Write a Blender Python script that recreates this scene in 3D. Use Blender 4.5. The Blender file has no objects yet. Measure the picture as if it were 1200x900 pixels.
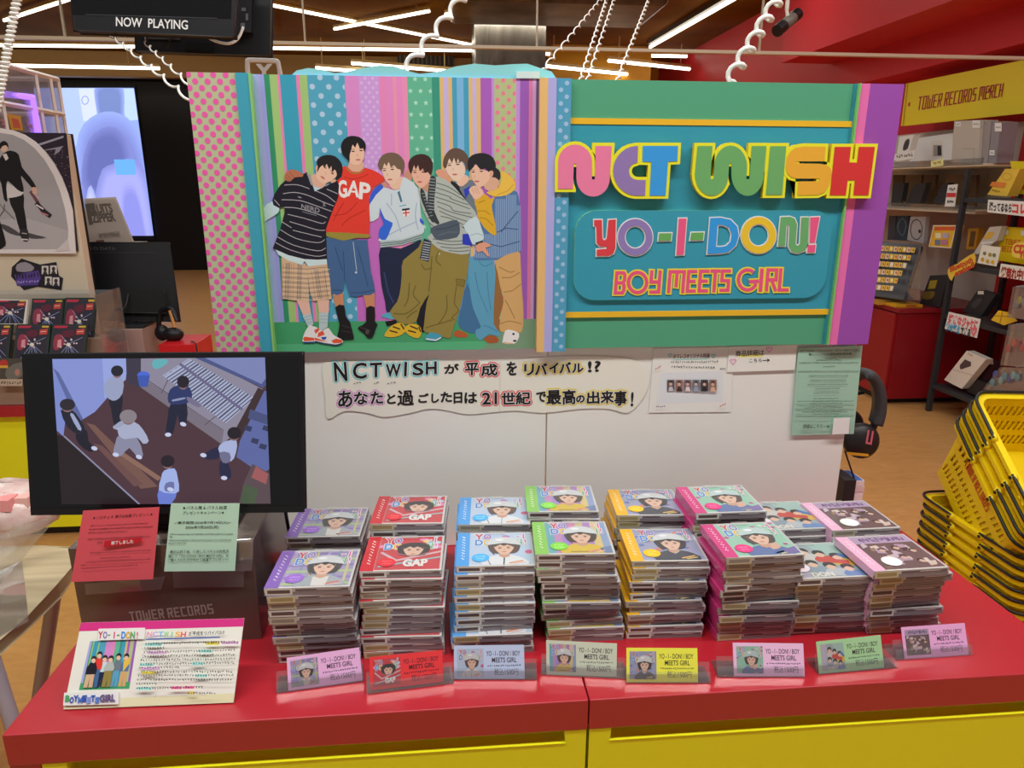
import bpy, math, random
from mathutils import Vector, Matrix
from mathutils.geometry import tessellate_polygon
SC = bpy.context.scene
COL = SC.collection
random.seed(7)
R_ = math.radians

# ---------------------------------------------------------------- camera
# world: X along the counter, Y away from the viewer, Z up, z = 0 is the counter top, the shop floor is at FZ
FZ = -0.75
F_PX, PITCH, YAW, ROLL, EYE = 833.0148, R_(15.57685), R_(5.19179), R_(-0.20631), 0.81
def _cam():
    fw = Vector((math.sin(YAW)*math.cos(PITCH), math.cos(YAW)*math.cos(PITCH), -math.sin(PITCH)))
    r = Vector((math.cos(YAW), -math.sin(YAW), 0)); d = fw.cross(r)
    return math.cos(ROLL)*r+math.sin(ROLL)*d, -math.sin(ROLL)*r+math.cos(ROLL)*d, fw
CR, CD_, CF = _cam()
CP = Vector((0, 0, EYE))
cd = bpy.data.cameras.new('camera'); cam = bpy.data.objects.new('camera', cd); COL.objects.link(cam)
cam.matrix_world = Matrix(((CR.x, -CD_.x, -CF.x, 0), (CR.y, -CD_.y, -CF.y, 0), (CR.z, -CD_.z, -CF.z, EYE), (0, 0, 0, 1)))
cd.sensor_width = 36; cd.lens = F_PX/1200*36; cd.clip_start = .02
SC.camera = cam
# ---------------------------------------------------------------- light
SC.view_settings.view_transform = 'Standard'; SC.view_settings.look = 'None'
SC.view_settings.gamma = 1; SC.view_settings.use_curve_mapping = False
SC.view_settings.exposure = 0.36
w = bpy.data.worlds.new('shop_air'); SC.world = w; w.use_nodes = True
w.node_tree.nodes['Background'].inputs[0].default_value = (.97, 1.0, 1.0, 1)
w.node_tree.nodes['Background'].inputs[1].default_value = .18
def area(name, loc, sx, sy, power, col=(.985, 1, .955), tgt=None):
    l = bpy.data.lights.new(name, 'AREA'); l.shape = 'RECTANGLE'; l.size = sx; l.size_y = sy; l.energy = power; l.color = col
    o = bpy.data.objects.new(name, l); COL.objects.link(o); o.location = loc
    if tgt: o.rotation_euler = (Vector(tgt)-Vector(loc)).to_track_quat('-Z', 'Y').to_euler()
    return o
area('ceiling_lamp_row', (.2, .4, 2.75), 5, .25, 82)
area('ceiling_lamp_row', (.2, 1.7, 2.75), 5, .2, 26)
area('ceiling_lamp_row', (.5, 3.6, 2.8), 6, .2, 36)
area('ceiling_lamp_row', (-.5, 6.6, 2.8), 7, .2, 40)
area('ceiling_lamp_row', (-1, 10, 2.8), 8, .2, 45)

# ---------------------------------------------------------------- pixel to place
def ray(px, py): return CR*((px-600)/F_PX)+CD_*((py-450)/F_PX)+CF
def aY(px, py, Y):
    d = ray(px, py); return CP+d*(Y/d.y)
def aZ(px, py, z=0.0):
    d = ray(px, py); return CP+d*((z-EYE)/d.z)
def aX(px, py, X):
    d = ray(px, py); return CP+d*(X/d.x)
def on_plane(o, n):
    o = Vector(o); n = Vector(n).normalized()
    def m(u, v, h=0):
        d = ray(u, v); return CP+d*((o-CP).dot(n)/d.dot(n))+n*h
    return m
def plY(Y): return on_plane((0, Y, 0), (0, -1, 0))
def lin(c):
    return tuple((x/12.92 if x <= .04045 else ((x+.055)/1.055)**2.4) for x in c)
def hx(s): return tuple(int(s[i:i+2], 16)/255 for i in (0, 2, 4))
GAIN = .72
_mc = {}
def C(col, rough=.5, spec=.35, metal=0, coat=0, g=None):
    """plain painted / printed surface; col = colour as seen (hex)"""
    k = (col, rough, spec, metal, coat, g)
    if k in _mc: return _mc[k]
    m = bpy.data.materials.new('paint_'+col); m.use_nodes = True; b = m.node_tree.nodes['Principled BSDF']
    c = tuple(min(.92, x/(g or GAIN)) for x in lin(hx(col)))
    b.inputs['Base Color'].default_value = (*c, 1); b.inputs['Roughness'].default_value = rough
    b.inputs['Specular IOR Level'].default_value = spec; b.inputs['Metallic'].default_value = metal
    b.inputs['Coat Weight'].default_value = coat; b.inputs['Coat Roughness'].default_value = .08
    _mc[k] = m; return m
def EM(col, s=1.0, rough=.3):
    k = ('em', col, s)
    if k in _mc: return _mc[k]
    m = bpy.data.materials.new('lit_'+col); m.use_nodes = True; b = m.node_tree.nodes['Principled BSDF']
    b.inputs['Base Color'].default_value = (.01, .01, .01, 1); b.inputs['Roughness'].default_value = rough
    b.inputs['Emission Color'].default_value = (*lin(hx(col)), 1); b.inputs['Emission Strength'].default_value = s
    _mc[k] = m; return m
def CLEAR(name, tint=(1, 1, 1), gloss=.08, rough=.03, body=0.0, bcol=(.8, .8, .8)):
    """thin clear sheet: mostly see-through, a little mirror"""
    k = ('clr', name)
    if k in _mc: return _mc[k]
    m = bpy.data.materials.new(name); m.use_nodes = True; t = m.node_tree; t.nodes.clear()
    o = t.nodes.new('ShaderNodeOutputMaterial'); tr = t.nodes.new('ShaderNodeBsdfTransparent'); tr.inputs[0].default_value = (*tint, 1)
    gl = t.nodes.new('ShaderNodeBsdfGlossy'); gl.inputs['Roughness'].default_value = rough
    df = t.nodes.new('ShaderNodeBsdfDiffuse'); df.inputs[0].default_value = (*bcol, 1)
    fr = t.nodes.new('ShaderNodeLayerWeight'); fr.inputs[0].default_value = .25
    mu = t.nodes.new('ShaderNodeMath'); mu.operation = 'MULTIPLY_ADD'; mu.inputs[1].default_value = .5; mu.inputs[2].default_value = gloss
    m1 = t.nodes.new('ShaderNodeMixShader'); m2 = t.nodes.new('ShaderNodeMixShader'); m1.inputs[0].default_value = body
    L = t.links.new
    L(tr.outputs[0], m1.inputs[1]); L(df.outputs[0], m1.inputs[2]); L(fr.outputs['Fresnel'], mu.inputs[0]); L(mu.outputs[0], m2.inputs[0])
    L(m1.outputs[0], m2.inputs[1]); L(gl.outputs[0], m2.inputs[2]); L(m2.outputs[0], o.inputs[0])
    _mc[k] = m; return m
def NOISE(name, c1, c2, scale=(1, 1, 1), nscale=5, rough=.5, detail=6, spec=.35, bump=0, dist=0, g=None, lo=.3, hi=.7):
    m = bpy.data.materials.new(name); m.use_nodes = True; t = m.node_tree; b = t.nodes['Principled BSDF']
    tc = t.nodes.new('ShaderNodeTexCoord'); mp = t.nodes.new('ShaderNodeMapping'); mp.inputs['Scale'].default_value = scale
    nz = t.nodes.new('ShaderNodeTexNoise'); nz.inputs['Scale'].default_value = nscale; nz.inputs['Detail'].default_value = detail; nz.inputs['Distortion'].default_value = dist
    rp = t.nodes.new('ShaderNodeValToRGB'); e = rp.color_ramp.elements
    e[0].position = lo; e[1].position = hi
    g = g or GAIN
    e[0].color = (*[min(.92, x/g) for x in lin(hx(c1))], 1); e[1].color = (*[min(.92, x/g) for x in lin(hx(c2))], 1)
    L = t.links.new
    L(tc.outputs['Object'], mp.inputs[0]); L(mp.outputs[0], nz.inputs['Vector']); L(nz.outputs[0], rp.inputs[0]); L(rp.outputs[0], b.inputs['Base Color'])
    if bump:
        bp = t.nodes.new('ShaderNodeBump'); bp.inputs['Strength'].default_value = bump; bp.inputs['Distance'].default_value = .01
        L(nz.outputs[0], bp.inputs['Height']); L(bp.outputs[0], b.inputs['Normal'])
    b.inputs['Roughness'].default_value = rough; b.inputs['Specular IOR Level'].default_value = spec
    return m

# ---------------------------------------------------------------- mesh building
class MB:
    def __init__(s): s.v = []; s.f = []; s.fm = []; s.m = []; s.sm = []
    def mi(s, m):
        if m not in s.m: s.m.append(m)
        return s.m.index(m)
    def face(s, pts, m, sm=False):
        n = len(s.v); s.v += [Vector(p) for p in pts]; s.f.append(tuple(range(n, n+len(pts)))); s.fm.append(s.mi(m)); s.sm.append(sm)
    def add(s, vs, fs, m, sm=False):
        n = len(s.v); s.v += [Vector(p) for p in vs]; k = s.mi(m)
        for f in fs: s.f.append(tuple(i+n for i in f)); s.fm.append(k); s.sm.append(sm)
    def box(s, a, b, m, M=None):
        x0, y0, z0 = a; x1, y1, z1 = b
        vs = [Vector(p) for p in ((x0, y0, z0), (x1, y0, z0), (x1, y1, z0), (x0, y1, z0), (x0, y0, z1), (x1, y0, z1), (x1, y1, z1), (x0, y1, z1))]
        if M: vs = [M @ p for p in vs]
        s.add(vs, [(3, 2, 1, 0), (4, 5, 6, 7), (0, 1, 5, 4), (1, 2, 6, 5), (2, 3, 7, 6), (3, 0, 4, 7)], m); return s
    def hexa(s, q, m):
        """box from 8 corners: bottom ring 0-3, top ring 4-7"""
        s.add(q, [(3, 2, 1, 0), (4, 5, 6, 7), (0, 1, 5, 4), (1, 2, 6, 5), (2, 3, 7, 6), (3, 0, 4, 7)], m); return s
    def prism(s, poly, h0, h1, f, m, ms=None):
        tris = tessellate_polygon([[Vector((p[0], p[1], 0)) for p in poly]])
        n = len(poly); vs = [f(p[0], p[1], h0) for p in poly]+[f(p[0], p[1], h1) for p in poly]
        s.add(vs, [tuple(t) for t in tris]+[tuple(i+n for i in reversed(t)) for t in tris], m)
        s.add(vs, [(i, (i+1) % n, n+(i+1) % n, n+i) for i in range(n)], ms or m); return s
    def tube(s, pts, r, m, n=8, closed=False, sm=True):
        pts = [Vector(p) for p in pts]; N = len(pts); rr = r if isinstance(r, (list, tuple)) else [r]*N
        rings = []; up = None
        for i, p in enumerate(pts):
            if closed: t = pts[(i+1) % N]-pts[i-1]
            else: t = pts[min(i+1, N-1)]-pts[max(i-1, 0)]
            t.normalize()
            if up is None:
                up = Vector((0, 0, 1)) if abs(t.z) < .9 else Vector((1, 0, 0))
            a = (up-t*up.dot(t)).normalized(); b = t.cross(a); up = a
            rings.append([p+(a*math.cos(k*2*math.pi/n)+b*math.sin(k*2*math.pi/n))*rr[i] for k in range(n)])
        vs = [q for g in rings for q in g]; fs = []
        for i in range(N if closed else N-1):
            j = (i+1) % N
            for k in range(n): fs.append((i*n+k, i*n+(k+1) % n, j*n+(k+1) % n, j*n+k))
        s.add(vs, fs, m, sm)
        if not closed:
            s.add(rings[0], [tuple(reversed(range(n)))], m); s.add(rings[-1], [tuple(range(n))], m)
        return s
    def lathe(s, prof, m, n=20, M=None, sm=True):
        vs = []; fs = []
        for r, z in prof:
            for k in range(n):
                p = Vector((r*math.cos(2*math.pi*k/n), r*math.sin(2*math.pi*k/n), z)); vs.append(M @ p if M else p)
        for i in range(len(prof)-1):
            for k in range(n): fs.append((i*n+k, i*n+(k+1) % n, (i+1)*n+(k+1) % n, (i+1)*n+k))
        s.add(vs, fs, m, sm); return s
    def ball(s, c, r, m, n=14, M=None):
        rx, ry, rz = r if isinstance(r, (tuple, list)) else (r, r, r)
        prof = [(math.sin(math.pi*i/n), -math.cos(math.pi*i/n)) for i in range(n+1)]
        T = (M or Matrix()) @ Matrix.Translation(c) @ Matrix.Diagonal((rx, ry, rz, 1))
        return s.lathe(prof, m, n*2, T)
MW = {}
def _world(o): return MW.get(o.name, Matrix())
def obj(name, mb, parent=None, local=False, bevel=0, seg=2, label=None, kind=None, solid=0):
    """link the collected shapes as ONE mesh object; vertices are given in world space unless local"""
    me = bpy.data.meshes.new(name); o = bpy.data.objects.new(name, me); COL.objects.link(o)
    if parent: M = _world(parent); o.parent = parent
    elif local: M = Matrix()
    else:
        xs = [p.x for p in mb.v]; ys = [p.y for p in mb.v]; zs = [p.z for p in mb.v]
        M = Matrix.Translation(((min(xs)+max(xs))/2, (min(ys)+max(ys))/2, min(zs))); o.matrix_world = M
    MW[o.name] = M
    I = M.inverted()
    vs = mb.v if local else [I @ p for p in mb.v]
    me.from_pydata([tuple(p) for p in vs], [], mb.f)
    for m in mb.m: me.materials.append(m)
    me.polygons.foreach_set('material_index', mb.fm); me.polygons.foreach_set('use_smooth', mb.sm)
    me.update()
    if bevel:
        import bmesh
        bm = bmesh.new(); bm.from_mesh(me); bmesh.ops.remove_doubles(bm, verts=bm.verts, dist=1e-5); bm.to_mesh(me); bm.free()
        b = o.modifiers.new('edge', 'BEVEL'); b.width = bevel; b.segments = seg; b.limit_method = 'ANGLE'; b.angle_limit = R_(40)
    if solid:
        b = o.modifiers.new('thick', 'SOLIDIFY'); b.thickness = solid; b.offset = 0
    if label: o['label'] = label
    if kind: o['kind'] = kind
    return o
def tag(o, label, cat, group=None):
    o['label'] = label; o['category'] = cat
    if group: o['group'] = group
    return o
def thing(name, label, cat, loc=(0, 0, 0), rot=0, group=None, M=None):
    o = bpy.data.objects.new(name, None); COL.objects.link(o); o.empty_display_size = .05
    o.matrix_world = M or (Matrix.Translation(loc) @ Matrix.Rotation(rot, 4, 'Z')); MW[o.name] = o.matrix_world.copy()
    return tag(o, label, cat, group)
def one(name, mb, label, cat, group=None, **k): return tag(obj(name, mb, **k), label, cat, group)

# ---------------------------------------------------------------- flat print work
_tx = {}
def text2d(body, bold=0.0):
    k = (body, bold)
    if k in _tx: return _tx[k]
    cu = bpy.data.curves.new('t', 'FONT'); cu.body = body; cu.offset = bold; cu.resolution_u = 3
    o = bpy.data.objects.new('t', cu); me = o.to_mesh()
    r = ([(v.co.x, v.co.y) for v in me.vertices], [tuple(p.vertices) for p in me.polygons])
    o.to_mesh_clear(); bpy.data.objects.remove(o); bpy.data.curves.remove(cu)
    _tx[k] = r; return r
def shape2d(polys, off=0.0):
    cu = bpy.data.curves.new('s', 'CURVE'); cu.dimensions = '2D'; cu.fill_mode = 'BOTH'; cu.offset = off
    for p in polys:
        sp = cu.splines.new('POLY'); sp.points.add(len(p)-1); sp.use_cyclic_u = True
        for q, pt in zip(sp.points, p): q.co = (pt[0], pt[1], 0, 1)
    o = bpy.data.objects.new('s', cu); me = o.to_mesh()
    r = ([(v.co.x, v.co.y) for v in me.vertices], [tuple(p.vertices) for p in me.polygons])
    o.to_mesh_clear(); bpy.data.objects.remove(o); bpy.data.curves.remove(cu)
    return r
def smooth(pts, k=3, closed=True):
    out = []; n = len(pts)
    for i in range(n if closed else n-1):
        if closed: a, b, c, d = pts[i-1], pts[i], pts[(i+1) % n], pts[(i+2) % n]
        else: a, b, c, d = pts[max(i-1, 0)], pts[i], pts[i+1], pts[min(i+2, n-1)]
        for j in range(k):
            t = j/k
            out.append(tuple(.5*(2*b[e]+(c[e]-a[e])*t+(2*a[e]-5*b[e]+4*c[e]-d[e])*t*t+(3*b[e]-a[e]-3*c[e]+d[e])*t**3) for e in range(len(b))))
    if not closed: out.append(tuple(pts[-1]))
    return out
def clip(poly, q):
    """poly clipped by the convex polygon q"""
    ar = sum(q[i][0]*q[(i+1) % len(q)][1]-q[(i+1) % len(q)][0]*q[i][1] for i in range(len(q)))
    sg = 1 if ar > 0 else -1
    for i in range(len(q)):
        a, b = q[i], q[(i+1) % len(q)]; out = []
        f = lambda p: sg*((b[0]-a[0])*(p[1]-a[1])-(b[1]-a[1])*(p[0]-a[0]))
        for j in range(len(poly)):
            p, r = poly[j-1], poly[j]; fp, fr = f(p), f(r)
            if (fp >= 0) != (fr >= 0):
                t = fp/(fp-fr); out.append((p[0]+(r[0]-p[0])*t, p[1]+(r[1]-p[1])*t))
            if fr >= 0: out.append(r)
        poly = out
        if len(poly) < 3: return []
    return poly
GLY = dict(T=[[(0, 0), (1, 0)], [(.5, 0), (.5, 1)]], O=[[(0, 0), (1, 0), (1, 1), (0, 1), 'c']], W=[[(0, 0), (0, 1), (1, 1), (1, 0)], [(.5, .3), (.5, 1)]],
    E=[[(1, 0), (0, 0), (0, 1), (1, 1)], [(0, .5), (.85, .5)]], R=[[(0, 1), (0, 0), (1, 0), (1, .5)], [(1, .5), (0, .5)], [(.5, .5), (1, 1)]], C=[[(1, 0), (0, 0), (0, 1), (1, 1)]],
    D=[[(0, 0), (.75, 0), (1, .2), (1, .8), (.75, 1), (0, 1), 'c']], S=[[(1, 0), (0, 0), (0, .5), (1, .5), (1, 1), (0, 1)]], M=[[(0, 1), (0, 0), (1, 0), (1, 1)], [(.5, 0), (.5, .7)]],
    H=[[(0, 0), (0, 1)], [(1, 0), (1, 1)], [(0, .5), (1, .5)]], B=[[(0, 0), (.85, 0), (1, .12), (1, .38), (.8, .5), (1, .62), (1, .88), (.85, 1), (0, 1), 'c'], [(0, .5), (.8, .5)]],
    Y=[[(0, 0), (0, .5), (1, .5)], [(1, 0), (1, 1), (.1, 1)]], I=[[(.5, 0), (.5, 1)]], L=[[(0, 0), (0, 1), (1, 1)]], G=[[(1, 0), (0, 0), (0, 1), (1, 1), (1, .5), (.55, .5)]],
    N=[[(0, 1), (0, 0), (1, 1), (1, 0)]], P=[[(0, 1), (0, 0), (1, 0), (1, .5)], [(1, .5), (0, .5)]], A=[[(0, 1), (.5, 0), (1, 1)], [(.2, .65), (.8, .65)]], F=[[(1, 0), (0, 0), (0, 1)], [(0, .5), (.8, .5)]], U=[[(0, 0), (0, 1), (1, 1), (1, 0)]])
class Art(MB):
    """coloured shapes laid in thin layers on a surface given by m(u, v, h)"""
    def __init__(s, m, eps=.00012):
        super().__init__(); s.map = m; s.eps = eps; s.k = 0; s.dk = 1; s.o = (0, 0, 1); s.rough = .45; s.g = None; s.cl = None; s.coat = 0; s.em = None; s.bv = None; s.gray = 0
    def T(s, ox=0, oy=0, sc=1): s.o = (ox, oy, sc); return s
    def mat(s, c):
        if not isinstance(c, str): return c
        if s.gray: c = ''.join('%02x' % int(255*(x+(y-x)*s.gray)) for x, y in zip(hx(c), (.62, .62, .64)))
        if s.em: return EM(c, s.em)
        return C(c, s.rough, g=s.g, coat=s.coat)
    def P(s, p): return (s.o[0]+p[0]/s.o[2], s.o[1]+p[1]/s.o[2])
    def _add(s, vs, fs, c):
        s.k += s.dk; h = s.k*s.eps
        s.add([s.map(x, y, h) for x, y in vs], fs, s.mat(c))
    def poly(s, pts, c, sm=0):
        if sm: pts = smooth(pts, sm)
        pts = [s.P(p) for p in pts]
        if s.cl: pts = clip(pts, s.cl)
        if len(pts) < 3: return s
        t = tessellate_polygon([[Vector((p[0], p[1], 0)) for p in pts]])
        s._add(pts, [tuple(x) for x in t], c); return s
    def rect(s, a, b, c, d, col): return s.poly([(a, b), (c, b), (c, d), (a, d)], col)
    def ell(s, x, y, rx, ry, c, rot=0, n=18):
        ca, sa = math.cos(rot), math.sin(rot)
        return s.poly([(x+rx*math.cos(i*6.2832/n)*ca-ry*math.sin(i*6.2832/n)*sa, y+rx*math.cos(i*6.2832/n)*sa+ry*math.sin(i*6.2832/n)*ca) for i in range(n)], c)
    def line(s, pts, wd, c, closed=False):
        pts = [s.P(p) for p in pts]; wd = wd/s.o[2]; n = len(pts); L = []; Rr = []
        for i in range(n):
            p = Vector(pts[i]).to_2d()
            a = Vector(pts[i-1]).to_2d() if (closed or i > 0) else None; b = Vector(pts[(i+1) % n]).to_2d() if (closed or i < n-1) else None
            d1 = (p-a).normalized() if a is not None else None; d2 = (b-p).normalized() if b is not None else None
            if d1 is None: d1 = d2
            if d2 is None: d2 = d1
            n1 = Vector((-d1.y, d1.x)); n2 = Vector((-d2.y, d2.x)); mm = n1+n2
            if mm.length < 1e-6: mm = n1
            mm.normalize(); k = 1/max(.35, mm.dot(n1))
            L.append(p+mm*wd/2*k); Rr.append(p-mm*wd/2*k)
        vs = [tuple(x) for x in L+Rr]; fs = [(i, (i+1) % n, n+(i+1) % n, n+i) for i in range(n if closed else n-1)]
        if s.cl:
            for f in fs:
                q = clip([vs[i] for i in f], s.cl)
                if len(q) > 2: s.k -= s.dk; s._add(q, [tuple(range(len(q)))], c); 
            s.k += s.dk; return s
        s._add(vs, fs, c); return s
    def shape(s, polys, c, off=0):
        vs, fs = shape2d([[s.P(p) for p in q] for q in polys], off); s._add(vs, fs, c); return s
    def text(s, body, q, c, bold=0.0, ring=0):
        """q = corners TL, TR, BL of the written line (in art units)"""
        v0, f0 = text2d(body, 0)
        v1, f1 = text2d(body, bold) if bold else (v0, f0)
        if not v0: return s
        x0 = min(v[0] for v in v0); x1 = max(v[0] for v in v0); y0 = min(v[1] for v in v0); y1 = max(v[1] for v in v0)
        a, b, d = (s.P(p) for p in q)
        vs = []
        for x, y in v1:
            u = (x-x0)/(x1-x0); t = (y1-y)/(y1-y0)
            vs.append((a[0]+(b[0]-a[0])*u+(d[0]-a[0])*t, a[1]+(b[1]-a[1])*u+(d[1]-a[1])*t))
        if ring:
            r = ring/s.o[2]; d0 = s.dk; s.dk = .02
            for i in range(10): s._add([(x+r*math.cos(i*.6283), y+r*math.sin(i*.6283)) for x, y in vs], f1, c)
            s.dk = d0; s.k = math.ceil(s.k); return s
        s._add(vs, f1, c); return s
    def sfont(s, body, q, wd, c, gap=.35, space=.6):
        """condensed block capitals, wd = stroke width as a share of the letter width"""
        a, b, d = (Vector(p).to_2d() for p in q); W = 0; xs = []
        for ch in body:
            if ch == ' ': W += space; continue
            cw = .0 if ch == 'I' else (1.55 if ch in 'MW' else 1.0)
            xs.append((ch, W+wd/2, cw)); W += cw+wd+gap
        W -= gap; ux = (b-a)/W; uy = (d-a); hgt = uy.length; wl = ux.length*wd
        k0 = s.k; s.dk = .07
        for ch, x, cw in xs:
            for stp in GLY[ch]:
                cl = stp[-1] == 'c'; st = stp[:-1] if cl else stp
                ins = wl/2/hgt
                pts = [tuple(a+ux*(x+p[0]*cw)+uy*(ins+p[1]*(1-2*ins))) for p in st]
                if not cl:   # square ends
                    for e0, e1 in ((0, 1), (-1, -2)):
                        p = Vector(pts[e0]); q2 = Vector(pts[e1])
                        if (ch, e0) in (('E', 0), ('E', -1)) or True:
                            pts[e0] = tuple(p+(p-q2).normalized()*wl/2)
                s.line(pts, wl, c, cl)
        s.dk = 1; s.k = math.ceil(s.k); return s
    def scrib(s, x0, y0, x1, y1, c, n=12, h=3.0, wd=.5, seed=0):
        """one line of small unreadable characters: short pen strokes"""
        rg = random.Random(seed*977+int(x0*7+y0*13)); s.dk = .03
        for i in range(n):
            t = (i+.5)/n; cx = x0+(x1-x0)*t; cy = y0+(y1-y0)*t; cwid = math.hypot(x1-x0, y1-y0)/n*.8
            for j in range(3):
                if rg.random() < .5: s.line([(cx-cwid/2*rg.random(), cy+h*(rg.random()-.5)), (cx+cwid/2*rg.random(), cy+h*(rg.random()-.5))], wd, c)
                else: s.line([(cx+cwid*(rg.random()-.5), cy-h/2*rg.random()), (cx+cwid*(rg.random()-.5)*.9, cy+h/2*rg.random())], wd, c)
        s.dk = 1; s.k = math.ceil(s.k); return s
def paper(name, q, m, col, label, cat, group=None, thick=.0006, parent=None, rough=.5, g=None):
    """a sheet with corners q (art units) on surface m, returns (object, Art to draw on it)"""
    b = MB(); b.prism(q, 0, thick, m, C(col, rough, g=g))
    o = obj(name, b, parent)
    if parent is None: tag(o, label, cat, group)
    a = Art(lambda u, v, h: m(u, v, h+thick)); a.bv = o
    return o, a
# ================================================================ the shop shell
M_floor = NOISE('wood_grain_vinyl', 'ad7d48', 'c09058', (1.5, 5, 1), 7, .42, 9, dist=.7, g=.72, lo=.2, hi=.8)
M_ceil = NOISE('ochre_ceiling', '553505', '7a510e', (1, 1, 1), .8, .85, 3, spec=.05, g=.66)
M_red = C('8f1823', .30, .7, g=.62)
M_redside = C('b01c22', .4, .4)
M_redwall = C('a5252a', .5, .3, g=.55)
M_yel = C('fcc81a', .35, .4, g=.62)
M_black = C('16161a', .4, .4)
M_dark = C('222226', .5, .4)
M_white = C('d8d4ce', .5, .3)
M_board = C('cfc9c0', .3, .4, g=.60)
CEIL = 2.95
b = MB(); b.box((-9, -3, FZ-.05), (6, 16, FZ), M_floor); obj('floor', b, kind='structure')
b = MB(); b.box((-9, -3, CEIL), (6, 16, CEIL+.1), M_ceil); obj('ceiling', b, kind='structure')
# far wall: mustard above, black cladding with a large lit screen set in it
M_must = C('8f6414', .5, .3, g=.4)
b = MB(); b.box((-9, 14.2, FZ), (6, 14.4, CEIL), M_must); obj('wall_far', b, kind='structure')
b = MB(); b.box((-9.1, -3, FZ), (-9, 14.2, CEIL), C('b0aaa0')); obj('wall_left', b, kind='structure')
b = MB(); b.box((-9, 14.06, FZ), (-3.3, 14.2, 2.66), C('141416', .35)); obj('trim_1', b, kind='structure')
# right wall with its stepped red bulkhead
b = MB(); b.box((4.05, -3, FZ), (4.2, 14.2, CEIL), M_redwall); obj('wall_right', b, kind='structure')
b = MB()
pf = [(4.05, 1.72), (3.78, 1.72), (3.78, 1.98), (3.3, 1.98), (3.3, CEIL), (4.05, CEIL)]
b.prism([(p[0], p[1]) for p in pf], 2.2, 7.3, lambda x, z, h: Vector((x, h, z)), M_redwall); obj('trim_2', b, kind='structure')
# wrapped concrete column with a duct box at its head
M_conc = NOISE('wrapped_concrete', '38332c', '6a6258', (1, 1, .4), 2.2, .25, 8, bump=.4, dist=2, g=.6)
def col_ring(x0, x1, y0, y1):
    r = .12; return smooth([(x0+r, y0), (x1-r, y0), (x1, y0+r), (x1, y1-r), (x1-r, y1), (x0+r, y1), (x0, y1-r), (x0, y0+r)], 2)
b = MB(); b.prism(col_ring(aY(556, 60, 10).x, aY(641, 60, 10).x, 10, 10.9), FZ, CEIL, lambda x, y, h: Vector((x, y, h)), M_conc); obj('concrete_column', b, kind='structure')
b = MB(); b.box((.1, 8.5, 2.74), (2.5, 9.75, CEIL-.02), NOISE('ceiling_void', '2c2722', '5d544a', (1, 1, 1), 2.5, .35, 6, bump=.3, g=.4)); obj('trim_3', b, bevel=.05, kind='structure')
b = MB(); b.box((1.7, 12.0, 1.95), (3.29, 12.6, CEIL-.01), M_must); obj('trim_4', b, kind='structure')
b = MB(); b.box((-9, 13.4, 2.55), (.49, 13.6, CEIL-.01), C('8a6d40', .6, g=.6)); obj('trim_5', b, kind='structure')

# lit screen on the far wall
scr = thing('video_wall', 'tall lit video screen with a blurred walking figure on the black far wall', 'screen', (-6.1, 14.0, -.2))
S0, S1 = aY(70, 103, 14.04), aY(181, 277, 14.04)
b = MB(); b.box((-7.9, 14.02, -.18), (-5.42, 14.06, 2.5), M_black); obj('screen_frame', b, scr)
a = Art(plY(14.018), .002); a.em = 1.05
a.cl = [(40, 103), (157, 103), (180, 276), (40, 276)]
a.rect(0, 90, 220, 300, '8fa5ee'); a.poly([(60, 100), (112, 100), (116, 145), (60, 200)], 'a9bdf6'); a.poly([(92, 104), (118, 104), (122, 140), (98, 142)], 'c9d2f4')
a.poly([(116, 104), (142, 104), (146, 150), (124, 145)], '7485bd'); a.poly([(140, 104), (160, 104), (166, 140), (148, 142)], 'b4cbf5')
def soft(pts, c0, c1, n=5):
    cx = sum(p[0] for p in pts)/len(pts); cy = sum(p[1] for p in pts)/len(pts); a0, a1 = hx(c0), hx(c1)
    for i in range(n):
        f = 1.22-.34*i/(n-1); k = (i+.6)/n; a.poly([(cx+(x-cx)*f, cy+(y-cy)*f) for x, y in pts], ''.join('%02x' % int(255*(u+(v-u)*k)) for u, v in zip(a0, a1)), 3)
soft([(116, 104), (140, 104), (143, 128), (140, 146), (122, 146), (116, 126)], '93a6ea', '6f80ba')
soft([(100, 165), (118, 146), (140, 146), (158, 165), (172, 215), (178, 290), (94, 290), (97, 210)], '93a6ea', '7a82c6', 6)
soft([(108, 170), (128, 156), (144, 168), (148, 205), (120, 228), (102, 210)], '7a82c6', '6268aa')
soft([(122, 215), (136, 200), (158, 196), (172, 225), (176, 290), (116, 290)], '7f86cb', 'a3a5ea', 6)
a.poly([(135, 187), (159, 187), (161, 205), (138, 205)], '66a6e6')
soft([(146, 230), (160, 224), (170, 262), (172, 290), (152, 290)], 'a3a5ea', '8487d6', 4); soft([(106, 228), (114, 240), (118, 290), (100, 290)], '9aa4e8', 'c0c6f6', 4)
a.line([(102+4*math.cos(i), 118+5*math.sin(i)) for i in (0, .8, 1.6, 2.4, 3.2, 4, 4.8, 5.6)], 1, '8794cf', True)
obj('screen_image', a, scr)

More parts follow.
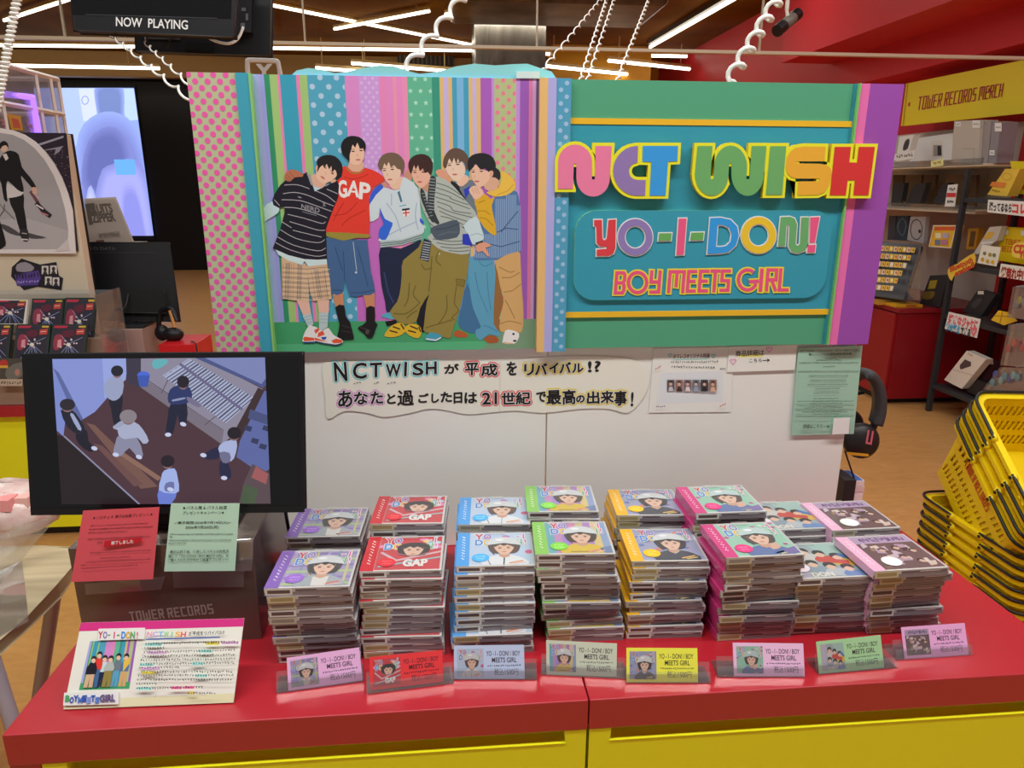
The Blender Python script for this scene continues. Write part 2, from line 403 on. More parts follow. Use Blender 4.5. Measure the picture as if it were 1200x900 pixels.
# light tubes on the ceiling (visible ones)
M_tube = EM('fff6e4', 4.0); M_tubeb = C('c9b27a', .4)
def tube_light(p0, p1, label, r=.035, house=False):
    t = thing('ceiling_light_tube', label, 'light', (p0+p1)/2, group='light tubes under the ceiling')
    b = MB(); b.tube([p0, p1], r, M_tube, 8); obj('glowing_tube', b, t)
    b = MB(); dd = (p1-p0).normalized()
    sd = dd.cross(Vector((0, 0, 1))).normalized()*(r*(2.2 if house else 1.1)); up = Vector((0, 0, r*(2.6 if house else 1.6)))
    q = [p0-sd+up*.5, p0+sd+up*.5, p1+sd+up*.5, p1-sd+up*.5]; b.hexa(q+[x+up for x in q], M_tubeb if not house else C('55504a')); obj('housing', b, t)
    for k in (.12, .88):
        c = MB(); p = p0+(p1-p0)*k+up*1.4; c.tube([p, Vector((p.x, p.y, max(CEIL, p.z+.02)))], .008, M_tubeb, 6); obj('hanger', c, t)
for (x0, y0, x1, y1, z, lab, hs) in [
    (-260, 50, 553, 59, 2.85, 'long level white light tube running behind the hanging black televisions', 0),
    (638, 63, 805, 66, 2.85, 'level white light tube to the right of the wrapped column', 0),
    (-120, 74, 187, 80, 2.52, 'long white light tube just above the black far wall', 0),
    (370, 79.5, 433, 84.5, 2.52, 'short slanting light tube above the teal cloud cut-outs', 0),
    (412, 74, 535, 84, 2.6, 'slanting light tube between the cloud cut-outs and the air grille', 0),
    (636, 77, 735, 87, 2.52, 'low slanting light tube beside the column, left of the red bulkhead', 0),
    (713, 71, 808, 81, 2.6, 'slanting light tube under the mustard beam, nearest the red bulkhead', 0),
    (313, 5, 565, 55, 2.9, 'long diagonal light tube crossing the brown ceiling', 0),
    (392, 34, 503, 13, 2.86, 'short diagonal light tube crossing over the long diagonal one', 0),
    (522, 17, 640, -8, 2.86, 'diagonal light tube rising across the top of the wrapped column', 0),
    (762, 55, 868, -6, 2.86, 'wide double light tube pointing toward the red bulkhead', 1),
    (5, 24, 88, -3, 2.86, 'diagonal light tube at the upper left beside the curly cord', 0)]:
    tube_light(aZ(x0, y0, z), aZ(x1, y1, z), lab, .024 if y0 > 45 else .019, hs)
b = MB(); p = aY(497, 70, 13.35)
b.box((p.x-.45, 13.3, p.z-.09), (p.x+.5, 13.38, p.z+.09), C('2a2620', g=.5))
for i in range(12): b.box((p.x-.42+i*.075, 13.28, p.z-.08), (p.x-.39+i*.075, 13.3, p.z+.08), C('4a4438', g=.5))
one('air_grille', b, 'dark slotted air grille on the ceiling drop left of the column', 'vent')

# hanging clear smoke screen with a thin metal rail
gs = thing('smoke_screen', 'clear hanging glass smoke screen with thin rail, behind the display sign', 'glass screen', (0, 3.6, CEIL))
zr = aY(500, 56, 3.6).z
xs = [aY(x, 54, 3.6).x for x in (-120, 78, 358, 629, 890)]+[3.29]
for i in range(5):
    b = MB(); b.box((xs[i]+.004, 3.596, zr+.012), (xs[i+1]-.004, 3.604, CEIL-.002), CLEAR('clear_pane', (.99, .985, .97), .0)); obj('glass_pane', b, gs)
b = MB(); b.box((xs[0], 3.585, zr), (xs[-1], 3.615, zr+.014), C('b8aa94', .3, .5)); obj('bottom_rail', b, gs)
for i in range(1, 5):
    b = MB(); b.box((xs[i]-.004, 3.594, zr+.014), (xs[i]+.004, 3.606, CEIL-.002), C('a89a84', .3)); obj('joint_strip', b, gs)

# ================================================================ the red and yellow display counters
YF, XL, XS, XR = .9654, -.6928, .2165, 1.0973
def counter(x0, x1, label):
    t = thing('display_counter', label, 'counter', ((x0+x1)/2, 1.25, FZ), group='red topped yellow display counters')
    b = MB(); b.box((x0+.001, YF, -.0575), (x1-.001, 1.62, 0), M_red); obj('worktop', b, t, bevel=.002)
    xa = x0+(.05 if x0 < 0 else .004); xb = x1-(.004 if x0 < 0 else .05)
    b = MB(); b.box((x0+.002, YF+.03, FZ+.06), (x1-.002, 1.6, -.0575), M_yel)
    for (c0, c1) in ((x0+.001, xa-.003), (xb+.003, x1-.001)):
        if c1-c0 > .01: b.box((c0, YF+.002, FZ), (c1, 1.6, -.0575), M_red)
    obj('carcass', b, t, bevel=.0015)
    b = MB(); b.box((x0+.03, YF+.06, FZ), (x1-.03, 1.56, FZ+.06), M_dark); obj('plinth', b, t)
    n = .034
    for k, (za, zb) in enumerate(((-.40, -.0605), (FZ+.065, -.405))):
        b = MB(); pl = [(xa, za), (xb, za), (xb, zb), (xb-n, zb), (xb-n, zb-.022), (xa+n, zb-.022), (xa+n, zb), (xa, zb)]
        b.prism(pl, YF+.002, YF+.028, lambda x, z, h: Vector((x, h, z)), M_yel); obj('drawer_front', b, t, bevel=.0015)
    return t
counter(XL, XS, 'left red topped display counter with yellow drawers, under the desktop screen')
counter(XS, XR, 'right red topped display counter with yellow drawers, beside the shopping baskets')

# ================================================================ white backing boards on the counter
YB, YP = 1.505, 1.48
for x0, x1, l in ((-.475, .2135, 'pale grey upright backing board behind the left disc stacks'), (.2165, .9246, 'pale grey upright backing board behind the right disc stacks')):
    t = thing('backing_board', l, 'board', ((x0+x1)/2, YB, 0))
    b = MB(); b.box((x0, YB, .0), (x1, YB+.022, .98), M_board); obj('panel', b, t, bevel=.0015)
    b = MB(); b.box((x0+.05, YB+.022, 0), (x1-.05, YB+.08, .012), M_dark); obj('foot', b, t)

# ================================================================ the big display sign
sign = thing('display_sign', 'wide colourful promotional sign with raised letters and a group picture', 'sign', (.23, YP, .4713))
ZT, ZB = 1.0121, .4713
X = lambda px, y=92: aY(px, y, YP).x
def rx(b, x0, x1, z0, z1, y0, y1, m): b.box((x0, y0, z0), (x1, y1, z1), m)
Xa, Xb, Xc, Xd, Xe, Xf, Xg, Xh, Xi, Xj = [X(p) for p in (219, 276.5, 292, 294.5, 632.5, 642, 652, 669.5, 1010.5, 1061)]
Xk = X(1021)
# left wing with pink dots
b = MB(); rx(b, Xa, Xb, ZB, ZT, YP, YB, C('a9b08e')); wing = obj('dotted_wing', b, sign)
fm = lambda x, z, h=0, y=YP: Vector((x, y-h, z))
a = Art(lambda x, z, h: Vector((x, YP-h-.0003, z)), .00002); a.cl = [(Xa, ZB), (Xb, ZB), (Xb, ZT), (Xa, ZT)]
dx = .0226; r = .0055
for j in range(60):
    for i in range(-1, 7):
        a.k = 0; a.ell(Xa+.003+i*dx+(dx/2 if j % 2 else 0), ZT-.004-j*.0117, r, r, 'e0579f', n=12)
obj('pink_dots', a, wing)
# frame strips
b = MB(); rx(b, Xb, Xc, ZB, ZT, YP-.004, YB, C('3a93ac')); obj('teal_strip', b, sign)
b = MB(); rx(b, Xc, Xd, ZB, ZT, YP-.006, YB, C('7fb56a')); obj('green_edge', b, sign)
# recessed picture
YQ = YP+.012
b = MB(); rx(b, Xd, Xe, ZB, ZT, YQ, YB, C('7f8fd0')); pic = obj('picture_sheet', b, sign)
b = MB(); rx(b, Xe, Xf, ZB-.004, ZT, YP-.006, YB, C('d0ab70')); rx(b, Xf, Xg, ZB-.004, ZT, YP-.006, YB, C('9f9fdb')); obj('striped_post', b, sign)
b = MB(); rx(b, Xg, Xh, ZB-.004, ZT, YP-.004, YB, C('4b93b5')); dp = obj('dotted_post', b, sign)
a = Art(lambda x, z, h: Vector((x, YP-.0043-h, z)), .00002); a.cl = [(Xg, ZB), (Xh, ZB), (Xh, ZT), (Xg, ZT)]
for j in range(44):
    a.k = 0; a.ell(Xg+(.009 if j % 2 else .0205), ZT-.009-j*.0125, .0046, .0046, '8db2d3', n=12)
obj('pale_dots', a, dp)
# right field: green with a teal band between two orange lines
YG = YP+.008
b = MB(); rx(b, Xh, Xi-.006, ZB, ZT, YG, YB, C('4a9474')); field = obj('green_field', b, sign)
z1, z2, z3, z4 = [aY(800, y, YP).z for y in (139.5, 146.5, 364.5, 371)]
b = MB(); rx(b, Xh, Xi-.008, z3, z2, YG-.003, YG, C('2f8ba4')); obj('teal_band', b, sign)
for za, zb in ((z2, z1), (z4, z3)):
    b = MB(); rx(b, Xh, Xi-.008, za, zb, YG-.0045, YG, C('e9a827')); obj('orange_line', b, sign)
b = MB(); rx(b, Xi-.006, Xi-.002, ZB, ZT, YP-.004, YB, C('6fae63')); rx(b, Xi-.012, Xi-.006, ZB, ZT, YP+.004, YB, C('2d7f96')); obj('green_edge', b, sign)
b = MB(); rx(b, Xi-.002, Xk, ZB, ZT, YP, YB, C('cf66a4')); rx(b, Xk, Xj, ZB, ZT, YP, YB, C('8b479f')); obj('purple_wing', b, sign)
# cloud cut-outs on the top edge
a = MB(); mc = plY(YB-.004)
for pts in ([(338, 92), (348, 83), (362, 80), (378, 82), (392, 86), (405, 85), (425, 80), (445, 77), (462, 78), (480, 84), (492, 87), (515, 84), (535, 78), (556, 75), (580, 77), (602, 75.5), (618, 75), (632, 80), (646, 84), (652, 93)],):
    a.prism(pts, 0, .004, mc, C('7fc3c6'))
obj('cloud_cutout', a, sign)
b = MB(); mp = plY(YB-.012); b.prism([(605, 84), (632, 84), (632, 92), (605, 92)], 0, .004, mp, C('bfe0de')); obj('tape_piece', b, sign)
# the picture: stripes
YQf = YQ-.0004
a = Art(lambda u, v, h: plY_pic(u, v, h), .00004); plY_pic = plY(YQf)
gy = aY(450, 376, YQ).z
SX = lambda px: aY(px, 93, YQ).x
st = [(294, '8fa6d8'), (301, '9a9cdc'), (304.5, '8f94d6'), (309.5, '2f8560'), (316, '92b472'), (325, 'd578a8'), (328, '3592ae'), (347, 'd578a8'), (351, '92b472'), (360, '4a97b4'),
      (404, 'c580bd'), (420, 'b98fcf'), (444, 'd07db0'), (452, 'cc7fb8'), (460, 'd88aa4'), (464, 'cf7fb8'), (471, 'd585ac'), (477, '5aa88c'), (506, '348a76'), (515, 'cbaa72'), (519.5, 'b3a6d8'), (525, 'cbaa72'), (529.5, '3f93b4'),
      (535, '6fa8d2'), (543, '3f93b4'), (549, 'cbaa72'), (553.5, 'b3a6d8'), (558, 'cbaa72'), (563, '9a58b0'), (576, 'b184cf'), (579, 'a3b081'), (605, 'b184cf'), (609.5, '8d55ab'), (620, 'c4719f'), (624.5, 'b795c8'), (628.5, '5c4a80')]
aS = Art(lambda x, z, h: Vector((x, YQ-.0002-h, z)), .00002)
ed = [SX(p) for p, c in st]+[Xe]
for i, (p, c) in enumerate(st): aS.k = 0; aS.rect(ed[i], gy, ed[i+1], ZT, c)
def dots(x0, x1, dx, dz, r, c, z0=gy, z1=ZT, star=False):
    aS.cl = [(x0, z0), (x1, z0), (x1, z1), (x0, z1)]; j = 0; z = z1-.004
    while z > z0-.01:
        x = x0+(dx*.25 if j % 2 else dx*.75)-dx
        while x < x1+dx:
            aS.k = 1
            if star: aS.poly([(x+(r if k % 2 == 0 else r*.45)*math.sin(k*.6283), z+(r if k % 2 == 0 else r*.45)*math.cos(k*.6283)) for k in range(10)], c)
            else: aS.ell(x, z, r, r, c, n=12)
            x += dx
        z -= dz; j += 1
    aS.cl = None
dots(SX(360.5), SX(403.5), .031, .0165, .0052, '9fbcdc'); dots(SX(421), SX(443.5), .0145, .0085, .003, 'c6a5dc'); dots(SX(477.5), SX(505.5), .0195, .0215, .0052, '9fd0bd', star=True)
dots(SX(579.5), SX(604.5), .0225, .0118, .0042, 'd1738c')
# lower dotted orchid drape behind the legs and the green floor
aS.k = 2; aS.rect(SX(404), gy, SX(444), aY(450, 250, YQ).z, 'b264b4'); dots(SX(404), SX(444), .02, .014, .0038, 'a58fcf', gy, aY(450, 250, YQ).z)
aS.k = 3; aS.rect(Xd, ZB, Xe, gy, '3f9364'); aS.rect(Xd, ZB, Xe, ZB+.018, '4fa577'); aS.poly([(SX(560), ZB), (Xe, ZB), (Xe, gy), (SX(610), gy)], '6f8f74')
stripes = obj('striped_backdrop_print', aS, pic)
# raised plate and lettering
pl = [(aY(x, y, YP).x, aY(x, y, YP).z) for x, y in ((672.5, 246.5), (980, 243.5), (974, 347.5), (671.5, 352))]
x0, x1, zt, zb = pl[3][0], pl[1][0]-.004, pl[0][1], pl[3][1]; r = .045
rr = []
for cx, cz, a0 in ((x1-r, zt-r, 0), (x0+r, zt-r, 90), (x0+r, zb+r, 180), (x1-r, zb+r, 270)):
    for k in range(7): q = R_(a0+k*15); rr.append((cx+r*math.cos(q), cz+r*math.sin(q)))
b = MB(); b.prism(rr, 0, .006, lambda x, z, h: Vector((x, YG-.003-h, z)), C('318da5'), C('9cc06a')); plate = obj('rounded_plate', b, sign)
YL = YG-.010
def relief(name, polys, z6, fillc, edge, off, depth, y, label=None):
    """raised letter: coloured face on a wider backing block"""
    ms = plY(YP); P2 = [[(ms(u, v).x, ms(u, v).z) for u, v in p] for p in polys]
    vs, fs = shape2d(P2, off); b = MB(); me = C(edge)
    b.add([(x, y-depth, z) for x, z in vs], fs, me)
    ed = {}
    for f in fs:
        for i in range(len(f)):
            e = (f[i], f[(i+1) % len(f)]); k = (min(e), max(e)); ed[k] = ed.get(k, 0)+1
    for (i, j), n in ed.items():
        if n == 1: b.add([(vs[i][0], y, vs[i][1]), (vs[j][0], y, vs[j][1]), (vs[j][0], y-depth, vs[j][1]), (vs[i][0], y-depth, vs[i][1])], [(0, 1, 2, 3)], C('c9b21c') if depth > .005 else me)
    o = obj(name, b, sign)
    if label: o['label'] = label
    v2, f2 = shape2d(P2, 0); c = MB(); c.add([(x, y-depth-.0009, z) for x, z in v2], f2, C(fillc)); obj('letter_face', c, o)
z4 = lambda pts: [(640+u/6, 150+v/6) for u, v in pts]
z5 = lambda pts: [(840+u/6, 150+v/6) for u, v in pts]
ar = lambda cx, cy, rx, ry, a0, a1, n=8: [(cx+rx*math.cos(R_(a0+(a1-a0)*i/n)), cy+ry*math.sin(R_(a0+(a1-a0)*i/n))) for i in range(n+1)]
BIG = [('d4749a', z4([(78, 428), (79, 240)]+ar(197, 240, 118, 122, 180, 360, 12)+[(315, 362), (334, 362), (340, 128), (452, 128), (440, 350)]+ar(323, 352, 117, 130, 0, 180, 12)+[(206, 352), (206, 252), (188, 252), (182, 428)])),
       ('8470a8', z4([(636, 128)]+ar(630, 302, 168, 174, 265, 95, 14)+[(685, 475), (690, 366), (640, 366)]+ar(630, 305, 58, 60, 95, 268, 8)+[(632, 243)])),
       ('3490dd', z4([(668, 128), (915, 128), (910, 234), (845, 238), (828, 475), (716, 475), (728, 240), (666, 238)])),
       ('629f62', [(815, 171.5), (832.3, 171.5), (830.2, 209.8), (833.7, 209.8)]+ar(853.5, 195, 19, 24, 180, 360, 14)+[(871.7, 209.8), (875.3, 209.8), (878, 171.5), (895, 171.5)]+ar(873.3, 204, 19, 25.5, 0, 180, 14)+[(854.3, 191.5), (852, 191.5)]+ar(831.5, 204, 19.5, 25.5, 0, 180, 14)),
       ('629f62', z5([(357, 130), (468, 130), (440, 470), (326, 470)])),
       ('dda034', z5([(742, 134), (590, 132), (530, 142), (492, 172), (470, 215), (465, 280), (476, 320), (500, 345), (540, 356), (700, 356), (700, 374), (553, 376), (548, 472), (690, 470), (735, 450), (768, 405), (785, 330), (778, 285), (750, 262), (700, 252), (540, 250), (540, 236), (734, 236)])),
       ('c13232', z5([(805, 135), (918, 135), (906, 243), (960, 245), (972, 135), (1085, 135), (1040, 472), (935, 472), (945, 368), (895, 368), (882, 472), (770, 472)]))]
for k, (c, p) in enumerate(BIG): relief('raised_letter', [p], 0, c, 'ecd92c', .0062, .010+.0005*k, YP, None)
z7 = lambda pts: [(670+u/3.75, 240+v/3.75) for u, v in pts]
ring = lambda cx, cy, rx, ry, n=28: [(cx+rx*math.cos(i*6.2832/n), cy+ry*math.sin(i*6.2832/n)) for i in range(n)]
SM = [('c63b44', [z7([(97, 66), (131, 66), (133, 148), (142, 156), (152, 148), (160, 66), (192, 64), (190, 190), (181, 213), (163, 223), (108, 224), (108, 196), (150, 193), (154, 184), (122, 182), (108, 168), (106, 95), (97, 92)])]),
      ('8273ad', [z7(ring(277, 142, 76, 80)), z7(ring(277, 142, 46, 50))]), ('5f9f57', [z7([(382, 125), (437, 124), (433, 156), (378, 157)])]),
      ('d6537f', [z7([(468, 60), (502, 60), (490, 218), (457, 220)])]), ('5f9f57', [z7([(523, 122), (578, 121), (574, 153), (518, 155)])]),
      ('2f8fdd', [z7([(606, 58), (650, 56), (695, 65), (724, 95), (731, 135), (718, 178), (688, 206), (650, 213), (593, 215)]), z7([(638, 88), (662, 88), (688, 100), (700, 130), (694, 162), (676, 180), (655, 184), (631, 184)])]),
      ('e8b62f', [z7(ring(818, 133, 76, 80)), z7(ring(818, 133, 45, 49))]),
      ('5f9f66', [z7([(915, 54), (955, 52), (976, 60), (986, 85), (980, 172), (988, 180), (999, 172), (1005, 55), (1038, 55), (1034, 170), (1022, 200), (990, 212), (962, 205), (949, 180), (954, 95), (948, 85), (940, 92), (934, 180), (903, 180)])]),
      ('d6537f', [z7([(1045, 55), (1085, 53), (1065, 165), (1042, 166)]), z7([(1035, 176), (1068, 175), (1064, 208), (1031, 209)])])]
for k, (c, p) in enumerate(SM): relief('printed_letter', p, 0, c, 'eef0f0', .0022, .0012, YL)
a = Art(plY(YL-.0003), .00003)
bx = [('B', 188, 238, 292, 394), ('Y', 341, 392, 288, 390), ('M', 422, 498, 287, 388), ('E', 504, 548, 286, 386), ('E', 556, 602, 285, 385), ('T', 606, 650, 284, 384), ('S', 652, 696, 284, 382), ('I', 818, 846, 281, 381), ('R', 852, 904, 279, 380), ('L', 908, 956, 279, 381)]
for pas, (c, ex) in enumerate((('ecc93a', 3.4), ('d8507c', 0))):
    a.dk = .6
    for ch, u0, u1, v0, v1 in bx:
        sl = 4
        q = z7([(u0+sl, v0), (u1+sl, v0), (u0-sl, v1)])
        wl = (u1-u0)*.36/3.75; W = (u1-u0)/3.75
        A, B, D = (Vector(p) for p in q)
        ux = (B-A); uy = D-A; wd = (14.5 if ch != 'I' else 16)/3.75+ex
        ins = 7/3.75
        for stp in GLY[ch]:
            cl = stp[-1] == 'c'; s_ = stp[:-1] if cl else stp
            if ch == 'I': s_ = [(.5, 0), (.5, 1)]
            pts = [A+ux*((ins+p[0]*(W-2*ins))/W)+uy*((ins+p[1]*(102/3.75-2*ins))/(102/3.75)) for p in s_]
            if not cl:
                for e0, e1 in ((0, 1), (-1, -2)): pts[e0] = pts[e0]+(pts[e0]-pts[e1]).normalized()*wd/2
            a.line([tuple(p) for p in pts], wd, c, cl)
    for cx, cy in ((289, 341), (772, 330)):
        pr = z7(ring(cx, cy, 40, 44)) if cx < 500 else z7(ar(cx, cy, 40, 44, 310, 20, 18))
        a.line(pr, 15/3.75+ex, c, cx < 500)
        if cx > 500: a.line(z7([(778, cy+8), (822, cy+5)]), 15/3.75+ex, c)
obj('small_lettering_print', a, plate)
# ---------------------------------------------------------------- six figures printed on the picture sheet
a = Art(plY(YQ-.0006), .000008); a.rough = .4
SK, SKd, LIP = 'd9b09a', 'b98a72', 'b0625c'
T1 = lambda: a.T(310, 150, 6.43)
T2 = lambda: a.T(420, 160, 6.43)
T3 = lambda: a.T(500, 160, 6.43)
T4 = lambda: a.T(310, 280, 6.43)
T5 = lambda: a.T(430, 280, 6.43)
T6 = lambda: a.T(510, 280, 6.43)
def face(c, eyes, mouth, nose, w=14, rot=0):
    for e in eyes: a.ell(e[0], e[1], w, 4.5, '2c2020', rot); a.line([(e[0]-w-2, e[1]-15+rot*-18), (e[0]+w, e[1]-16+rot*18)], 4, '4a3a34')
    a.line([(nose[0]-6, nose[1]-14), nose, (nose[0]-7, nose[1]+3)], 4, SKd); a.ell(mouth[0], mouth[1], 19, 6.5, LIP, rot)
# tan-jacket figure at the far right (legs, jacket, hood)
T6()
a.poly([(450, 195), (470, 200), (500, 400), (515, 480), (482, 600), (490, 695), (440, 650), (442, 400)], '8a6238', 2)
a.poly([(455, 170), (540, 115), (625, 85), (642, 130), (650, 330), (666, 560), (650, 705), (570, 690), (510, 702), (482, 660), (518, 450), (492, 370), (470, 250)], 'bf9a66', 2)
for l in ([(480, 210), (560, 250), (600, 240)], [(500, 290), (570, 290), (640, 250)], [(515, 400), (580, 390), (645, 340)], [(525, 460), (550, 500), (600, 600)], [(490, 640), (560, 620), (650, 640)]): a.line(smooth(l, 4, False), 7, '94743f')
a.poly([(508, 770), (528, 690), (580, 688), (632, 712), (622, 762), (590, 792), (512, 786)], 'd9e0ea', 2); a.ell(590, 716, 9, 9, '23304a'); a.ell(600, 768, 14, 8, '23304a'); a.line([(510, 780), (590, 790)], 8, 'c9a070')
# light-denim figure (legs)
a.poly([(240, 330), (200, 500), (172, 640), (220, 690), (310, 715), (340, 650), (285, 480)], '3d6a94', 2)
a.poly([(250, 140), (440, 150), (447, 400), (440, 640), (492, 705), (470, 732), (400, 720), (340, 766), (303, 720), (312, 680), (345, 660), (285, 520), (255, 330)], '5594b4', 2)
for l in ([(330, 160), (345, 190), (380, 205), (430, 180)], [(300, 250), (330, 400), (400, 560)], [(360, 650), (420, 670), (470, 700)], [(390, 250), (400, 400), (420, 540)]): a.line(smooth(l, 4, False), 6, '3f7a9c')
a.poly([(138, 712), (170, 685), (242, 715), (236, 742), (150, 737)], 'a5562f', 2); a.poly([(366, 752), (420, 724), (472, 745), (472, 778), (400, 784)], '9a5230', 2)
T3()
a.poly([(355, 930), (370, 860), (330, 700), (415, 640), (500, 470), (560, 445), (660, 408), (692, 450), (703, 600), (708, 860), (690, 866), (600, 890), (545, 922), (504, 928)], '4a6f9e', 2)
for i in range(30):
    x = 372+i*11.5; y0 = 735 if x < 520 else 470 if x < 600 else 440; y0 = y0 if x < 680 else 520
    a.dk = .02; a.line([(x, y0), (x-2+(x-540)*.03, 915-max(0, x-540)*.33)], 3.4, '9fb6d2')
a.dk = 1; a.k = math.ceil(a.k)
for l in ([(560, 720), (640, 620), (690, 560)], [(510, 730), (600, 690), (690, 700)], [(430, 800), (560, 830), (700, 790)]): a.line(l, 7, '33507a')
# light-brown-haired figure behind
a.poly([(238, 385), (335, 325), (365, 370), (345, 460), (382, 520), (372, 600), (290, 505), (245, 430)], '66727e', 2); a.poly([(278, 398), (332, 372), (318, 430), (292, 470)], '2f3fae')
a.poly([(180, 330), (245, 370), (250, 400), (300, 480), (340, 560), (250, 460), (190, 380)], '23242a', 2)
a.poly([(225, 325), (290, 288), (322, 322), (275, 372), (238, 368)], SK, 2)
a.poly([(143, 235), (160, 180), (212, 145), (258, 182), (288, 230), (287, 282), (252, 326), (216, 337), (184, 312), (154, 272)], 'e0bcaa', 3)
a.poly([(124, 222), (130, 160), (168, 105), (220, 86), (280, 108), (319, 170), (311, 232), (300, 258), (290, 215), (268, 182), (248, 200), (236, 165), (222, 205), (206, 160), (190, 200), (172, 165), (158, 200), (146, 238)], '5c4a40', 2)
face(a, [(172, 217), (235, 210)], (212, 286), (203, 250))
a.poly([(68, 260), (110, 246), (150, 270), (182, 330), (172, 362), (120, 322), (80, 292)], 'c9937a', 2)
# hooded figure: back hair, hood, head, sleeve and hand
a.poly([(490, 235), (530, 240), (556, 275), (545, 335), (490, 310)], '2a2a2e', 2)
a.poly([(556, 258), (622, 290), (668, 350), (660, 402), (600, 442), (510, 452), (450, 425), (480, 408), (540, 385), (562, 320)], 'd7b04a', 2); a.line([(530, 440), (610, 410), (655, 360)], 5, 'b48c2e')
a.poly([(428, 372), (480, 305), (545, 330), (530, 392), (470, 412)], 'c89f86', 2)
a.poly([(333, 245), (352, 205), (400, 236), (450, 258), (484, 262), (474, 320), (432, 368), (392, 381), (356, 342), (336, 292)], SK, 3); a.ell(488, 282, 14, 26, 'c89a82', .2)
a.poly([(308, 210), (320, 160), (368, 130), (440, 126), (500, 158), (522, 220), (505, 262), (486, 250), (466, 268), (440, 238), (415, 250), (390, 232), (372, 205), (352, 232), (332, 252), (318, 262)], '26252a', 2)
face(a, [(350, 268), (412, 262)], (378, 338), (364, 305), 13)
a.poly([(362, 482), (430, 428), (482, 470), (515, 455), (490, 520), (505, 600), (526, 732), (490, 736), (430, 682), (388, 602), (372, 530)], 'c99f2c', 2)
for l in ([(380, 560), (440, 560), (480, 590)], [(400, 610), (450, 620), (500, 670)], [(390, 500), (440, 480)]): a.line(l, 6, '9c7a1e')
a.poly([(318, 402), (345, 374), (372, 372), (402, 385), (432, 430), (372, 476), (345, 452)], SK, 2)
for x in (340, 360, 378): a.line([(x, 385), (x+18, 430)], 3.5, SKd)
# white sweatshirt figure
T5()
a.poly([(103, 62), (255, 72), (400, 8), (420, 60), (290, 165), (262, 200), (262, 350), (240, 430), (205, 520), (150, 552), (138, 480), (110, 350), (97, 200)], '1f2740', 2); a.line([(130, 250), (160, 400), (200, 480)], 10, '34406a')
a.poly([(470, 405), (452, 560), (442, 692), (400, 692), (372, 610), (380, 540), (440, 440)], '1b1c26', 2)
a.poly([(138, 622), (220, 608), (228, 642), (150, 657)], '17171c'); a.poly([(113, 572), (180, 553), (208, 606), (120, 588)], '4fa0b8', 2)
a.poly([(133, 718), (190, 650), (270, 632), (288, 700), (220, 737), (150, 738)], 'c9a52c', 2); a.poly([(283, 682), (320, 640), (390, 650), (412, 702), (386, 748), (320, 727)], 'c9a52c', 2)
for l in ([(170, 690), (230, 705)], [(195, 660), (250, 680)], [(255, 640), (280, 680)], [(310, 690), (370, 705)], [(325, 655), (385, 680)], [(390, 660), (405, 700)]): a.line(l, 10, '26221c')
T2()
a.poly([(230, 345), (312, 298), (335, 330), (310, 392), (258, 396)], SK, 2)
a.poly([(188, 370), (240, 398), (312, 394), (336, 303), (392, 330), (432, 370), (452, 400), (462, 460), (472, 600), (496, 692), (470, 742), (330, 778), (165, 792), (160, 765), (205, 700), (160, 560), (152, 612), (80, 642), (84, 520), (120, 420), (158, 375)], 'bccbdc', 2)
for l in ([(210, 500), (280, 600), (320, 720)], [(440, 500), (430, 600), (450, 700)], [(250, 430), (250, 520)], [(230, 740), (330, 690), (440, 640)]): a.line(smooth(l, 4, False), 7, '93a8c0')
a.poly([(84, 512), (90, 450), (125, 390), (180, 358), (188, 385), (132, 440)], '3358c8', 2); a.poly([(162, 535), (200, 620), (258, 650), (242, 702), (206, 778), (153, 762), (163, 690), (190, 660), (168, 595)], '2f62cc', 2); a.poly([(465, 610), (492, 640), (486, 668), (462, 640)], '3358c8')
a.poly([(294, 420), (310, 408), (332, 490), (318, 497)], '476c84'); a.line([(310, 525), (360, 515)], 7, '4f9ab0')
a.poly([(328, 545), (386, 538), (388, 588), (362, 607), (335, 592)], 'e6e0e4'); a.poly([(328, 545), (386, 538), (386, 552), (330, 560)], '222433'); a.line([(358, 556), (360, 602)], 10, 'c23a44'); a.line([(335, 578), (386, 572)], 10, 'c23a44')
a.poly([(165, 788), (330, 775), (474, 728), (478, 770), (330, 817), (165, 837)], '9fb0b4'); a.line([(166, 806), (330, 790), (474, 744)], 6, '3f5a58'); a.line([(166, 822), (330, 804), (474, 760)], 6, '3f5a58')
a.poly([(176, 235), (196, 185), (255, 190), (305, 235), (320, 262), (312, 302), (280, 352), (240, 362), (208, 335), (188, 290)], 'dcb8a4', 3)
a.poly([(148, 222), (155, 180), (182, 140), (240, 120), (300, 133), (342, 180), (347, 232), (330, 292), (318, 250), (292, 243), (268, 215), (245, 232), (228, 190), (212, 225), (196, 200), (184, 240), (170, 252)], '6a5748', 2)
face(a, [(196, 256), (256, 248)], (238, 324), (222, 290), 13)
a.poly([(340, 290), (378, 245), (400, 275), (402, 330), (370, 318)], 'b98672', 2); a.poly([(170, 350), (205, 345), (222, 372), (200, 385)], 'b98672', 2)
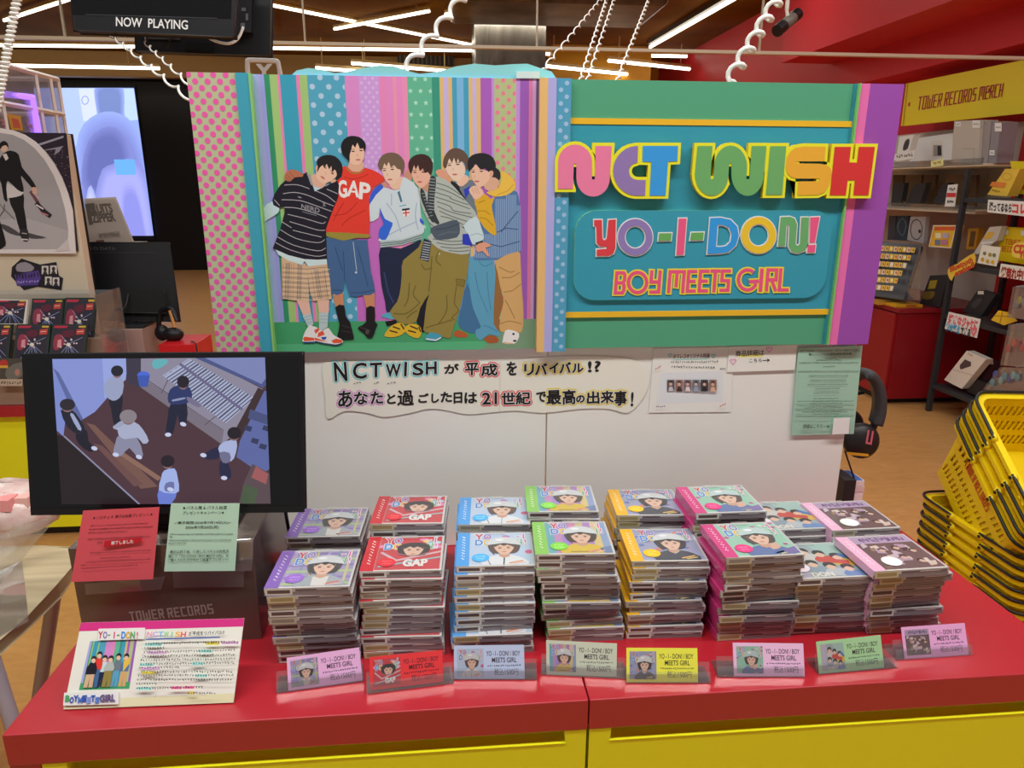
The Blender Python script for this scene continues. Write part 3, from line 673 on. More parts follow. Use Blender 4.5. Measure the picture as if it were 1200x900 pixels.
# olive cargo-trouser figure in the striped knit
T5()
a.poly([(268, 190), (285, 150), (390, 62), (410, 18), (480, 15), (560, 75), (700, 108), (768, 108), (752, 290), (722, 430), (692, 560), (652, 662), (632, 742), (590, 742), (440, 702), (430, 650), (450, 480), (470, 412), (400, 522), (372, 622), (290, 642), (220, 612), (174, 545), (230, 470), (256, 350)], '86793f', 2)
for l in ([(490, 130), (480, 260), (465, 400)], [(410, 190), (440, 230), (490, 215)], [(320, 330), (310, 450), (280, 510)], [(200, 560), (300, 560), (400, 480)], [(370, 350), (350, 420), (400, 480)], [(440, 670), (540, 640), (640, 610)], [(600, 420), (600, 540), (540, 640)], [(300, 600), (340, 560), (380, 540)], [(540, 90), (520, 160), (560, 200)]): a.line(smooth(l, 4, False), 8, '655a2c')
a.poly([(672, 300), (740, 310), (728, 360), (676, 345)], '786b36'); a.line([(672, 300), (740, 310), (728, 360), (676, 345)], 4, '574d26', True); a.line(smooth([(676, 350), (660, 480), (690, 540), (640, 590), (660, 610)], 4, False), 5, '574d26'); a.ell(545, 112, 7, 7, 'b9b09a')
a.poly([(443, 738), (480, 704), (560, 724), (562, 746), (520, 770), (445, 762)], '3f93ae', 2); a.line([(445, 752), (520, 762), (558, 742)], 9, 'd5dde0')
T2()
a.poly([(448, 400), (470, 380), (520, 420), (545, 350), (600, 298), (700, 358), (765, 430), (850, 530), (892, 602), (792, 682), (735, 640), (800, 700), (832, 745), (836, 882), (700, 876), (600, 842), (520, 762), (560, 720), (530, 640), (490, 560), (465, 480)], 'a3ada9', 2)
a.dk = .05
for l in ([(590, 350), (680, 380), (770, 440)], [(585, 385), (690, 420), (800, 480)], [(580, 420), (690, 455), (700, 470), (830, 515)], [(580, 455), (690, 490), (840, 545)], [(590, 490), (690, 525), (720, 560), (850, 580)], [(595, 525), (700, 570), (860, 610)], [(610, 560), (700, 600), (820, 640)], [(620, 600), (700, 620), (790, 665)],
          [(480, 470), (530, 500)], [(490, 510), (545, 540)], [(500, 560), (560, 590)], [(520, 610), (580, 640)], [(535, 650), (570, 680)], [(560, 770), (700, 790), (835, 780)], [(590, 800), (700, 815), (835, 805)], [(620, 830), (720, 842), (835, 832)], [(680, 858), (760, 865), (835, 858)]): a.line(smooth(l, 3, False), 7, '5c6866')
a.dk = 1; a.k = math.ceil(a.k)
a.poly([(545, 690), (640, 652), (742, 628), (765, 692), (742, 760), (602, 778), (560, 742)], '4a5664', 2); a.line([(580, 700), (670, 690), (750, 660)], 6, '36414e'); a.line([(600, 745), (680, 720), (750, 720)], 6, '5f6c7a')
a.poly([(468, 382), (530, 328), (545, 300), (562, 340), (532, 422), (500, 402)], SKd, 2)
a.poly([(545, 300), (585, 318), (577, 430), (572, 560), (612, 652), (578, 652), (528, 560), (523, 430)], '33393f', 2)
a.poly([(468, 390), (500, 420), (535, 560), (575, 640), (550, 640), (500, 540), (470, 460)], '33393f', 2)
a.dk = .05
for i in range(11): y = 318+i*23; a.line([(532+max(0, i-9)*8, y), (578+max(0, i-9)*10, y+5)], 6, '8e9a9c')
for i in range(8): y = 430+i*24; a.line([(476+i*9, y), (505+i*8, y-4)], 5, '8e9a9c')
a.dk = 1; a.k = math.ceil(a.k)
a.poly([(398, 240), (420, 203), (462, 208), (502, 252), (542, 280), (532, 332), (500, 372), (466, 386), (430, 350), (408, 310)], 'd3a794', 3)
a.poly([(378, 232), (380, 190), (410, 150), (470, 131), (530, 148), (560, 200), (556, 262), (542, 292), (524, 268), (500, 275), (485, 240), (462, 262), (450, 215), (432, 250), (420, 215), (406, 262), (395, 282)], '3c2826', 2)
face(a, [(425, 270), (488, 268)], (462, 342), (448, 308), 13)
T3(); a.poly([(270, 735), (322, 730), (347, 826), (270, 812)], '2b3ab0')
a.poly([(278, 672), (372, 600), (412, 690), (432, 762), (400, 802), (345, 812), (318, 740)], 'b8cdd8', 2); a.line([(330, 745), (380, 730), (425, 745)], 6, '8fa9b6'); a.poly([(365, 800), (420, 782), (426, 800), (372, 820)], '2f3430')
a.poly([(368, 822), (430, 796), (482, 814), (474, 830), (446, 836), (452, 856), (472, 894), (458, 902), (420, 862), (384, 872)], 'cd937c', 2)
T5()
a.poly([(430, -4), (486, 18), (466, 172), (398, 150)], '2a3040')
for i in range(8): a.line([(428-i*3, 22+i*18), (480-i*2, 32+i*18)], 6, 'a9b4bc')
# red-shirt figure
T4()
a.poly([(513, 402), (592, 402), (600, 502), (535, 518)], 'b9805f'); a.poly([(744, 418), (830, 402), (830, 518), (768, 522)], 'b9805f')
a.poly([(533, 514), (600, 500), (612, 580), (642, 620), (652, 655), (674, 742), (660, 757), (560, 757), (551, 720), (566, 640)], '1c1a1d', 2); a.poly([(766, 518), (830, 514), (832, 620), (852, 640), (840, 672), (815, 742), (775, 744), (750, 712), (708, 682), (712, 660), (766, 625)], '1c1a1d', 2)
a.line([(580, 650), (650, 670)], 5, '3a3638'); a.line([(575, 690), (660, 705)], 5, '3a3638'); a.ell(775, 700, 14, 18, '4a4648'); a.line([(720, 665), (800, 690)], 5, '45413f')
a.poly([(470, 0), (560, 5), (760, 8), (776, 30), (802, 250), (833, 402), (742, 424), (642, 427), (604, 300), (590, 407), (503, 407), (488, 250), (473, 150)], '3f5f8a', 2)
for l in ([(595, 90), (600, 200), (604, 300)], [(530, 60), (560, 150), (590, 240)], [(510, 385), (590, 388)], [(650, 405), (740, 405), (828, 385)], [(700, 60), (740, 200), (780, 360)]): a.line(l, 6, '2b456c')
a.line(smooth([(668, 20), (680, 120), (695, 240)], 4, False), 4, 'b9c0c6'); a.ell(690, 252, 9, 8, 'b9c0c6')
T1()
a.poly([(640, 250), (738, 252), (748, 302), (700, 338), (638, 332)], 'c9a08a', 2)
a.poly([(590, 290), (630, 298), (662, 328), (720, 328), (760, 300), (850, 333), (898, 370), (898, 402), (832, 440), (797, 500), (787, 560), (787, 802), (660, 792), (464, 782), (475, 700), (520, 600), (556, 520), (550, 395), (582, 370)], 'cf3a2e', 2)
for l in ([(600, 370), (680, 385), (780, 350)], [(520, 660), (620, 640), (700, 560)], [(580, 740), (640, 680), (760, 620)], [(600, 560), (560, 620), (520, 700)]): a.line(smooth(l, 4, False), 6, 'a5281f')
a.line(smooth([(618, 300), (650, 332), (700, 342), (748, 318)], 4, False), 9, '8f7a3a')
a.poly([(458, 784), (782, 800), (776, 828), (700, 826), (600, 848), (530, 832), (462, 812)], '8c8238', 2)
for ch, q in (('G', [(554, 398), (616, 398), (560, 520)]), ('A', [(632, 398), (716, 408), (624, 508)]), ('P', [(724, 412), (796, 424), (716, 528)])): a.text(ch, q, 'e4dcd8', .035)
a.ell(672, 466, 16, 7, 'cf3a2e')
a.poly([(636, 180), (642, 132), (682, 100), (728, 120), (750, 170), (750, 222), (726, 266), (690, 280), (650, 264), (634, 218)], SK, 3)
a.poly([(580, 170), (577, 130), (600, 85), (650, 60), (712, 68), (752, 100), (764, 142), (752, 178), (742, 150), (720, 158), (700, 110), (684, 150), (665, 125), (652, 172), (642, 205), (640, 258), (612, 222), (590, 202)], '1d1b1e', 2)
face(a, [(668, 176), (728, 170)], (706, 240), (704, 208), 13)
# navy striped polo figure at the left
T4()
a.poly([(243, 462), (335, 462), (352, 562), (295, 582)], 'd3a99a'); a.poly([(398, 460), (488, 458), (484, 558), (412, 560)], 'd3a99a')
a.poly([(288, 580), (352, 558), (370, 642), (330, 664)], 'a9bcc0'); a.poly([(410, 556), (482, 552), (476, 662), (412, 704)], 'a9bcc0')
for y in (580, 605, 630): a.line([(415, y), (478, y-2)], 4, '8aa0a4'); a.line([(300, y+10), (360, y-8)], 4, '8aa0a4')
for P in ([(288, 752), (305, 700), (340, 650), (372, 658), (412, 680), (388, 740), (380, 772), (320, 782), (290, 772)], [(374, 742), (400, 690), (440, 690), (482, 668), (520, 722), (582, 756), (588, 782), (540, 797), (450, 782), (380, 768)]): a.poly(P, 'dadde2', 2)
for P in ([(290, 750), (305, 735), (375, 745), (378, 765), (300, 770)], [(375, 685), (410, 668), (412, 690), (385, 715)], [(405, 705), (440, 690), (455, 720), (400, 740)], [(505, 765), (540, 750), (585, 760), (586, 782), (520, 785)], [(378, 742), (420, 755), (480, 775), (380, 762)]): a.poly(P, 'd2543a')
a.poly([(425, 740), (470, 735), (462, 755), (440, 760)], '2f4ea8'); a.line([(292, 778), (380, 776)], 9, '2f4690'); a.line([(385, 770), (450, 786), (540, 798), (586, 786)], 8, '33406e')
a.poly([(128, 135), (182, 160), (285, 195), (302, 178), (322, 205), (332, 340), (338, 467), (220, 462), (138, 447), (133, 330)], 'c3a384'); a.poly([(320, 205), (472, 188), (492, 300), (507, 452), (370, 467), (343, 400)], 'c3a384')
a.dk = .04
for q, xs_, y0, y1, sh in (([(128, 135), (182, 160), (285, 195), (322, 205), (338, 467), (138, 447)], (165, 178, 190, 255, 268, 280), 140, 470, -8), ([(320, 205), (472, 188), (507, 452), (370, 467)], (378, 391, 403, 450), 190, 470, 30)):
    a.cl = None
    for x in xs_: a.line([(x, y0+40), (x+sh, y1-16)], 5, '5a5a62')
    for x in (xs_[0]+40, xs_[0]-24, xs_[2]+32): a.line([(x, y0+45), (x+sh, y1-18)], 4, 'a8795e')
for i in range(7):
    y = 215+i*36; a.line([(136, y), (330, y+12)], 4, '6c6a6c'); a.line([(332, y+10), (495, y-6)], 4, '6c6a6c'); a.line([(136, y+18), (330, y+28)], 3, 'e0c8ae'); a.line([(332, y+28), (495, y+12)], 3, 'e0c8ae')
a.dk = 1; a.k = math.ceil(a.k)
a.poly([(72, 60), (180, 105), (300, 145), (320, 148), (470, 150), (472, 190), (330, 206), (302, 166), (285, 196), (180, 162), (108, 120)], 'bcd0da')
T1()
a.poly([(-2, 600), (40, 562), (75, 556), (112, 600), (100, 642), (20, 692), (-2, 702)], 'b3cbdc', 2)
a.poly([(60, 545), (75, 500), (120, 430), (160, 392), (240, 370), (322, 333), (346, 395), (376, 474), (430, 457), (482, 428), (545, 393), (562, 430), (556, 520), (526, 592), (492, 680), (464, 760), (472, 987), (400, 992), (300, 987), (180, 957), (64, 906), (70, 890), (120, 760), (152, 640), (150, 592), (108, 602), (68, 580)], '1e1c28')
a.dk = .04
for l in ([(150, 430), (250, 428), (340, 458)], [(140, 495), (230, 485), (330, 508), (430, 552), (522, 588)], [(130, 540), (260, 546), (360, 575), (505, 628)], [(150, 598), (250, 604), (400, 648), (472, 676)], [(175, 650), (300, 680), (430, 718), (460, 706)], [(190, 705), (300, 738), (400, 768), (458, 770)], [(215, 770), (330, 798), (432, 822)], [(132, 706), (205, 752)], [(120, 765), (240, 832), (400, 864), (455, 840)], [(100, 820), (220, 882), (400, 925), (462, 902)], [(470, 460), (550, 495)], [(85, 862), (200, 920), (380, 965), (466, 955)], [(75, 540), (115, 585)], [(380, 470), (470, 510), (535, 560)]): a.line(smooth(l, 3, False), 5, 'a7a5ac')
a.dk = 1; a.k = math.ceil(a.k)
a.text('NERD', [(280, 572), (416, 606), (278, 606)], '85868f', .02); a.line([(285, 630), (392, 660)], 6, '6a6b75'); a.line([(252, 518), (278, 525)], 8, '8a8b94'); a.line([(440, 560), (460, 592)], 5, '8a8b94'); a.line([(458, 565), (440, 592)], 5, '8a8b94')
a.poly([(345, 392), (372, 345), (470, 402), (432, 455), (384, 448)], 'c9a08c', 2); a.poly([(360, 420), (384, 446), (432, 452), (380, 478)], 'a9c4dc'); a.poly([(318, 338), (345, 352), (368, 430), (352, 432)], '8d9196')
a.poly([(410, 288), (470, 262), (532, 298), (548, 350), (522, 384), (482, 408), (440, 417), (408, 395), (388, 350)], SK, 3); a.ell(396, 300, 10, 22, 'c99c88', .2); a.ell(520, 400, 24, 11, 'c99c88', -.4)
a.poly([(402, 292), (394, 250), (420, 218), (470, 203), (532, 213), (578, 260), (590, 320), (572, 372), (535, 392), (546, 350), (530, 312), (510, 335), (505, 285), (488, 312), (470, 270), (452, 300), (440, 280), (415, 302), (398, 335)], '211f22', 2)
face(a, [(456, 298), (512, 342)], (440, 374), (466, 345), 13, .62)
a.poly([(152, 352), (190, 315), (240, 318), (288, 345), (288, 367), (230, 372), (196, 402), (158, 392)], 'a8684e', 2)
for p, q in (((170, 350), (205, 392)), ((190, 335), (225, 375)), ((160, 370), (185, 398))): a.line([p, q], 4, '7d4a36')
a.T(); figs = obj('group_figures_print', a, pic)
# ================================================================ paper notices on the backing boards
mb_ = plY(YB-.0015)
A_ = lambda pts, ox, oy, sc: [(ox+u/sc, oy+v/sc) for u, v in pts]
ban = smooth(A_([(25, 72), (62, 57), (180, 53), (300, 52), (450, 55), (600, 58), (690, 54), (760, 44), (860, 38), (1000, 37), (1110, 48), (1160, 85), (1171, 130), (1150, 185), (1098, 236), (1030, 222), (930, 222), (800, 236), (700, 228), (600, 236), (530, 241), (455, 226), (395, 222), (330, 237), (240, 251), (180, 236), (100, 230), (42, 258), (34, 190)], 370, 405, 3), 3)
o, a = paper('handwritten_banner', ban, mb_, 'dad4ca', 'long white wavy cut paper banner with two handwritten lines under the picture', 'banner')
a.T(370, 405, 3); banl = []; a.eps = .00001
for s_, x0, x1, y0, y1, e, sl in (('N', 64, 106, 60, 124, '6fc3c8', 5), ('C', 132, 178, 62, 116, '6fc3c8', 0), ('T', 192, 232, 62, 110, '6fc3c8', 0), ('W', 248, 298, 66, 108, '6fc3c8', 0), ('I', 306, 330, 58, 106, '6fc3c8', 0), ('S', 342, 378, 62, 104, '6fc3c8', 0), ('H', 388, 424, 58, 100, '6fc3c8', 0),
        ('が', 453, 502, 66, 98, None, 0), ('平', 526, 572, 62, 104, 'cf4a50', 0), ('成', 582, 638, 66, 106, 'cf4a50', 0), ('を', 672, 706, 58, 104, None, 0),
        ('リ', 734, 766, 66, 104, 'dcc247', 0), ('バ', 772, 812, 64, 102, 'dcc247', 0), ('イ', 822, 852, 62, 96, 'dcc247', 0), ('バ', 858, 896, 60, 96, 'dcc247', 0), ('ル', 902, 940, 64, 94, 'dcc247', 0), ('!?', 958, 1000, 56, 92, None, 0),
        ('あ', 80, 128, 160, 216, 'c88fc4', 0), ('な', 136, 182, 164, 206, 'c88fc4', 0), ('た', 194, 236, 162, 204, 'c88fc4', 0), ('と', 252, 280, 170, 204, None, 0), ('過', 288, 344, 158, 210, None, 0), ('ご', 362, 396, 170, 200, None, 0), ('し', 408, 432, 170, 200, None, 0), ('た', 440, 478, 164, 198, None, 0), ('日', 486, 514, 166, 202, None, 0), ('は', 524, 566, 166, 202, None, 0),
        ('21', 586, 636, 166, 206, 'cf4a50', 0), ('世', 654, 700, 166, 206, 'cf4a50', 0), ('紀', 704, 754, 164, 206, 'cf4a50', 0), ('で', 776, 808, 164, 198, None, 0), ('最', 812, 862, 158, 206, 'dcc247', 0), ('高', 868, 912, 156, 206, 'dcc247', 0), ('の', 916, 944, 176, 200, 'dcc247', 0), ('出', 954, 996, 162, 204, 'dcc247', 0), ('来', 1002, 1046, 160, 202, 'dcc247', 0), ('事', 1050, 1092, 160, 210, 'dcc247', 0), ('!', 1102, 1118, 164, 212, None, 0)):
    banl.append((s_, [(x0, y0), (x1, y0-2), (x0+sl, y1)], e))
for ps in range(3):
    a.dk = .05
    for s_, q, e in banl:
        if s_ in 'I!': q = [(q[0][0]+8, q[0][1]), (q[0][0]+14, q[0][1]), (q[0][0]+6, q[2][1])]
        if ps == 0 and e: a.text(s_, q, e, 0, 8.5)
        if ps == 1 and e: a.text(s_, q, 'e4ded4', 0, 4.0)
        if ps == 2: a.text(s_, q, '1f1d1f', 0, 1.5)
    a.k = math.ceil(a.k)+1
a.dk = 1
for x0, x1 in ((132, 160), (205, 222), (250, 282)): a.scrib(x0, 133, x1, 128, '3a3638', 3, 5, 1.6)
a.line([(648, 56), (646, 234)], 1.2, 'bdb6ac')
obj('handwriting', a, o)
# white notice with six small pictures
q = A_([(50, 39), (486, 30), (465, 381), (25, 385)], 755, 400, 4.615)
o, a = paper('photo_notice', q, mb_, 'd9d6d0', 'white handwritten notice with a strip of six tiny portraits, on the right board', 'notice'); a.T(755, 400, 4.615)
a.poly([(82, 172), (428, 160), (422, 326), (70, 336)], 'ccd0dc')
a.text('タワレコオリジナル特典', [(156, 68), (354, 64), (154, 94)], '252427', .012); a.text('♡', [(128, 66), (150, 65), (128, 88)], '4fb3ae', .02); a.text('♡', [(362, 70), (384, 69), (362, 92)], '4fb3ae', .02)
a.line([(154, 99), (352, 93)], 3, '7cc6c2')
a.scrib(140, 112, 400, 108, '4a484c', 22, 12, 2, 1); a.scrib(142, 136, 380, 140, '3a383c', 18, 13, 2.4, 2); a.scrib(408, 146, 440, 148, '3a383c', 3, 10, 2, 3)
for i, c in enumerate(('5a5358', '8d6a66', '77616a', '6d727c', '463c40', '86685e')):
    x = 122+i*45; a.rect(x, 207-i*.4, x+40, 270-i*.4, c); a.ell(x+20, 228, 9, 11, 'c9a795'); a.poly([(x+6, 268), (x+12, 244), (x+28, 244), (x+36, 268)], ('b9b4bc', '3a3034', 'd0c6c4', '8f98aa', '2a262a', 'caa48c')[i]); a.poly([(x+9, 226), (x+13, 213), (x+27, 213), (x+31, 228), (x+20, 220)], '2a2224')
a.scrib(58, 350, 112, 348, '6a4a78', 5, 11, 2.5, 4)
for x, y in ((58, 150), (70, 145), (80, 138), (405, 352), (417, 346), (429, 341)): a.line([(x, y), (x+5, y-10)], 4, 'a04a40')
obj('handwriting', a, o)
q = A_([(460, 28), (830, 17), (812, 154), (447, 166)], 755, 400, 4.615)
o, a = paper('small_notice', q, on_plane((0, YB-.004, 0), (0, -1, 0)), 'd9d6cf', 'small white handwritten notice with an arrow beside the mint sheet', 'notice'); a.T(755, 400, 4.615)
a.poly([(508, 72), (640, 68), (640, 84), (508, 88)], 'd8cf7a'); a.text('商品詳細は', [(494, 50), (646, 44), (494, 82)], '252427', .012); a.text('こちら', [(568, 94), (634, 91), (568, 114)], '252427', .008)
a.line([(640, 103), (674, 101)], 3.5, '252427'); a.line([(662, 94), (676, 101), (664, 109)], 3.5, '252427')
a.text('♡', [(658, 32), (692, 30), (658, 62)], 'd78fc0', .02); a.text('♡', [(462, 96), (496, 94), (462, 126)], 'd78fc0', .02)
obj('handwriting', a, o)
q = A_([(832, 36), (1180, 22), (1132, 500), (795, 508)], 755, 400, 4.615)
o, a = paper('mint_notice', q, on_plane((0, YB-.006, 0), (0, -1, 0)), '93b8a6', 'mint green printed notice taped on the right end of the board', 'notice'); a.T(755, 400, 4.615)
a.text('NCTWISH『YO-I-DON! / BOY MEETS GIRL』', [(842, 44), (1168, 40), (842, 58)], '3d4a46', .0); a.text('購入シリアル応募抽選特典詳細', [(888, 64), (1120, 60), (888, 78)], '34403c', .0)
for i, (x0, x1, y) in enumerate(((975, 1035, 92), (930, 1065, 102), (835, 1155, 116), (965, 1030, 136), (828, 1160, 162), (885, 1100, 186), (892, 1090, 210), (880, 1095, 232), (920, 1055, 255), (912, 1050, 278), (910, 1045, 308), (822, 1132, 322), (890, 1065, 334), (822, 1128, 346), (855, 1065, 357), (812, 1125, 370), (850, 1090, 379), (905, 1045, 389), (812, 1125, 402))):
    a.scrib(x0, y, x1, y-2, '3f4c48', max(5, int((x1-x0)/8)), 8, 1.8, i)
a.text('詳細はこちら', [(852, 444), (956, 440), (850, 468)], '2a302e', .012); a.line([(958, 456), (990, 455)], 3, '2a302e'); a.line([(980, 449), (992, 455), (980, 462)], 3, '2a302e')
a.poly([(1016, 410), (1103, 406), (1096, 494), (1006, 498)], 'd5dad6')
obj('print', a, o)

# ================================================================ grey pedestal box with the desktop screen
bx0, bx1, by0, by1, bz = -.668, -.356, 1.178, 1.44, .2
M_box = C('5d5049', .22, .6, metal=.35, g=.7)
t = thing('pedestal_box', 'dark grey mirror-like pedestal box carrying the desktop screen', 'box', ((bx0+bx1)/2, 1.3, 0))
b = MB(); b.box((bx0, by0, 0), (bx1, by1, bz), M_box); obj('shell', b, t, bevel=.002)
a = Art(plY(by0-.0002), .0001); a.sfont('TOWER RECORDS', [(150.5, 717), (248.5, 707.5), (153, 728.5)], .42, '837a76'); obj('front_lettering', a, t)
tl = R_(8); PB = Vector((0, 1.205, .2405)); nM = Vector((0, -math.cos(tl), math.sin(tl)))
mm = on_plane(PB, nM)
mon = thing('desktop_screen', 'black desktop screen playing a video of figures on a brown floor', 'monitor', (-.5, 1.27, bz))
q = [(27.5, 417), (352, 415), (355, 598.5), (38, 602)]
b = MB(); b.prism(q, -.022, 0, mm, C('17171a', .35)); obj('casing', b, mon, bevel=.003)
b = MB(); b.prism([(31, 420), (349, 418), (351.5, 592), (41, 595)], .0002, .0006, mm, C('101013', .18, .5)); obj('glass_face', b, mon)
b = MB(); pc = mm(190, 560, -.022); b.box((pc.x-.03, pc.y, bz+.008), (pc.x+.03, pc.y+.03, pc.z+.05), M_dark); obj('neck', b, mon, bevel=.004)
b = MB(); b.box((pc.x-.11, 1.235, bz), (pc.x+.11, 1.40, bz+.010), M_dark); obj('foot', b, mon, bevel=.004)
a = Art(lambda u, v, h: mm(u, v, h+.0008), .00001); a.em = .72; a.T(40, 410, 3.75); a.rough = .2
E_ = [(80, 40), (1015, 33), (1040, 675), (122, 678)]; a.cl = [a.P(p) for p in E_]
a.poly(E_, '4d343e')
a.poly([(80, 30), (420, 30), (404, 120), (268, 272), (215, 305), (150, 200), (82, 60)], '8795d6'); a.poly([(300, 30), (412, 30), (404, 130), (310, 215)], '98a6e2'); a.poly([(82, 60), (150, 200), (130, 380), (96, 350)], '7d8ccf'); a.poly([(85, 80), (110, 100), (215, 300), (195, 330)], '5d68a0')
a.poly([(404, 30), (480, 30), (468, 170), (408, 140)], '3c3648'); a.poly([(100, 372), (132, 380), (470, 690), (110, 690)], '231a20'); a.line([(132, 378), (466, 680)], 7, '8b8ba8')
a.poly([(230, 320), (268, 330), (545, 600), (470, 610)], '77564f', 0); a.poly([(380, 440), (560, 560), (545, 575), (360, 450)], '8d6a5c'); a.poly([(300, 420), (480, 590), (440, 600), (260, 410)], '6d4d4c')
a.poly([(470, 38), (730, 34), (1005, 172), (930, 330), (825, 415), (470, 160)], '8d889c'); a.poly([(470, 120), (835, 350), (825, 415), (470, 165)], '79707e'); a.line([(480, 120), (830, 352)], 4, '5b5260'); a.line([(590, 130), (560, 190)], 4, '5b5260'); a.line([(800, 290), (750, 330)], 4, '5b5260')
kb = [(565, 112), (682, 36), (972, 212), (842, 322)]; a.poly(kb, 'aab0cc'); a.dk = .05
for i in range(24):
    t_ = (i+.5)/24; p = (kb[0][0]+(kb[3][0]-kb[0][0])*t_, kb[0][1]+(kb[3][1]-kb[0][1])*t_); r_ = (kb[1][0]+(kb[2][0]-kb[1][0])*t_, kb[1][1]+(kb[2][1]-kb[1][1])*t_)
    a.line([p, r_], 4.5 if i % 3 else 7, '454a66')
a.dk = 1; a.k = math.ceil(a.k); a.line([(640, 60), (915, 262)], 12, '6b668a')
a.poly([(700, 30), (1020, 30), (1030, 140), (1008, 168), (720, 40)], '4b5588'); a.poly([(740, 30), (1018, 30), (1022, 120), (1000, 150)], '7c86b8'); a.poly([(985, 165), (1015, 180), (900, 400), (868, 380)], '3d2c30')
a.poly([(1012, 180), (1040, 180), (1040, 520), (1000, 545), (890, 470), (905, 400)], '5d69a4'); a.poly([(950, 260), (1035, 290), (1030, 330), (940, 300)], '47517e')
for x, y in ((930, 330), (960, 385), (995, 410), (1010, 330)): a.poly([(x, y), (x+30, y+8), (x+22, y+30), (x-8, y+20)], '343a5c')
a.poly([(960, 500), (1040, 545), (1040, 680), (900, 680), (920, 590)], '5a4a52'); a.poly([(975, 510), (1030, 545), (1020, 590), (955, 560)], 'a05a5c'); a.poly([(925, 590), (985, 610), (970, 680), (905, 670)], '4a5a44')
a.poly([(525, 45), (580, 40), (585, 60), (540, 85), (520, 70)], '63b0b8', 2); a.ell(482, 112, 28, 18, '4a6ad8'); a.poly([(454, 112), (510, 112), (500, 162), (464, 162)], '3e58b0')
def fig(hair, hp, body, bp, legs, lp, shoes, extra=()):
    a.poly(lp, legs, 2); a.poly(bp, body, 2)
    for p, c in extra: a.poly(p, c, 2)
    for s_ in shoes: a.ell(s_[0], s_[1], 14, 9, 'c9d0ee', s_[2])
    a.ell(hp[0], hp[1]+10, hp[2]*.75, hp[3]*.9, '8a6a6c'); a.ell(hp[0], hp[1], hp[2], hp[3], hair)
fig('20202c', (366, 92, 27, 24), '9aa2c4', [(315, 140), (350, 115), (392, 125), (390, 190), (360, 222), (330, 215), (308, 180)], '1d1f30', [(330, 212), (385, 195), (388, 250), (370, 345), (350, 320), (340, 260)], [(362, 340, .2)])
fig('2b2630', (148, 240, 34, 26), '1e2030', [(118, 265), (165, 262), (200, 300), (225, 350), (200, 372), (150, 340)], '1b1b2b', [(185, 365), (232, 352), (240, 400), (268, 432), (245, 448), (195, 410)], [(266, 432, .3)], [([(160, 285), (175, 282), (210, 345), (195, 350)], '9ea6cc')])
fig('8a8088', (415, 292, 38, 30), 'aab0cc', [(375, 330), (440, 315), (480, 350), (505, 400), (480, 412), (455, 385), (400, 392), (372, 372)], '8b8ca6', [(378, 370), (450, 380), (480, 460), (460, 478), (420, 430), (385, 465), (350, 462), (358, 410)], [(360, 460, .2), (462, 470, .4)], [([(350, 335), (395, 305), (405, 318), (362, 348)], '9ea4c0')])
fig('211c28', (656, 140, 27, 27), '2a3768', [(598, 175), (632, 155), (685, 165), (695, 215), (668, 235), (605, 240), (588, 215)], '1c2038', [(602, 235), (672, 232), (668, 330), (640, 330), (632, 280), (612, 365), (580, 368), (588, 300)], [(590, 372, 0), (656, 326, .3)], [([(672, 205), (700, 215), (735, 240), (722, 252), (680, 230)], '77708c'), ([(610, 218), (662, 208), (662, 216), (612, 226)], '8d94b8')])
fig('1f1a24', (880, 365, 30, 27), 'aab4dc', [(845, 400), (890, 398), (888, 450), (865, 490), (815, 450), (815, 420)], '232646', [(810, 425), (825, 470), (770, 482), (745, 470), (755, 452)], [(745, 462, .2), (836, 562, .1)], [([(818, 490), (852, 492), (868, 558), (835, 568), (815, 540)], '232646'), ([(815, 450), (860, 452), (862, 490), (830, 495)], '6f6f90')])
fig('221c28', (588, 488, 30, 27), 'a3b4ea', [(572, 530), (618, 520), (632, 560), (638, 620), (600, 630), (550, 615), (560, 560)], '6d80d4', [(552, 600), (630, 615), (600, 680), (550, 680)], [(600, 612, .2)], [([(580, 585), (615, 580), (612, 620), (575, 618)], '6d74a8')])
a.T(); obj('screen_picture', a, mon)
b = MB(); b.tube(smooth([(-.42, 1.29, .255), (-.40, 1.30, .262), (-.355, 1.31, .25), (-.335, 1.33, .215), (-.332, 1.345, .14), (-.33, 1.38, .04), (-.345, 1.43, .006)], 4, False), .0035, M_black, 8); one('power_cable', b, 'black power cable curving down from the desktop screen to the counter', 'cable')
# printed sheets standing in clear holders on the box front
def sheet(name, q, y, tilt, col, label):
    c = sum(p[1] for p in q)/4; P0 = aY(q[3][0], q[3][1], y); n = Vector((0, -math.cos(R_(tilt)), math.sin(R_(tilt))))
    m = on_plane(P0, n); o, a = paper(name, q, m, col, label, 'notice', rough=.35, g=.52); return o, a, m
q = A_([(127, 85), (540, 65), (505, 455), (62, 470)], 70, 580, 4.615)
o, a, mr = sheet('red_notice', q, 1.160, 7, 'b04650', 'pinkish red printed notice leaning on the pedestal box, left of the mint one'); a.T(70, 580, 4.615)
a.text('★ソロチェキ 展示&抽選プレゼント★', [(180, 116), (506, 95), (178, 134)], '3a1c22', .006)
for i, (x0, y0, x1, y1, n) in enumerate(((165, 168, 480, 152, 30), (158, 186, 505, 170, 34), (155, 204, 365, 195, 20), (152, 238, 490, 222, 34), (205, 256, 240, 254, 4), (165, 312, 495, 296, 32), (220, 340, 385, 332, 16), (145, 362, 495, 344, 34), (120, 378, 145, 376, 3), (120, 394, 425, 374, 30))): a.scrib(x0, y0, x1, y1, '47222a', n, 9, 2, i)
a.poly([(248, 246), (450, 224), (447, 252), (243, 280)], 'b51f2c'); a.text('終了しました', [(285, 246), (402, 236), (286, 266)], 'f0e6e6', .03)
obj('print', a, o)
q = A_([(603, 45), (973, 45), (948, 410), (565, 413)], 70, 580, 4.615)
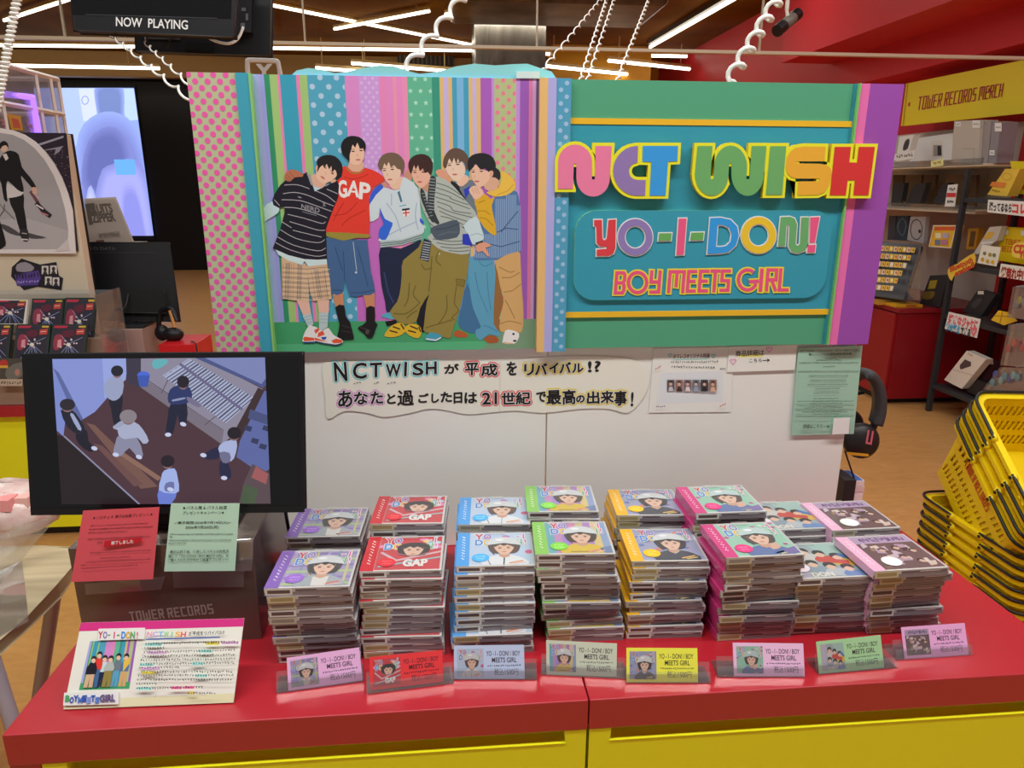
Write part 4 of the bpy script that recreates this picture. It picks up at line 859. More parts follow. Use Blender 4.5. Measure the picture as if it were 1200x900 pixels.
o, a, mg = sheet('mint_leaning_notice', q, 1.163, 7, '95b5a4', 'pale mint printed notice leaning on the pedestal box under the screen'); a.T(70, 580, 4.615)
a.text('★パネル展 & パネル抽選', [(665, 60), (905, 58), (664, 80)], '1f2a28', .006); a.text('プレゼントキャンペーン★', [(668, 88), (892, 86), (666, 106)], '1f2a28', .006)
a.text('✓展示期間:2026年7月14日(火)~', [(622, 142), (928, 140), (620, 160)], '1f2a28', .006); a.text('2026年7月20日(月)', [(682, 166), (862, 164), (680, 186)], '1f2a28', .006)
for i, (x0, y, x1, n) in enumerate(((598, 212, 938, 40), (596, 226, 612, 3), (592, 244, 930, 40), (590, 260, 690, 12))): a.scrib(x0, y, x1, y-2, '34413e', n, 8, 2, i)
a.text('展示は終了後、使用したパネルは対象店', [(600, 297), (918, 293), (598, 313)], '1f2a28', .006); a.text('舗にて『YO-I-DON! / BOY MEETS GIRL』を', [(590, 320), (915, 317), (589, 336)], '1f2a28', .006); a.text('ご購入された方の中から抽選でプレゼント!', [(588, 342), (915, 338), (587, 358)], '1f2a28', .006)
a.T(); obj('print', a, o)
M_acr = CLEAR('clear_acrylic', (.97, .975, .98), .05, .04, .10, (.75, .75, .78))
for q, m_, lab in ((A_([(135, 480), (572, 440), (550, 510), (142, 540)], 70, 580, 4.615), mr, 'clear sleeve hanging below the red notice on the pedestal box'), (A_([(612, 395), (1000, 372), (994, 497), (618, 502)], 70, 580, 4.615), mg, 'clear sleeve hanging below the mint leaning notice')):
    b = MB(); y_ = by0-.0012; mf = plY(y_); b.prism(q, -.0008, .0008, mf, M_acr); one('clear_sleeve', b, lab, 'sleeve')
b = MB(); b.prism(A_([(940, 245), (1048, 236), (1040, 408), (930, 412)], 70, 580, 4.615), -.001, .001, plY(by0-.0045), M_acr); one('clear_card_stand', b, 'clear upright plastic sheet behind the mint leaning notice', 'stand')

# ================================================================ handwritten card on the counter front
P0, P1 = aZ(75.4, 831, .0008), aZ(274, 823, .0008)
def leaning(P0, P1, deg):
    d = (P1-P0).normalized(); bk = Vector((-d.y, d.x, 0)); up = (Vector((0, 0, 1))*math.cos(R_(deg))+bk*math.sin(R_(deg)))
    return on_plane(P0, d.cross(up))
mc_ = leaning(P0, P1, 30)
q = A_([(180, 98), (1133, 72), (1070, 565), (77, 605)], 60, 710, 5)
o, a = paper('handwritten_card', q, mc_, 'dcd8cd', 'white handwritten card with a magenta top band on the counter corner', 'card', thick=.0025); a.T(60, 710, 5)
a.poly([(180, 98), (1133, 72), (1127, 120), (166, 148)], 'c3307c'); a.poly([(80, 580), (410, 570), (410, 538), (1077, 510), (1070, 565), (77, 605)], 'cdcba8')
ph = [(233, 206), (506, 198), (462, 483), (168, 491)]
def pq(u, v): return (ph[0][0]+(ph[1][0]-ph[0][0])*u+(ph[3][0]-ph[0][0])*v+(ph[2][0]-ph[1][0]-ph[3][0]+ph[0][0])*u*v, ph[0][1]+(ph[1][1]-ph[0][1])*u+(ph[3][1]-ph[0][1])*v+(ph[2][1]-ph[1][1]-ph[3][1]+ph[0][1])*u*v)
MINI = [('9a9cdc', 0, .05), ('2f8560', .05, .07), ('92b472', .07, .1), ('3592ae', .1, .19), ('92b472', .19, .22), ('4a97b4', .22, .36), ('c580bd', .36, .5), ('d07db0', .5, .56), ('5aa88c', .56, .66), ('348a76', .66, .7), ('3f93b4', .7, .78), ('cbaa72', .78, .82), ('9a58b0', .82, .87), ('a3b081', .87, .95), ('8d55ab', .95, 1)]
def mini(fn, a):
    a.dk = .05
    for c, u0, u1 in MINI: a.poly([fn(u0, 0), fn(u1, 0), fn(u1, .86), fn(u0, .86)], c)
    a.poly([fn(0, .86), fn(1, .86), fn(1, 1), fn(0, 1)], '3f9364')
    a.dk = 1; a.k = math.ceil(a.k)
    for hx_, hy, bc, lc, w_, l0 in ((.84, .33, '4a6f9e', 'bf9a66', .08, .62), (.68, .32, '66727e', '5594b4', .08, .6), (.40, .35, 'bccbdc', '1f2740', .09, .62), (.53, .36, 'a3ada9', '86793f', .1, .6), (.28, .27, 'cf3a2e', '3f5f8a', .09, .56), (.18, .36, '1e1c28', 'c3a384', .1, .66)):
        a.poly([fn(hx_-w_*.8, l0-.04), fn(hx_+w_*.8, l0-.04), fn(hx_+w_*.9, .95), fn(hx_+w_*.1, .95), fn(hx_, .75), fn(hx_-w_*.1, .95), fn(hx_-w_*.9, .95)], lc)
        a.poly([fn(hx_-w_*.6, hy+.08), fn(hx_+w_*.6, hy+.08), fn(hx_+w_*1.1, hy+.2), fn(hx_+w_, l0+.02), fn(hx_-w_, l0+.02), fn(hx_-w_*1.1, hy+.2)], bc)
        p = fn(hx_, hy+.03); e = abs(fn(hx_+.045, hy)[0]-fn(hx_, hy)[0]); a.ell(p[0], p[1], e, e*1.35, SK); a.poly([fn(hx_-.05, hy+.03), fn(hx_-.05, hy-.03), fn(hx_, hy-.06), fn(hx_+.05, hy-.03), fn(hx_+.05, hy+.03), fn(hx_+.02, hy-.005), fn(hx_-.03, hy)], '26242a', 2)
        if bc == 'd7b04a' or hx_ == .84: a.poly([fn(hx_-.04, hy+.1), fn(hx_+.1, hy+.03), fn(hx_+.08, hy+.16), fn(hx_-.02, hy+.32)], 'd7b04a')
mini(pq, a)
a.poly([(288, 132), (560, 126), (555, 192), (285, 200)], 'e2ded4'); a.poly([(88, 505), (408, 490), (404, 572), (82, 580)], 'e2ded4')
for i, ch in enumerate('YO-I-DON!'):
    x = 290+i*27; dy = 16 if ch == '-' else 0; a.text(ch, [(x+(8 if ch in 'I!' else 0), 150+dy), (x+(23 if ch not in '-I!' else 15), 149+dy), (x-3+(8 if ch in 'I!' else 0), 188 if ch != '-' else 173)], ('b02f3c', '7a68b0', '4f9a50', 'd24a80', '4f9a50', '2f7fd0', 'd0a020', '4f9a60', 'd24a80')[i], .03 if ch not in '-I!' else 0)
for i, ch in enumerate('BOYMEETS'): x = 100+i*25; a.text(ch, [(x, 522+(i % 2)*10), (x+22, 520+(i % 2)*10), (x-3, 556+(i % 2)*8)], ('4f9a60', '2f4fa0', '2f4fa0', '3f6fc0', '2f4fa0', '7a90d0', '2f4fa0', '3f6fc0')[i], .05)
a.text('GIRL', [(302, 518), (388, 514), (300, 556)], '5a4a78', .05)
for i, ch in enumerate('NCTWISH'): x = 578+i*33; a.text(ch, [(x+(10 if ch == 'I' else 0), 150), (x+(27 if ch != 'I' else 15), 149), (x-4+(10 if ch == 'I' else 0), 178)], ('d88ab0', 'a98fd0', '6fa8d8', '7ab87a', '7ab87a', 'd8a048', 'c8404a')[i], .03)
a.text('が平成をリバイバル!!', [(820, 148), (1026, 140), (818, 172)], '2a282c', .02); a.line([(570, 193), (1000, 181)], 7, '2f4fa0')
ln = [(565, 218, 1110, 206), (560, 242, 680, 240), (555, 266, 1092, 254), (548, 290, 1092, 280), (540, 312, 1095, 304), (538, 335, 1092, 326), (532, 357, 770, 352), (545, 379, 1080, 378), (528, 400, 1085, 398), (524, 424, 1078, 424), (520, 448, 640, 446), (520, 474, 910, 466), (820, 500, 985, 502)]
for (x0, y0, x1, c) in ((565, 220, 660, '8fd0cc'), (920, 214, 995, 'e8c84a'), (1010, 210, 1108, 'd0a8d8'), (580, 266, 690, 'd0a8d8'), (880, 258, 955, '8fd0cc'), (535, 336, 615, '8fd0cc'), (838, 330, 905, '8fd0cc'), (540, 358, 650, 'd0a8d8'), (548, 382, 622, 'e8c84a'), (858, 400, 925, '8fd0cc'), (520, 474, 605, '8fd0cc'), (718, 470, 778, 'd85a90'), (795, 468, 850, 'd85a90'), (820, 500, 850, 'e8c84a')): a.rect(x0, y0-4, x1, y0+11, c)
a.dk = .02
for i, (x0, y0, x1, y1) in enumerate(ln): a.scrib(x0, y0, x1, y1, '2c2a2e', int((x1-x0)/15), 15, 2.6, i)
a.T(); obj('handwriting', a, o)

# ================================================================ discs in jewel cases, two rows of eight stacks
DW, DD, DT = .143, .128, .0143
U = lambda u, v, h: Vector(((u/143-.5)*DW, (.5-v/125)*DD, DT+h))
OBI = ['7a5aa8', 'b82a34', '4a90d0', '7db356', 'dba520', 'c03a78', 'cfd4d0', 'd8a8c4']
def cover(k):
    a = Art(U, .00002); a.coat = .6; a.rough = .3; a.g = .86; a.gray = .2  # gray: hazy ceiling reflection on the glossy case tops, mixed into the print colours
    x0, x1, y0, y1 = (24 if k != 6 else 4), 139, 4, 121
    a.cl = [(x0, y0), (x1, y0), (x1, y1), (x0, y1)]
    bg = ['8d86a8', 'b83038', 'a9bcd8', '9a7fa0', '8a8fb0', '86b8a0', '8c9aa0', '5a4444'][k]
    a.rect(x0, y0, x1, y1, bg); rg = random.Random(k)
    if k == 0:
        for i in range(6): a.rect(x0, 10+i*20, x1, 17+i*20, ('7a68a8', '9ab07a')[i % 2]); a.rect(26+i*20, y0, 31+i*20, y1, ('a08fc0', '6f7f9a', 'b0a878')[i % 3])
    if k == 1:
        for i in range(14): a.ell(rg.uniform(26, 139), rg.uniform(4, 45), rg.uniform(4, 9), rg.uniform(3, 7), rg.choice(('d87aa8', '6ab0c0', 'e0c060', '9ac0d8', 'c8a8d8')))
        a.line([(30, 60), (60, 90), (140, 60)], 6, 'c8a0a8'); a.line([(30, 110), (139, 80)], 5, '8aa8b0')
    if k == 2:
        for i in range(7): a.ell(rg.uniform(28, 139), rg.uniform(8, 80), 8, 7, rg.choice(('c04a78', 'a8c8e0', '8fa8d0', 'b070a8')))
    if k == 3:
        for i in range(8): a.rect(24+i*14.5, y0, 24+i*14.5+14.5, y1, ('5a9aa8', 'b07ab0', '8f78b8', 'c078a0', 'b8a878', '9a70b0', 'c8b070', '7a90b8')[i])
    if k == 4:
        for i in range(18): x = rg.uniform(26, 137); y = rg.uniform(6, 100); a.ell(x, y, 6, 3, rg.choice(('d07048', '5a6fb0', 'a8a0d0')), .7); a.ell(x, y, 6, 3, rg.choice(('d07048', '5a6fb0')), -.7)
    if k == 5:
        for i in range(12): a.ell(rg.uniform(26, 137), rg.uniform(6, 110), 5, 4, rg.choice(('a04a78', '6aa890', 'a8d0b8')))
    if k < 6:
        yo = (('YO', 34, 8, 66, 28, ('b83a4a', '7a68b0')), ('DO', 34, 30, 66, 50, ('3a78c8', 'd0a830')), ('-I', 112, 8, 132, 28, ('c84a88', 'c84a88')), ('N!', 112, 30, 136, 50, ('5a9a60', 'c84a88')))
        for s_, u0, v0, u1, v1, cs in yo:
            for i, ch in enumerate(s_):
                w_ = (u1-u0)/2; ww = w_*(.3 if ch in 'I!' else .85); q = [(u0+i*w_+(3 if ch in 'I!' else 0), v0), (u0+i*w_+(3 if ch in 'I!' else 0)+ww, v0), (u0+i*w_+(3 if ch in 'I!' else 0), v1)]
                if ch == '-': q = [(u0+i*w_, v0+8), (u0+i*w_+w_*.7, v0+8), (u0+i*w_, v0+11)]
                a.text(ch, q, 'dcdce0', .09 if ch not in 'I!-' else .05); a.text(ch, q, cs[i], .04 if ch not in 'I!-' else .0)
        jk = ['9098a0', 'b83038', 'd0d4da', 'c8a830', '33363e', '4a6098'][k]; hr = ['2e2a2c', '2a2426', '4a3630', '3a302c', '2a2628', '3a2e2e'][k]
        cx = 88; cy = 58 if k != 1 else 50
        if k != 1:
            a.poly([(cx-40, 122), (cx-34, 100), (cx-14, 88), (cx+14, 88), (cx+34, 100), (cx+42, 122)], jk, 2)
            if k == 2: a.line([(cx, 92), (cx-2, 122)], 2, '6a7890'); a.line([(cx-30, 105), (cx-26, 122)], 2, '6a7890')
            if k == 0: a.poly([(cx-14, 92), (cx+14, 92), (cx+12, 122), (cx-12, 122)], 'c8c4c0'); 
            if k == 3: a.line([(cx-24, 116), (cx+24, 116)], 3, '5a4a28'); a.poly([(cx+30, 104), (139, 96), (139, 121), (cx+36, 121)], '5a6f98')
            if k == 4: a.poly([(cx-12, 90), (cx, 100), (cx+12, 90), (cx, 94)], 'b8b8bc')
            if k in (0, 2, 3, 4, 5): a.line([(cx+8, 116), (cx+34, 108)], 4, ('c85a3a', 'b83a4a', 'd07a3a', 'd0786a', 'd8a050', 'd8a060')[k]); a.line([(cx+16, 119), (cx+38, 113)], 2.5, 'd8c060' if k > 3 else 'd0a0a8')
            if k == 5: a.poly([(cx+22, 106), (139, 96), (139, 118), (cx+30, 121)], '6a5a98'); a.poly([(cx+4, 82), (cx+20, 76), (cx+26, 96), (cx+8, 104)], 'c89a86', 2)
        else:
            a.text('GAP', [(74, 88), (116, 88), (74, 110)], 'd8d4d0', .05)
        a.poly([(cx-26, cy+14), (cx-30, cy-8), (cx-14, cy-22), (cx+14, cy-22), (cx+30, cy-8), (cx+26, cy+16), (cx+14, cy+24), (cx-14, cy+24)], hr, 3)
        if k != 1: a.poly([(cx-8, cy+20), (cx+8, cy+20), (cx+10, cy+34), (cx, cy+40), (cx-10, cy+34)], SKd)
        a.poly([(cx-16, cy-8), (cx+16, cy-8), (cx+17, cy+8), (cx+8, cy+25), (cx, cy+28), (cx-8, cy+25), (cx-17, cy+8)], 'd2a892', 3)
        a.poly([(cx-19, cy+2), (cx-17, cy-12), (cx+17, cy-12), (cx+19, cy+3), (cx+13, cy-4), (cx+6, cy-8), (cx, cy-3), (cx-7, cy-9), (cx-14, cy-3)], hr)
        for e in (-8, 8): a.ell(cx+e, cy+4, 3.4, 1.9, '2a2020'); a.line([(cx+e-4, cy-.5), (cx+e+4, cy-.5)], 1, '4a3a34')
        a.line([(cx, cy+6), (cx+1.5, cy+12)], 1, SKd); a.ell(cx, cy+18, 4, 1.4, 'a85a58')
        if k != 1: a.poly([(cx-30, cy-6), (cx-28, cy-22), (cx-16, cy-34), (cx+4, cy-37), (cx+22, cy-30), (cx+31, cy-14), (cx+31, cy-5), (cx, cy-12)], 'c2c6ca' if k != 5 else 'a8c0c0', 3); a.line([(cx-30, cy-6), (cx, cy-13), (cx+31, cy-5)], 2.4, '6a6e74'); a.ell(cx-8, cy-27, 8, 4, 'dfe2e4'); a.line([(cx-28, cy-4), (cx-26, cy+14), (cx-18, cy+28)], 2, '3a3a40'); a.line([(cx+29, cy-4), (cx+26, cy+14)], 2, '3a3a40')
        else: a.line([(cx-28, cy+16), (cx-10, cy+24), (cx+10, cy+24), (cx+28, cy+14)], 3, '8a5a68')
    if k == 6:
        a.poly([(4, 4), (40, 4), (30, 121), (4, 121)], 'a9a0b4'); a.poly([(70, 4), (139, 4), (139, 60), (90, 40)], '8fb0a8')
        for i, (x, y, c) in enumerate(((56, 30, 'b8b4b0'), (84, 40, 'b83a34'), (112, 52, 'c8a030'), (52, 74, '7a8a9a'), (82, 84, 'a8b0b8'), (112, 92, '5a7ab0'))):
            a.poly([(x-16, y+30), (x-12, y+12), (x+14, y+10), (x+34, y+22), (x+26, y+36)], c, 2); a.ell(x, y+4, 9, 10, 'd2a892'); a.poly([(x-11, y+4), (x-10, y-8), (x, y-12), (x+10, y-8), (x+11, y+5), (x, y-3)], '2a2628', 2)
        a.line([(88, 66), (125, 76)], 14, 'b83a34'); a.line([(118, 46), (139, 66)], 10, '3a68a8'); a.text('DON', [(34, 106), (74, 106), (34, 119)], 'd8d0c8', .05)
    if k == 7:
        a.rect(x0, y0, x1, 30, 'a88fb0'); a.scrib(40, 17, 130, 17, '5a4470', 14, 16, 3, 1)
        for i in range(26): x = rg.uniform(26, 130); y = rg.uniform(32, 116); a.poly([(x, y), (x+rg.uniform(6, 20), y+rg.uniform(-4, 4)), (x+rg.uniform(6, 20), y+rg.uniform(8, 20)), (x-3, y+rg.uniform(8, 16))], rg.choice(('8a6a58', 'c8b0a0', '3a2a2a', 'a88aa0', 'c0a8b8', '6a5048', 'd0c0b8')))
        for x, y in ((60, 56), (92, 50), (118, 62), (84, 84), (110, 98)): a.ell(x, y, 6, 7, 'c8a48e'); a.poly([(x-7, y), (x-6, y-7), (x+6, y-7), (x+7, y), (x, y-4)], '2a2224')
    return a
def obi(k):
    b = MB(); a = C(OBI[k], .3, .4, coat=.5, g=.84); x0 = -DW/2; x1 = x0+.0235
    b.add([(x0-.0004, -DD/2+.001, DT+.0003), (x1, -DD/2+.001, DT+.0003), (x1, DD/2-.001, DT+.0003), (x0-.0004, DD/2-.001, DT+.0003), (x0-.0004, -DD/2+.001, .0004), (x0-.0004, DD/2-.001, .0004)], [(0, 1, 2, 3), (4, 0, 3, 5)], a)
    ar_ = Art(U, .00001); ar_.dk = .1; ar_.k = 32
    for i in range(9): ar_.scrib(9, 16+i*10, 15, 22+i*10, 'e4dce4', 2, 3, 1.2, i+k*10)
    b.v += [v for v in []]; n = len(b.v); b.v += ar_.v
    for f, m_, s_ in zip(ar_.f, ar_.fm, ar_.sm): b.f.append(tuple(i+n for i in f)); b.fm.append(b.mi(ar_.m[m_])); b.sm.append(s_)
    return b
M_lid = C('b0afb0', .16, .6, coat=.5, g=.8); M_tray = C('80787e', .2, .5, coat=.3, g=.8); M_gap = C('3a3436', .5); M_glint = C('c4bfbc', .2, .6, g=.8); M_book = C('64585e', .3, .4, g=.8)
def case_mesh():
    b = MB(); w2, d2 = DW/2, DD/2
    b.box((-w2, -d2, 0), (w2, d2, DT*.40), M_tray); b.box((-w2+.001, -d2+.001, DT*.40), (w2-.001, d2-.001, DT*.47), M_gap); b.box((-w2, -d2, DT*.47), (w2, d2, DT), M_lid)
    f = -d2-.0002
    b.face([(-w2+.052, f, DT*.55), (w2-.003, f, DT*.55), (w2-.003, f, DT*.84), (-w2+.052, f, DT*.84)], M_book)
    b.face([(w2*.2, f-.0001, DT*.70), (w2-.02, f-.0001, DT*.68), (w2-.012, f-.0001, DT*.78), (w2*.25, f-.0001, DT*.80)], M_glint)  # painted highlight: pale streak of light on the plastic front
    s = w2+.0002; b.face([(s, -d2+.004, DT*.55), (s, d2-.004, DT*.55), (s, d2-.004, DT*.86), (s, -d2+.004, DT*.86)], M_book)
    b.face([(-w2+.0015, -d2+.001, DT+.0001), (w2-.0015, -d2+.001, DT+.0001), (w2-.0015, -d2+.004, DT+.0001), (-w2+.0015, -d2+.004, DT+.0001)], M_glint)  # painted highlight strip along the top front edge
    return b
def label_mesh(v):
    b = MB(); w2 = DW/2; f = -DD/2-.0004; x0, x1 = -w2+.0015, -w2+.047
    fr = C(('c2b896', 'd2d0cb', 'b9b29c')[v], .25, .4, g=.85); inn = C(('9a8d66', '5e4f4e', '8b857c')[v], .3, .4, g=.85)
    b.face([(x0, f, DT*.08), (x1, f, DT*.08), (x1, f, DT*.97), (x0, f, DT*.97)], fr); b.face([(x0+.004, f-.0001, DT*.3), (x1-.004, f-.0001, DT*.3), (x1-.004, f-.0001, DT*.76), (x0+.004, f-.0001, DT*.76)], inn); return b
def sticker(k):
    a = Art(U, .0001); a.coat = .4; a.g = .8
    c = ['8a62b8', 'c8323c', '4aa0d8', '76c048', 'e0b020', 'd03a78', 'd8c8d0', 'e8dde2'][k]; d = ['b89ad8', 'e07078', '9ad0ec', 'b0e088', 'f0d878', 'ec86b0', 'b8a0b0', 'c8b0c0'][k]
    cx, cy = (44, 97) if k < 6 else ((22, 88) if k == 6 else (52, 96)); r = 16 if k < 6 else 18
    a.k = 12; a.ell(cx, cy, r, r*.9, c, n=24)
    if k < 7: a.scrib(cx-9, cy-4, cx+9, cy-4, d, 5, 4, 1.2, k); a.scrib(cx-8, cy+4, cx+8, cy+4, d, 5, 4, 1.2, k+5)
    return a
COLN = ['purple', 'red', 'sky blue', 'green', 'yellow', 'magenta', 'group photo', 'pale pink']
protoc = {}
case_me = lab_me = None
def mesh_of(name, mb):
    o = obj(name, mb, local=True); me = o.data; bpy.data.objects.remove(o); me.name = name; return me
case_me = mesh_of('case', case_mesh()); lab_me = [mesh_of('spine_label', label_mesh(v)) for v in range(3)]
tape_b = MB(); tape_b.face([(-.012, DD/2-.012, DT+.0022), (.02, DD/2-.012, DT+.0022), (.02, DD/2+.0005, DT+.0022), (-.012, DD/2+.0005, DT+.0022)], CLEAR('seal_tape', (.95, .95, .95), .08, .1, .25, (.9, .9, .88)))
tape_me = mesh_of('seal_tape', tape_b)
cov_me = [mesh_of('cover_print', cover(k)) for k in range(8)]; obi_me = [mesh_of('paper_obi', obi(k)) for k in range(8)]; st_me = [mesh_of('round_sticker', sticker(k)) for k in range(8)]
ORD = ['topmost', 'second', 'third', 'fourth', 'fifth', 'sixth', 'seventh', 'eighth', 'ninth', 'tenth', 'eleventh', 'twelfth', 'thirteenth', 'fourteenth', 'fifteenth', 'sixteenth']
def disc(k, loc, rz, zs, label, grp, rg):
    r = bpy.data.objects.new('disc_case', None); COL.objects.link(r); r.empty_display_size = .03
    r.location = loc; r.rotation_euler = (0, 0, rz); r.scale = (1, 1, zs); tag(r, label, 'music disc', grp)
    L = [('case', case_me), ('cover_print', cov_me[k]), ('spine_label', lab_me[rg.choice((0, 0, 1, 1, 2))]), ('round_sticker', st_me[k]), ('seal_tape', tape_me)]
    if k != 6: L.append(('paper_obi', obi_me[k]))
    for n, me in L:
        c = bpy.data.objects.new(n, me); COL.objects.link(c); c.parent = r
def stack(k, row, fl, z, n, rot, bot):
    """fl = front-left corner of the top case, bot = the same corner of the lowest one"""
    rg = random.Random(k*10+row); t = z/n; zs = t/DT
    for i in range(n):            # i = 0 is the lowest
        f = (i+1)/n; top = i == n-1; j = 0 if top else 1
        x = bot[0]+(fl[0]-bot[0])*f+j*rg.uniform(-.004, .004); y = bot[1]+(fl[1]-bot[1])*f+j*rg.uniform(-.004, .004); a_ = R_(rot if top else rot*f+rg.uniform(-2.2, 2.2))
        if (k, row) == (2, 0) and i < 3: x -= .006; y -= .006
        if (k, row) == (7, 0) and i == n-2: x += .012
        if (k, row) == (4, 0) and i in (3, 5): x -= .005
        cx = x+DW/2*math.cos(a_)-DD/2*math.sin(a_); cy = y+DW/2*math.sin(a_)+DD/2*math.cos(a_)
        nm = COLN[k]; rw = ('front', 'back')[row]; o_ = ORD[n-1-i]
        pos = 'topmost case' if i == n-1 else ('bottom case' if i == 0 else o_+' case from the top')
        disc(k, (cx, cy, i*t+.00005), a_, zs*.985, f'{nm} cover music disc, {pos} of the {rw} {nm} stack', f'discs in the {rw} row of stacks', rg)
FR = [((309, 690), .156, 11, -1.6, (325, 778)), ((421, 670), .160, 12, -2.4, (426, 773)), ((534, 664), .156, 12, -3, (534, 769)), ((628, 650), .178, 13, -3.5, (641, 752)), ((740, 658), .148, 12, -3.5, (734, 751)), ((851, 654), .186, 13, .5, (839, 750)), ((935, 679), .134, 9, 0, (927, 742)), ((1025, 670), .154, 10, 1.5, (1015, 741))]
for k, (p, z, n, r, bo) in enumerate(FR): stack(k, 0, aZ(p[0], p[1], z), z, n, r, aZ(bo[0], bo[1], 0))
BK = [((334, 630), .154, 11, -2), ((433, 614), .178, 12, -3.5), ((536.5, 615), .166, 12, -3.5), ((618, 600), .184, 13, -4), ((723, 604), .166, 12, -4), ((815.5, 602), .196, 14, -.4), ((893, 627), .152, 10, 0), ((976, 622), .158, 11, 1)]
for k, (p, z, n, r) in enumerate(BK):
    q = aZ(p[0], p[1], z)
    if k == 6: q = Vector((.607, 1.232, z))
    stack(k, 1, q, z, n, r, Vector((q.x+.004*(k-3.5)/3.5, q.y+.006, 0)))

# ================================================================ price cards in clear stands along the front
PC = [((324, 813), (426, 799), [(336, 771), (421, 758.5), (425, 797), (338, 810)], 'd3a6d0', 'lilac price card in clear stand before the purple disc stack'),
      ((430, 814), (532, 801), [(433, 770), (518.5, 761.5), (519, 799), (434, 809)], 'cf383c', 'red price card in clear stand before the red disc stack'),
      ((531, 797), (629, 797), [(532, 756.5), (614, 755.5), (615, 796), (532, 797)], 'a9b8de', 'light blue price card in clear stand before the sky blue stack'),
      ((634, 791), (733, 796), [(640, 750), (723, 754), (722.5, 793), (640.5, 790)], 'b4bcaa', 'grey green price card in clear stand before the green disc stack'),
      ((734, 801), (833, 801), [(734, 759), (817, 759.5), (818, 799.5), (734, 799.5)], 'e3d548', 'yellow price card in clear stand before the yellow disc stack'),
      ((841, 794), (943, 794), [(858.5, 753), (941, 754), (943, 794), (860, 792.5)], 'e0aecf', 'pink price card in clear stand before the magenta disc stack'),
      ((959, 791), (1051, 783), [(956, 752), (1031.5, 744), (1036, 782), (960, 790.5)], '93bb8e', 'green price card in clear stand before the group photo stack'),
      ((1050, 774), (1140, 768), [(1055.5, 735), (1130, 730), (1135, 767), (1060, 772)], 'd49fcb', 'pink price card in clear stand before the pale pink stack')]
M_stand = CLEAR('price_stand_clear', (.97, .965, .97), .05, .03, .05, (.8, .78, .8))
for k, (pa, pb, q, col, lab) in enumerate(PC):
    A0, B0 = aZ(*pa), aZ(*pb); d = (B0-A0).normalized(); bk = Vector((-d.y, d.x, 0)); zz = Vector((0, 0, 1))
    t = thing('price_card_stand', lab, 'price card', (A0+B0)/2, group='price cards along the counter front')
    b = MB()
    up = (zz*math.cos(R_(22))+bk*math.sin(R_(22)))
    def slab(p0, p1, v, th):
        n = d.cross(v).normalized()*th; b.hexa([p0, p1, p1+n, p0+n, p0+v, p1+v, p1+v+n, p0+v+n], M_stand)
    slab(A0+zz*.0012, B0+zz*.0012, up*.018, .0012); slab(A0+bk*.0075+zz*.0012, B0+bk*.0075+zz*.0012, up*.030, .0012); b.hexa([A0, B0, B0+bk*.045, A0+bk*.045]+[p+zz*.0011 for p in (A0, B0, B0+bk*.045, A0+bk*.045)], M_stand)
    obj('clear_stand', b, t)
    m = leaning(A0+bk*.0045+zz*.0015, B0+bk*.0045+zz*.0015, 22)
    co, a = paper('price_card', q, m, col, '', '', thick=.0008, parent=t); a.eps = .00003
    TLp, TRp, BRp, BLp = q
    fn = lambda u, v: (TLp[0]+(TRp[0]-TLp[0])*u+(BLp[0]-TLp[0])*v+(BRp[0]-TRp[0]-BLp[0]+TLp[0])*u*v, TLp[1]+(TRp[1]-TLp[1])*u+(BLp[1]-TLp[1])*v+(BRp[1]-TRp[1]-BLp[1]+TLp[1])*u*v)
    R4 = lambda u0, v0, u1, v1, c: a.poly([fn(u0, v0), fn(u1, v0), fn(u1, v1), fn(u0, v1)], c)
    # small cover picture: the disc cover redrawn at card size
    cv = cover(k); h0 = 4; u0, u1 = (.045, .42); mats = {}
    base = len(a.v)
    for p in cv.v:
        uu = (p.x/DW+.5); vv = .5-p.y/DD; uu = (uu-.17)/.80 if k != 6 else uu; w2_ = fn(u0+(u1-u0)*min(1, max(0, uu)), .07+.86*vv); a.v.append(a.map(w2_[0], w2_[1], .0001+(p.z-DT)*.3))
    for f, mi_, s_ in zip(cv.f, cv.fm, cv.sm): a.f.append(tuple(i+base for i in f)); a.fm.append(a.mi(cv.m[mi_])); a.sm.append(s_)
    ink = '2a2530'
    TX = lambda s_, ua, ub, va, vb, bo=.03: a.text(s_, [fn(ua, va), fn(ub, va), fn(ua, vb)], ink, bo)
    TX('YO - I - DON! / BOY', .46, .94, .17, .31, .012); TX('MEETS GIRL', .54, .89, .36, .50, .015); TX('税込1500円', .57, .91, .67, .87, .0)
    p0, p1 = fn(.47, .60), fn(.95, .59); a.scrib(p0[0], p0[1], p1[0], p1[1], ink, 16, 2.2, .6, k)
    obj('card_print', a, co)
# ================================================================ shopping baskets beside the counter
BW, BL, BD = .285, .40, .205
M_bask = C('eeae0e', .35, .4, g=.62); M_wire = C('1c1b18', .4, .4)
def rrect(w, l, r, n=4):
    o = []
    for cx, cy, a0 in ((w/2-r, l/2-r, 0), (-w/2+r, l/2-r, 90), (-w/2+r, -l/2+r, 180), (w/2-r, -l/2+r, 270)):
        o.append([(cx+r*math.cos(R_(a0+90*k/n)), cy+r*math.sin(R_(a0+90*k/n))) for k in range(n+1)])
    return o
def perim(w, l, r):
    c = rrect(w, l, r); pts = []
    ns = (24, 34, 24, 34)       # far side, left side, near side, right side
    for i in range(4):
        pts += [(p, 0) for p in c[i][:-1]]; a_, b_ = Vector(c[i][-1]), Vector(c[(i+1) % 4][0])
        for j in range(ns[i]): pts.append((tuple(a_+(b_-a_)*j/ns[i]), i+1))
    return pts
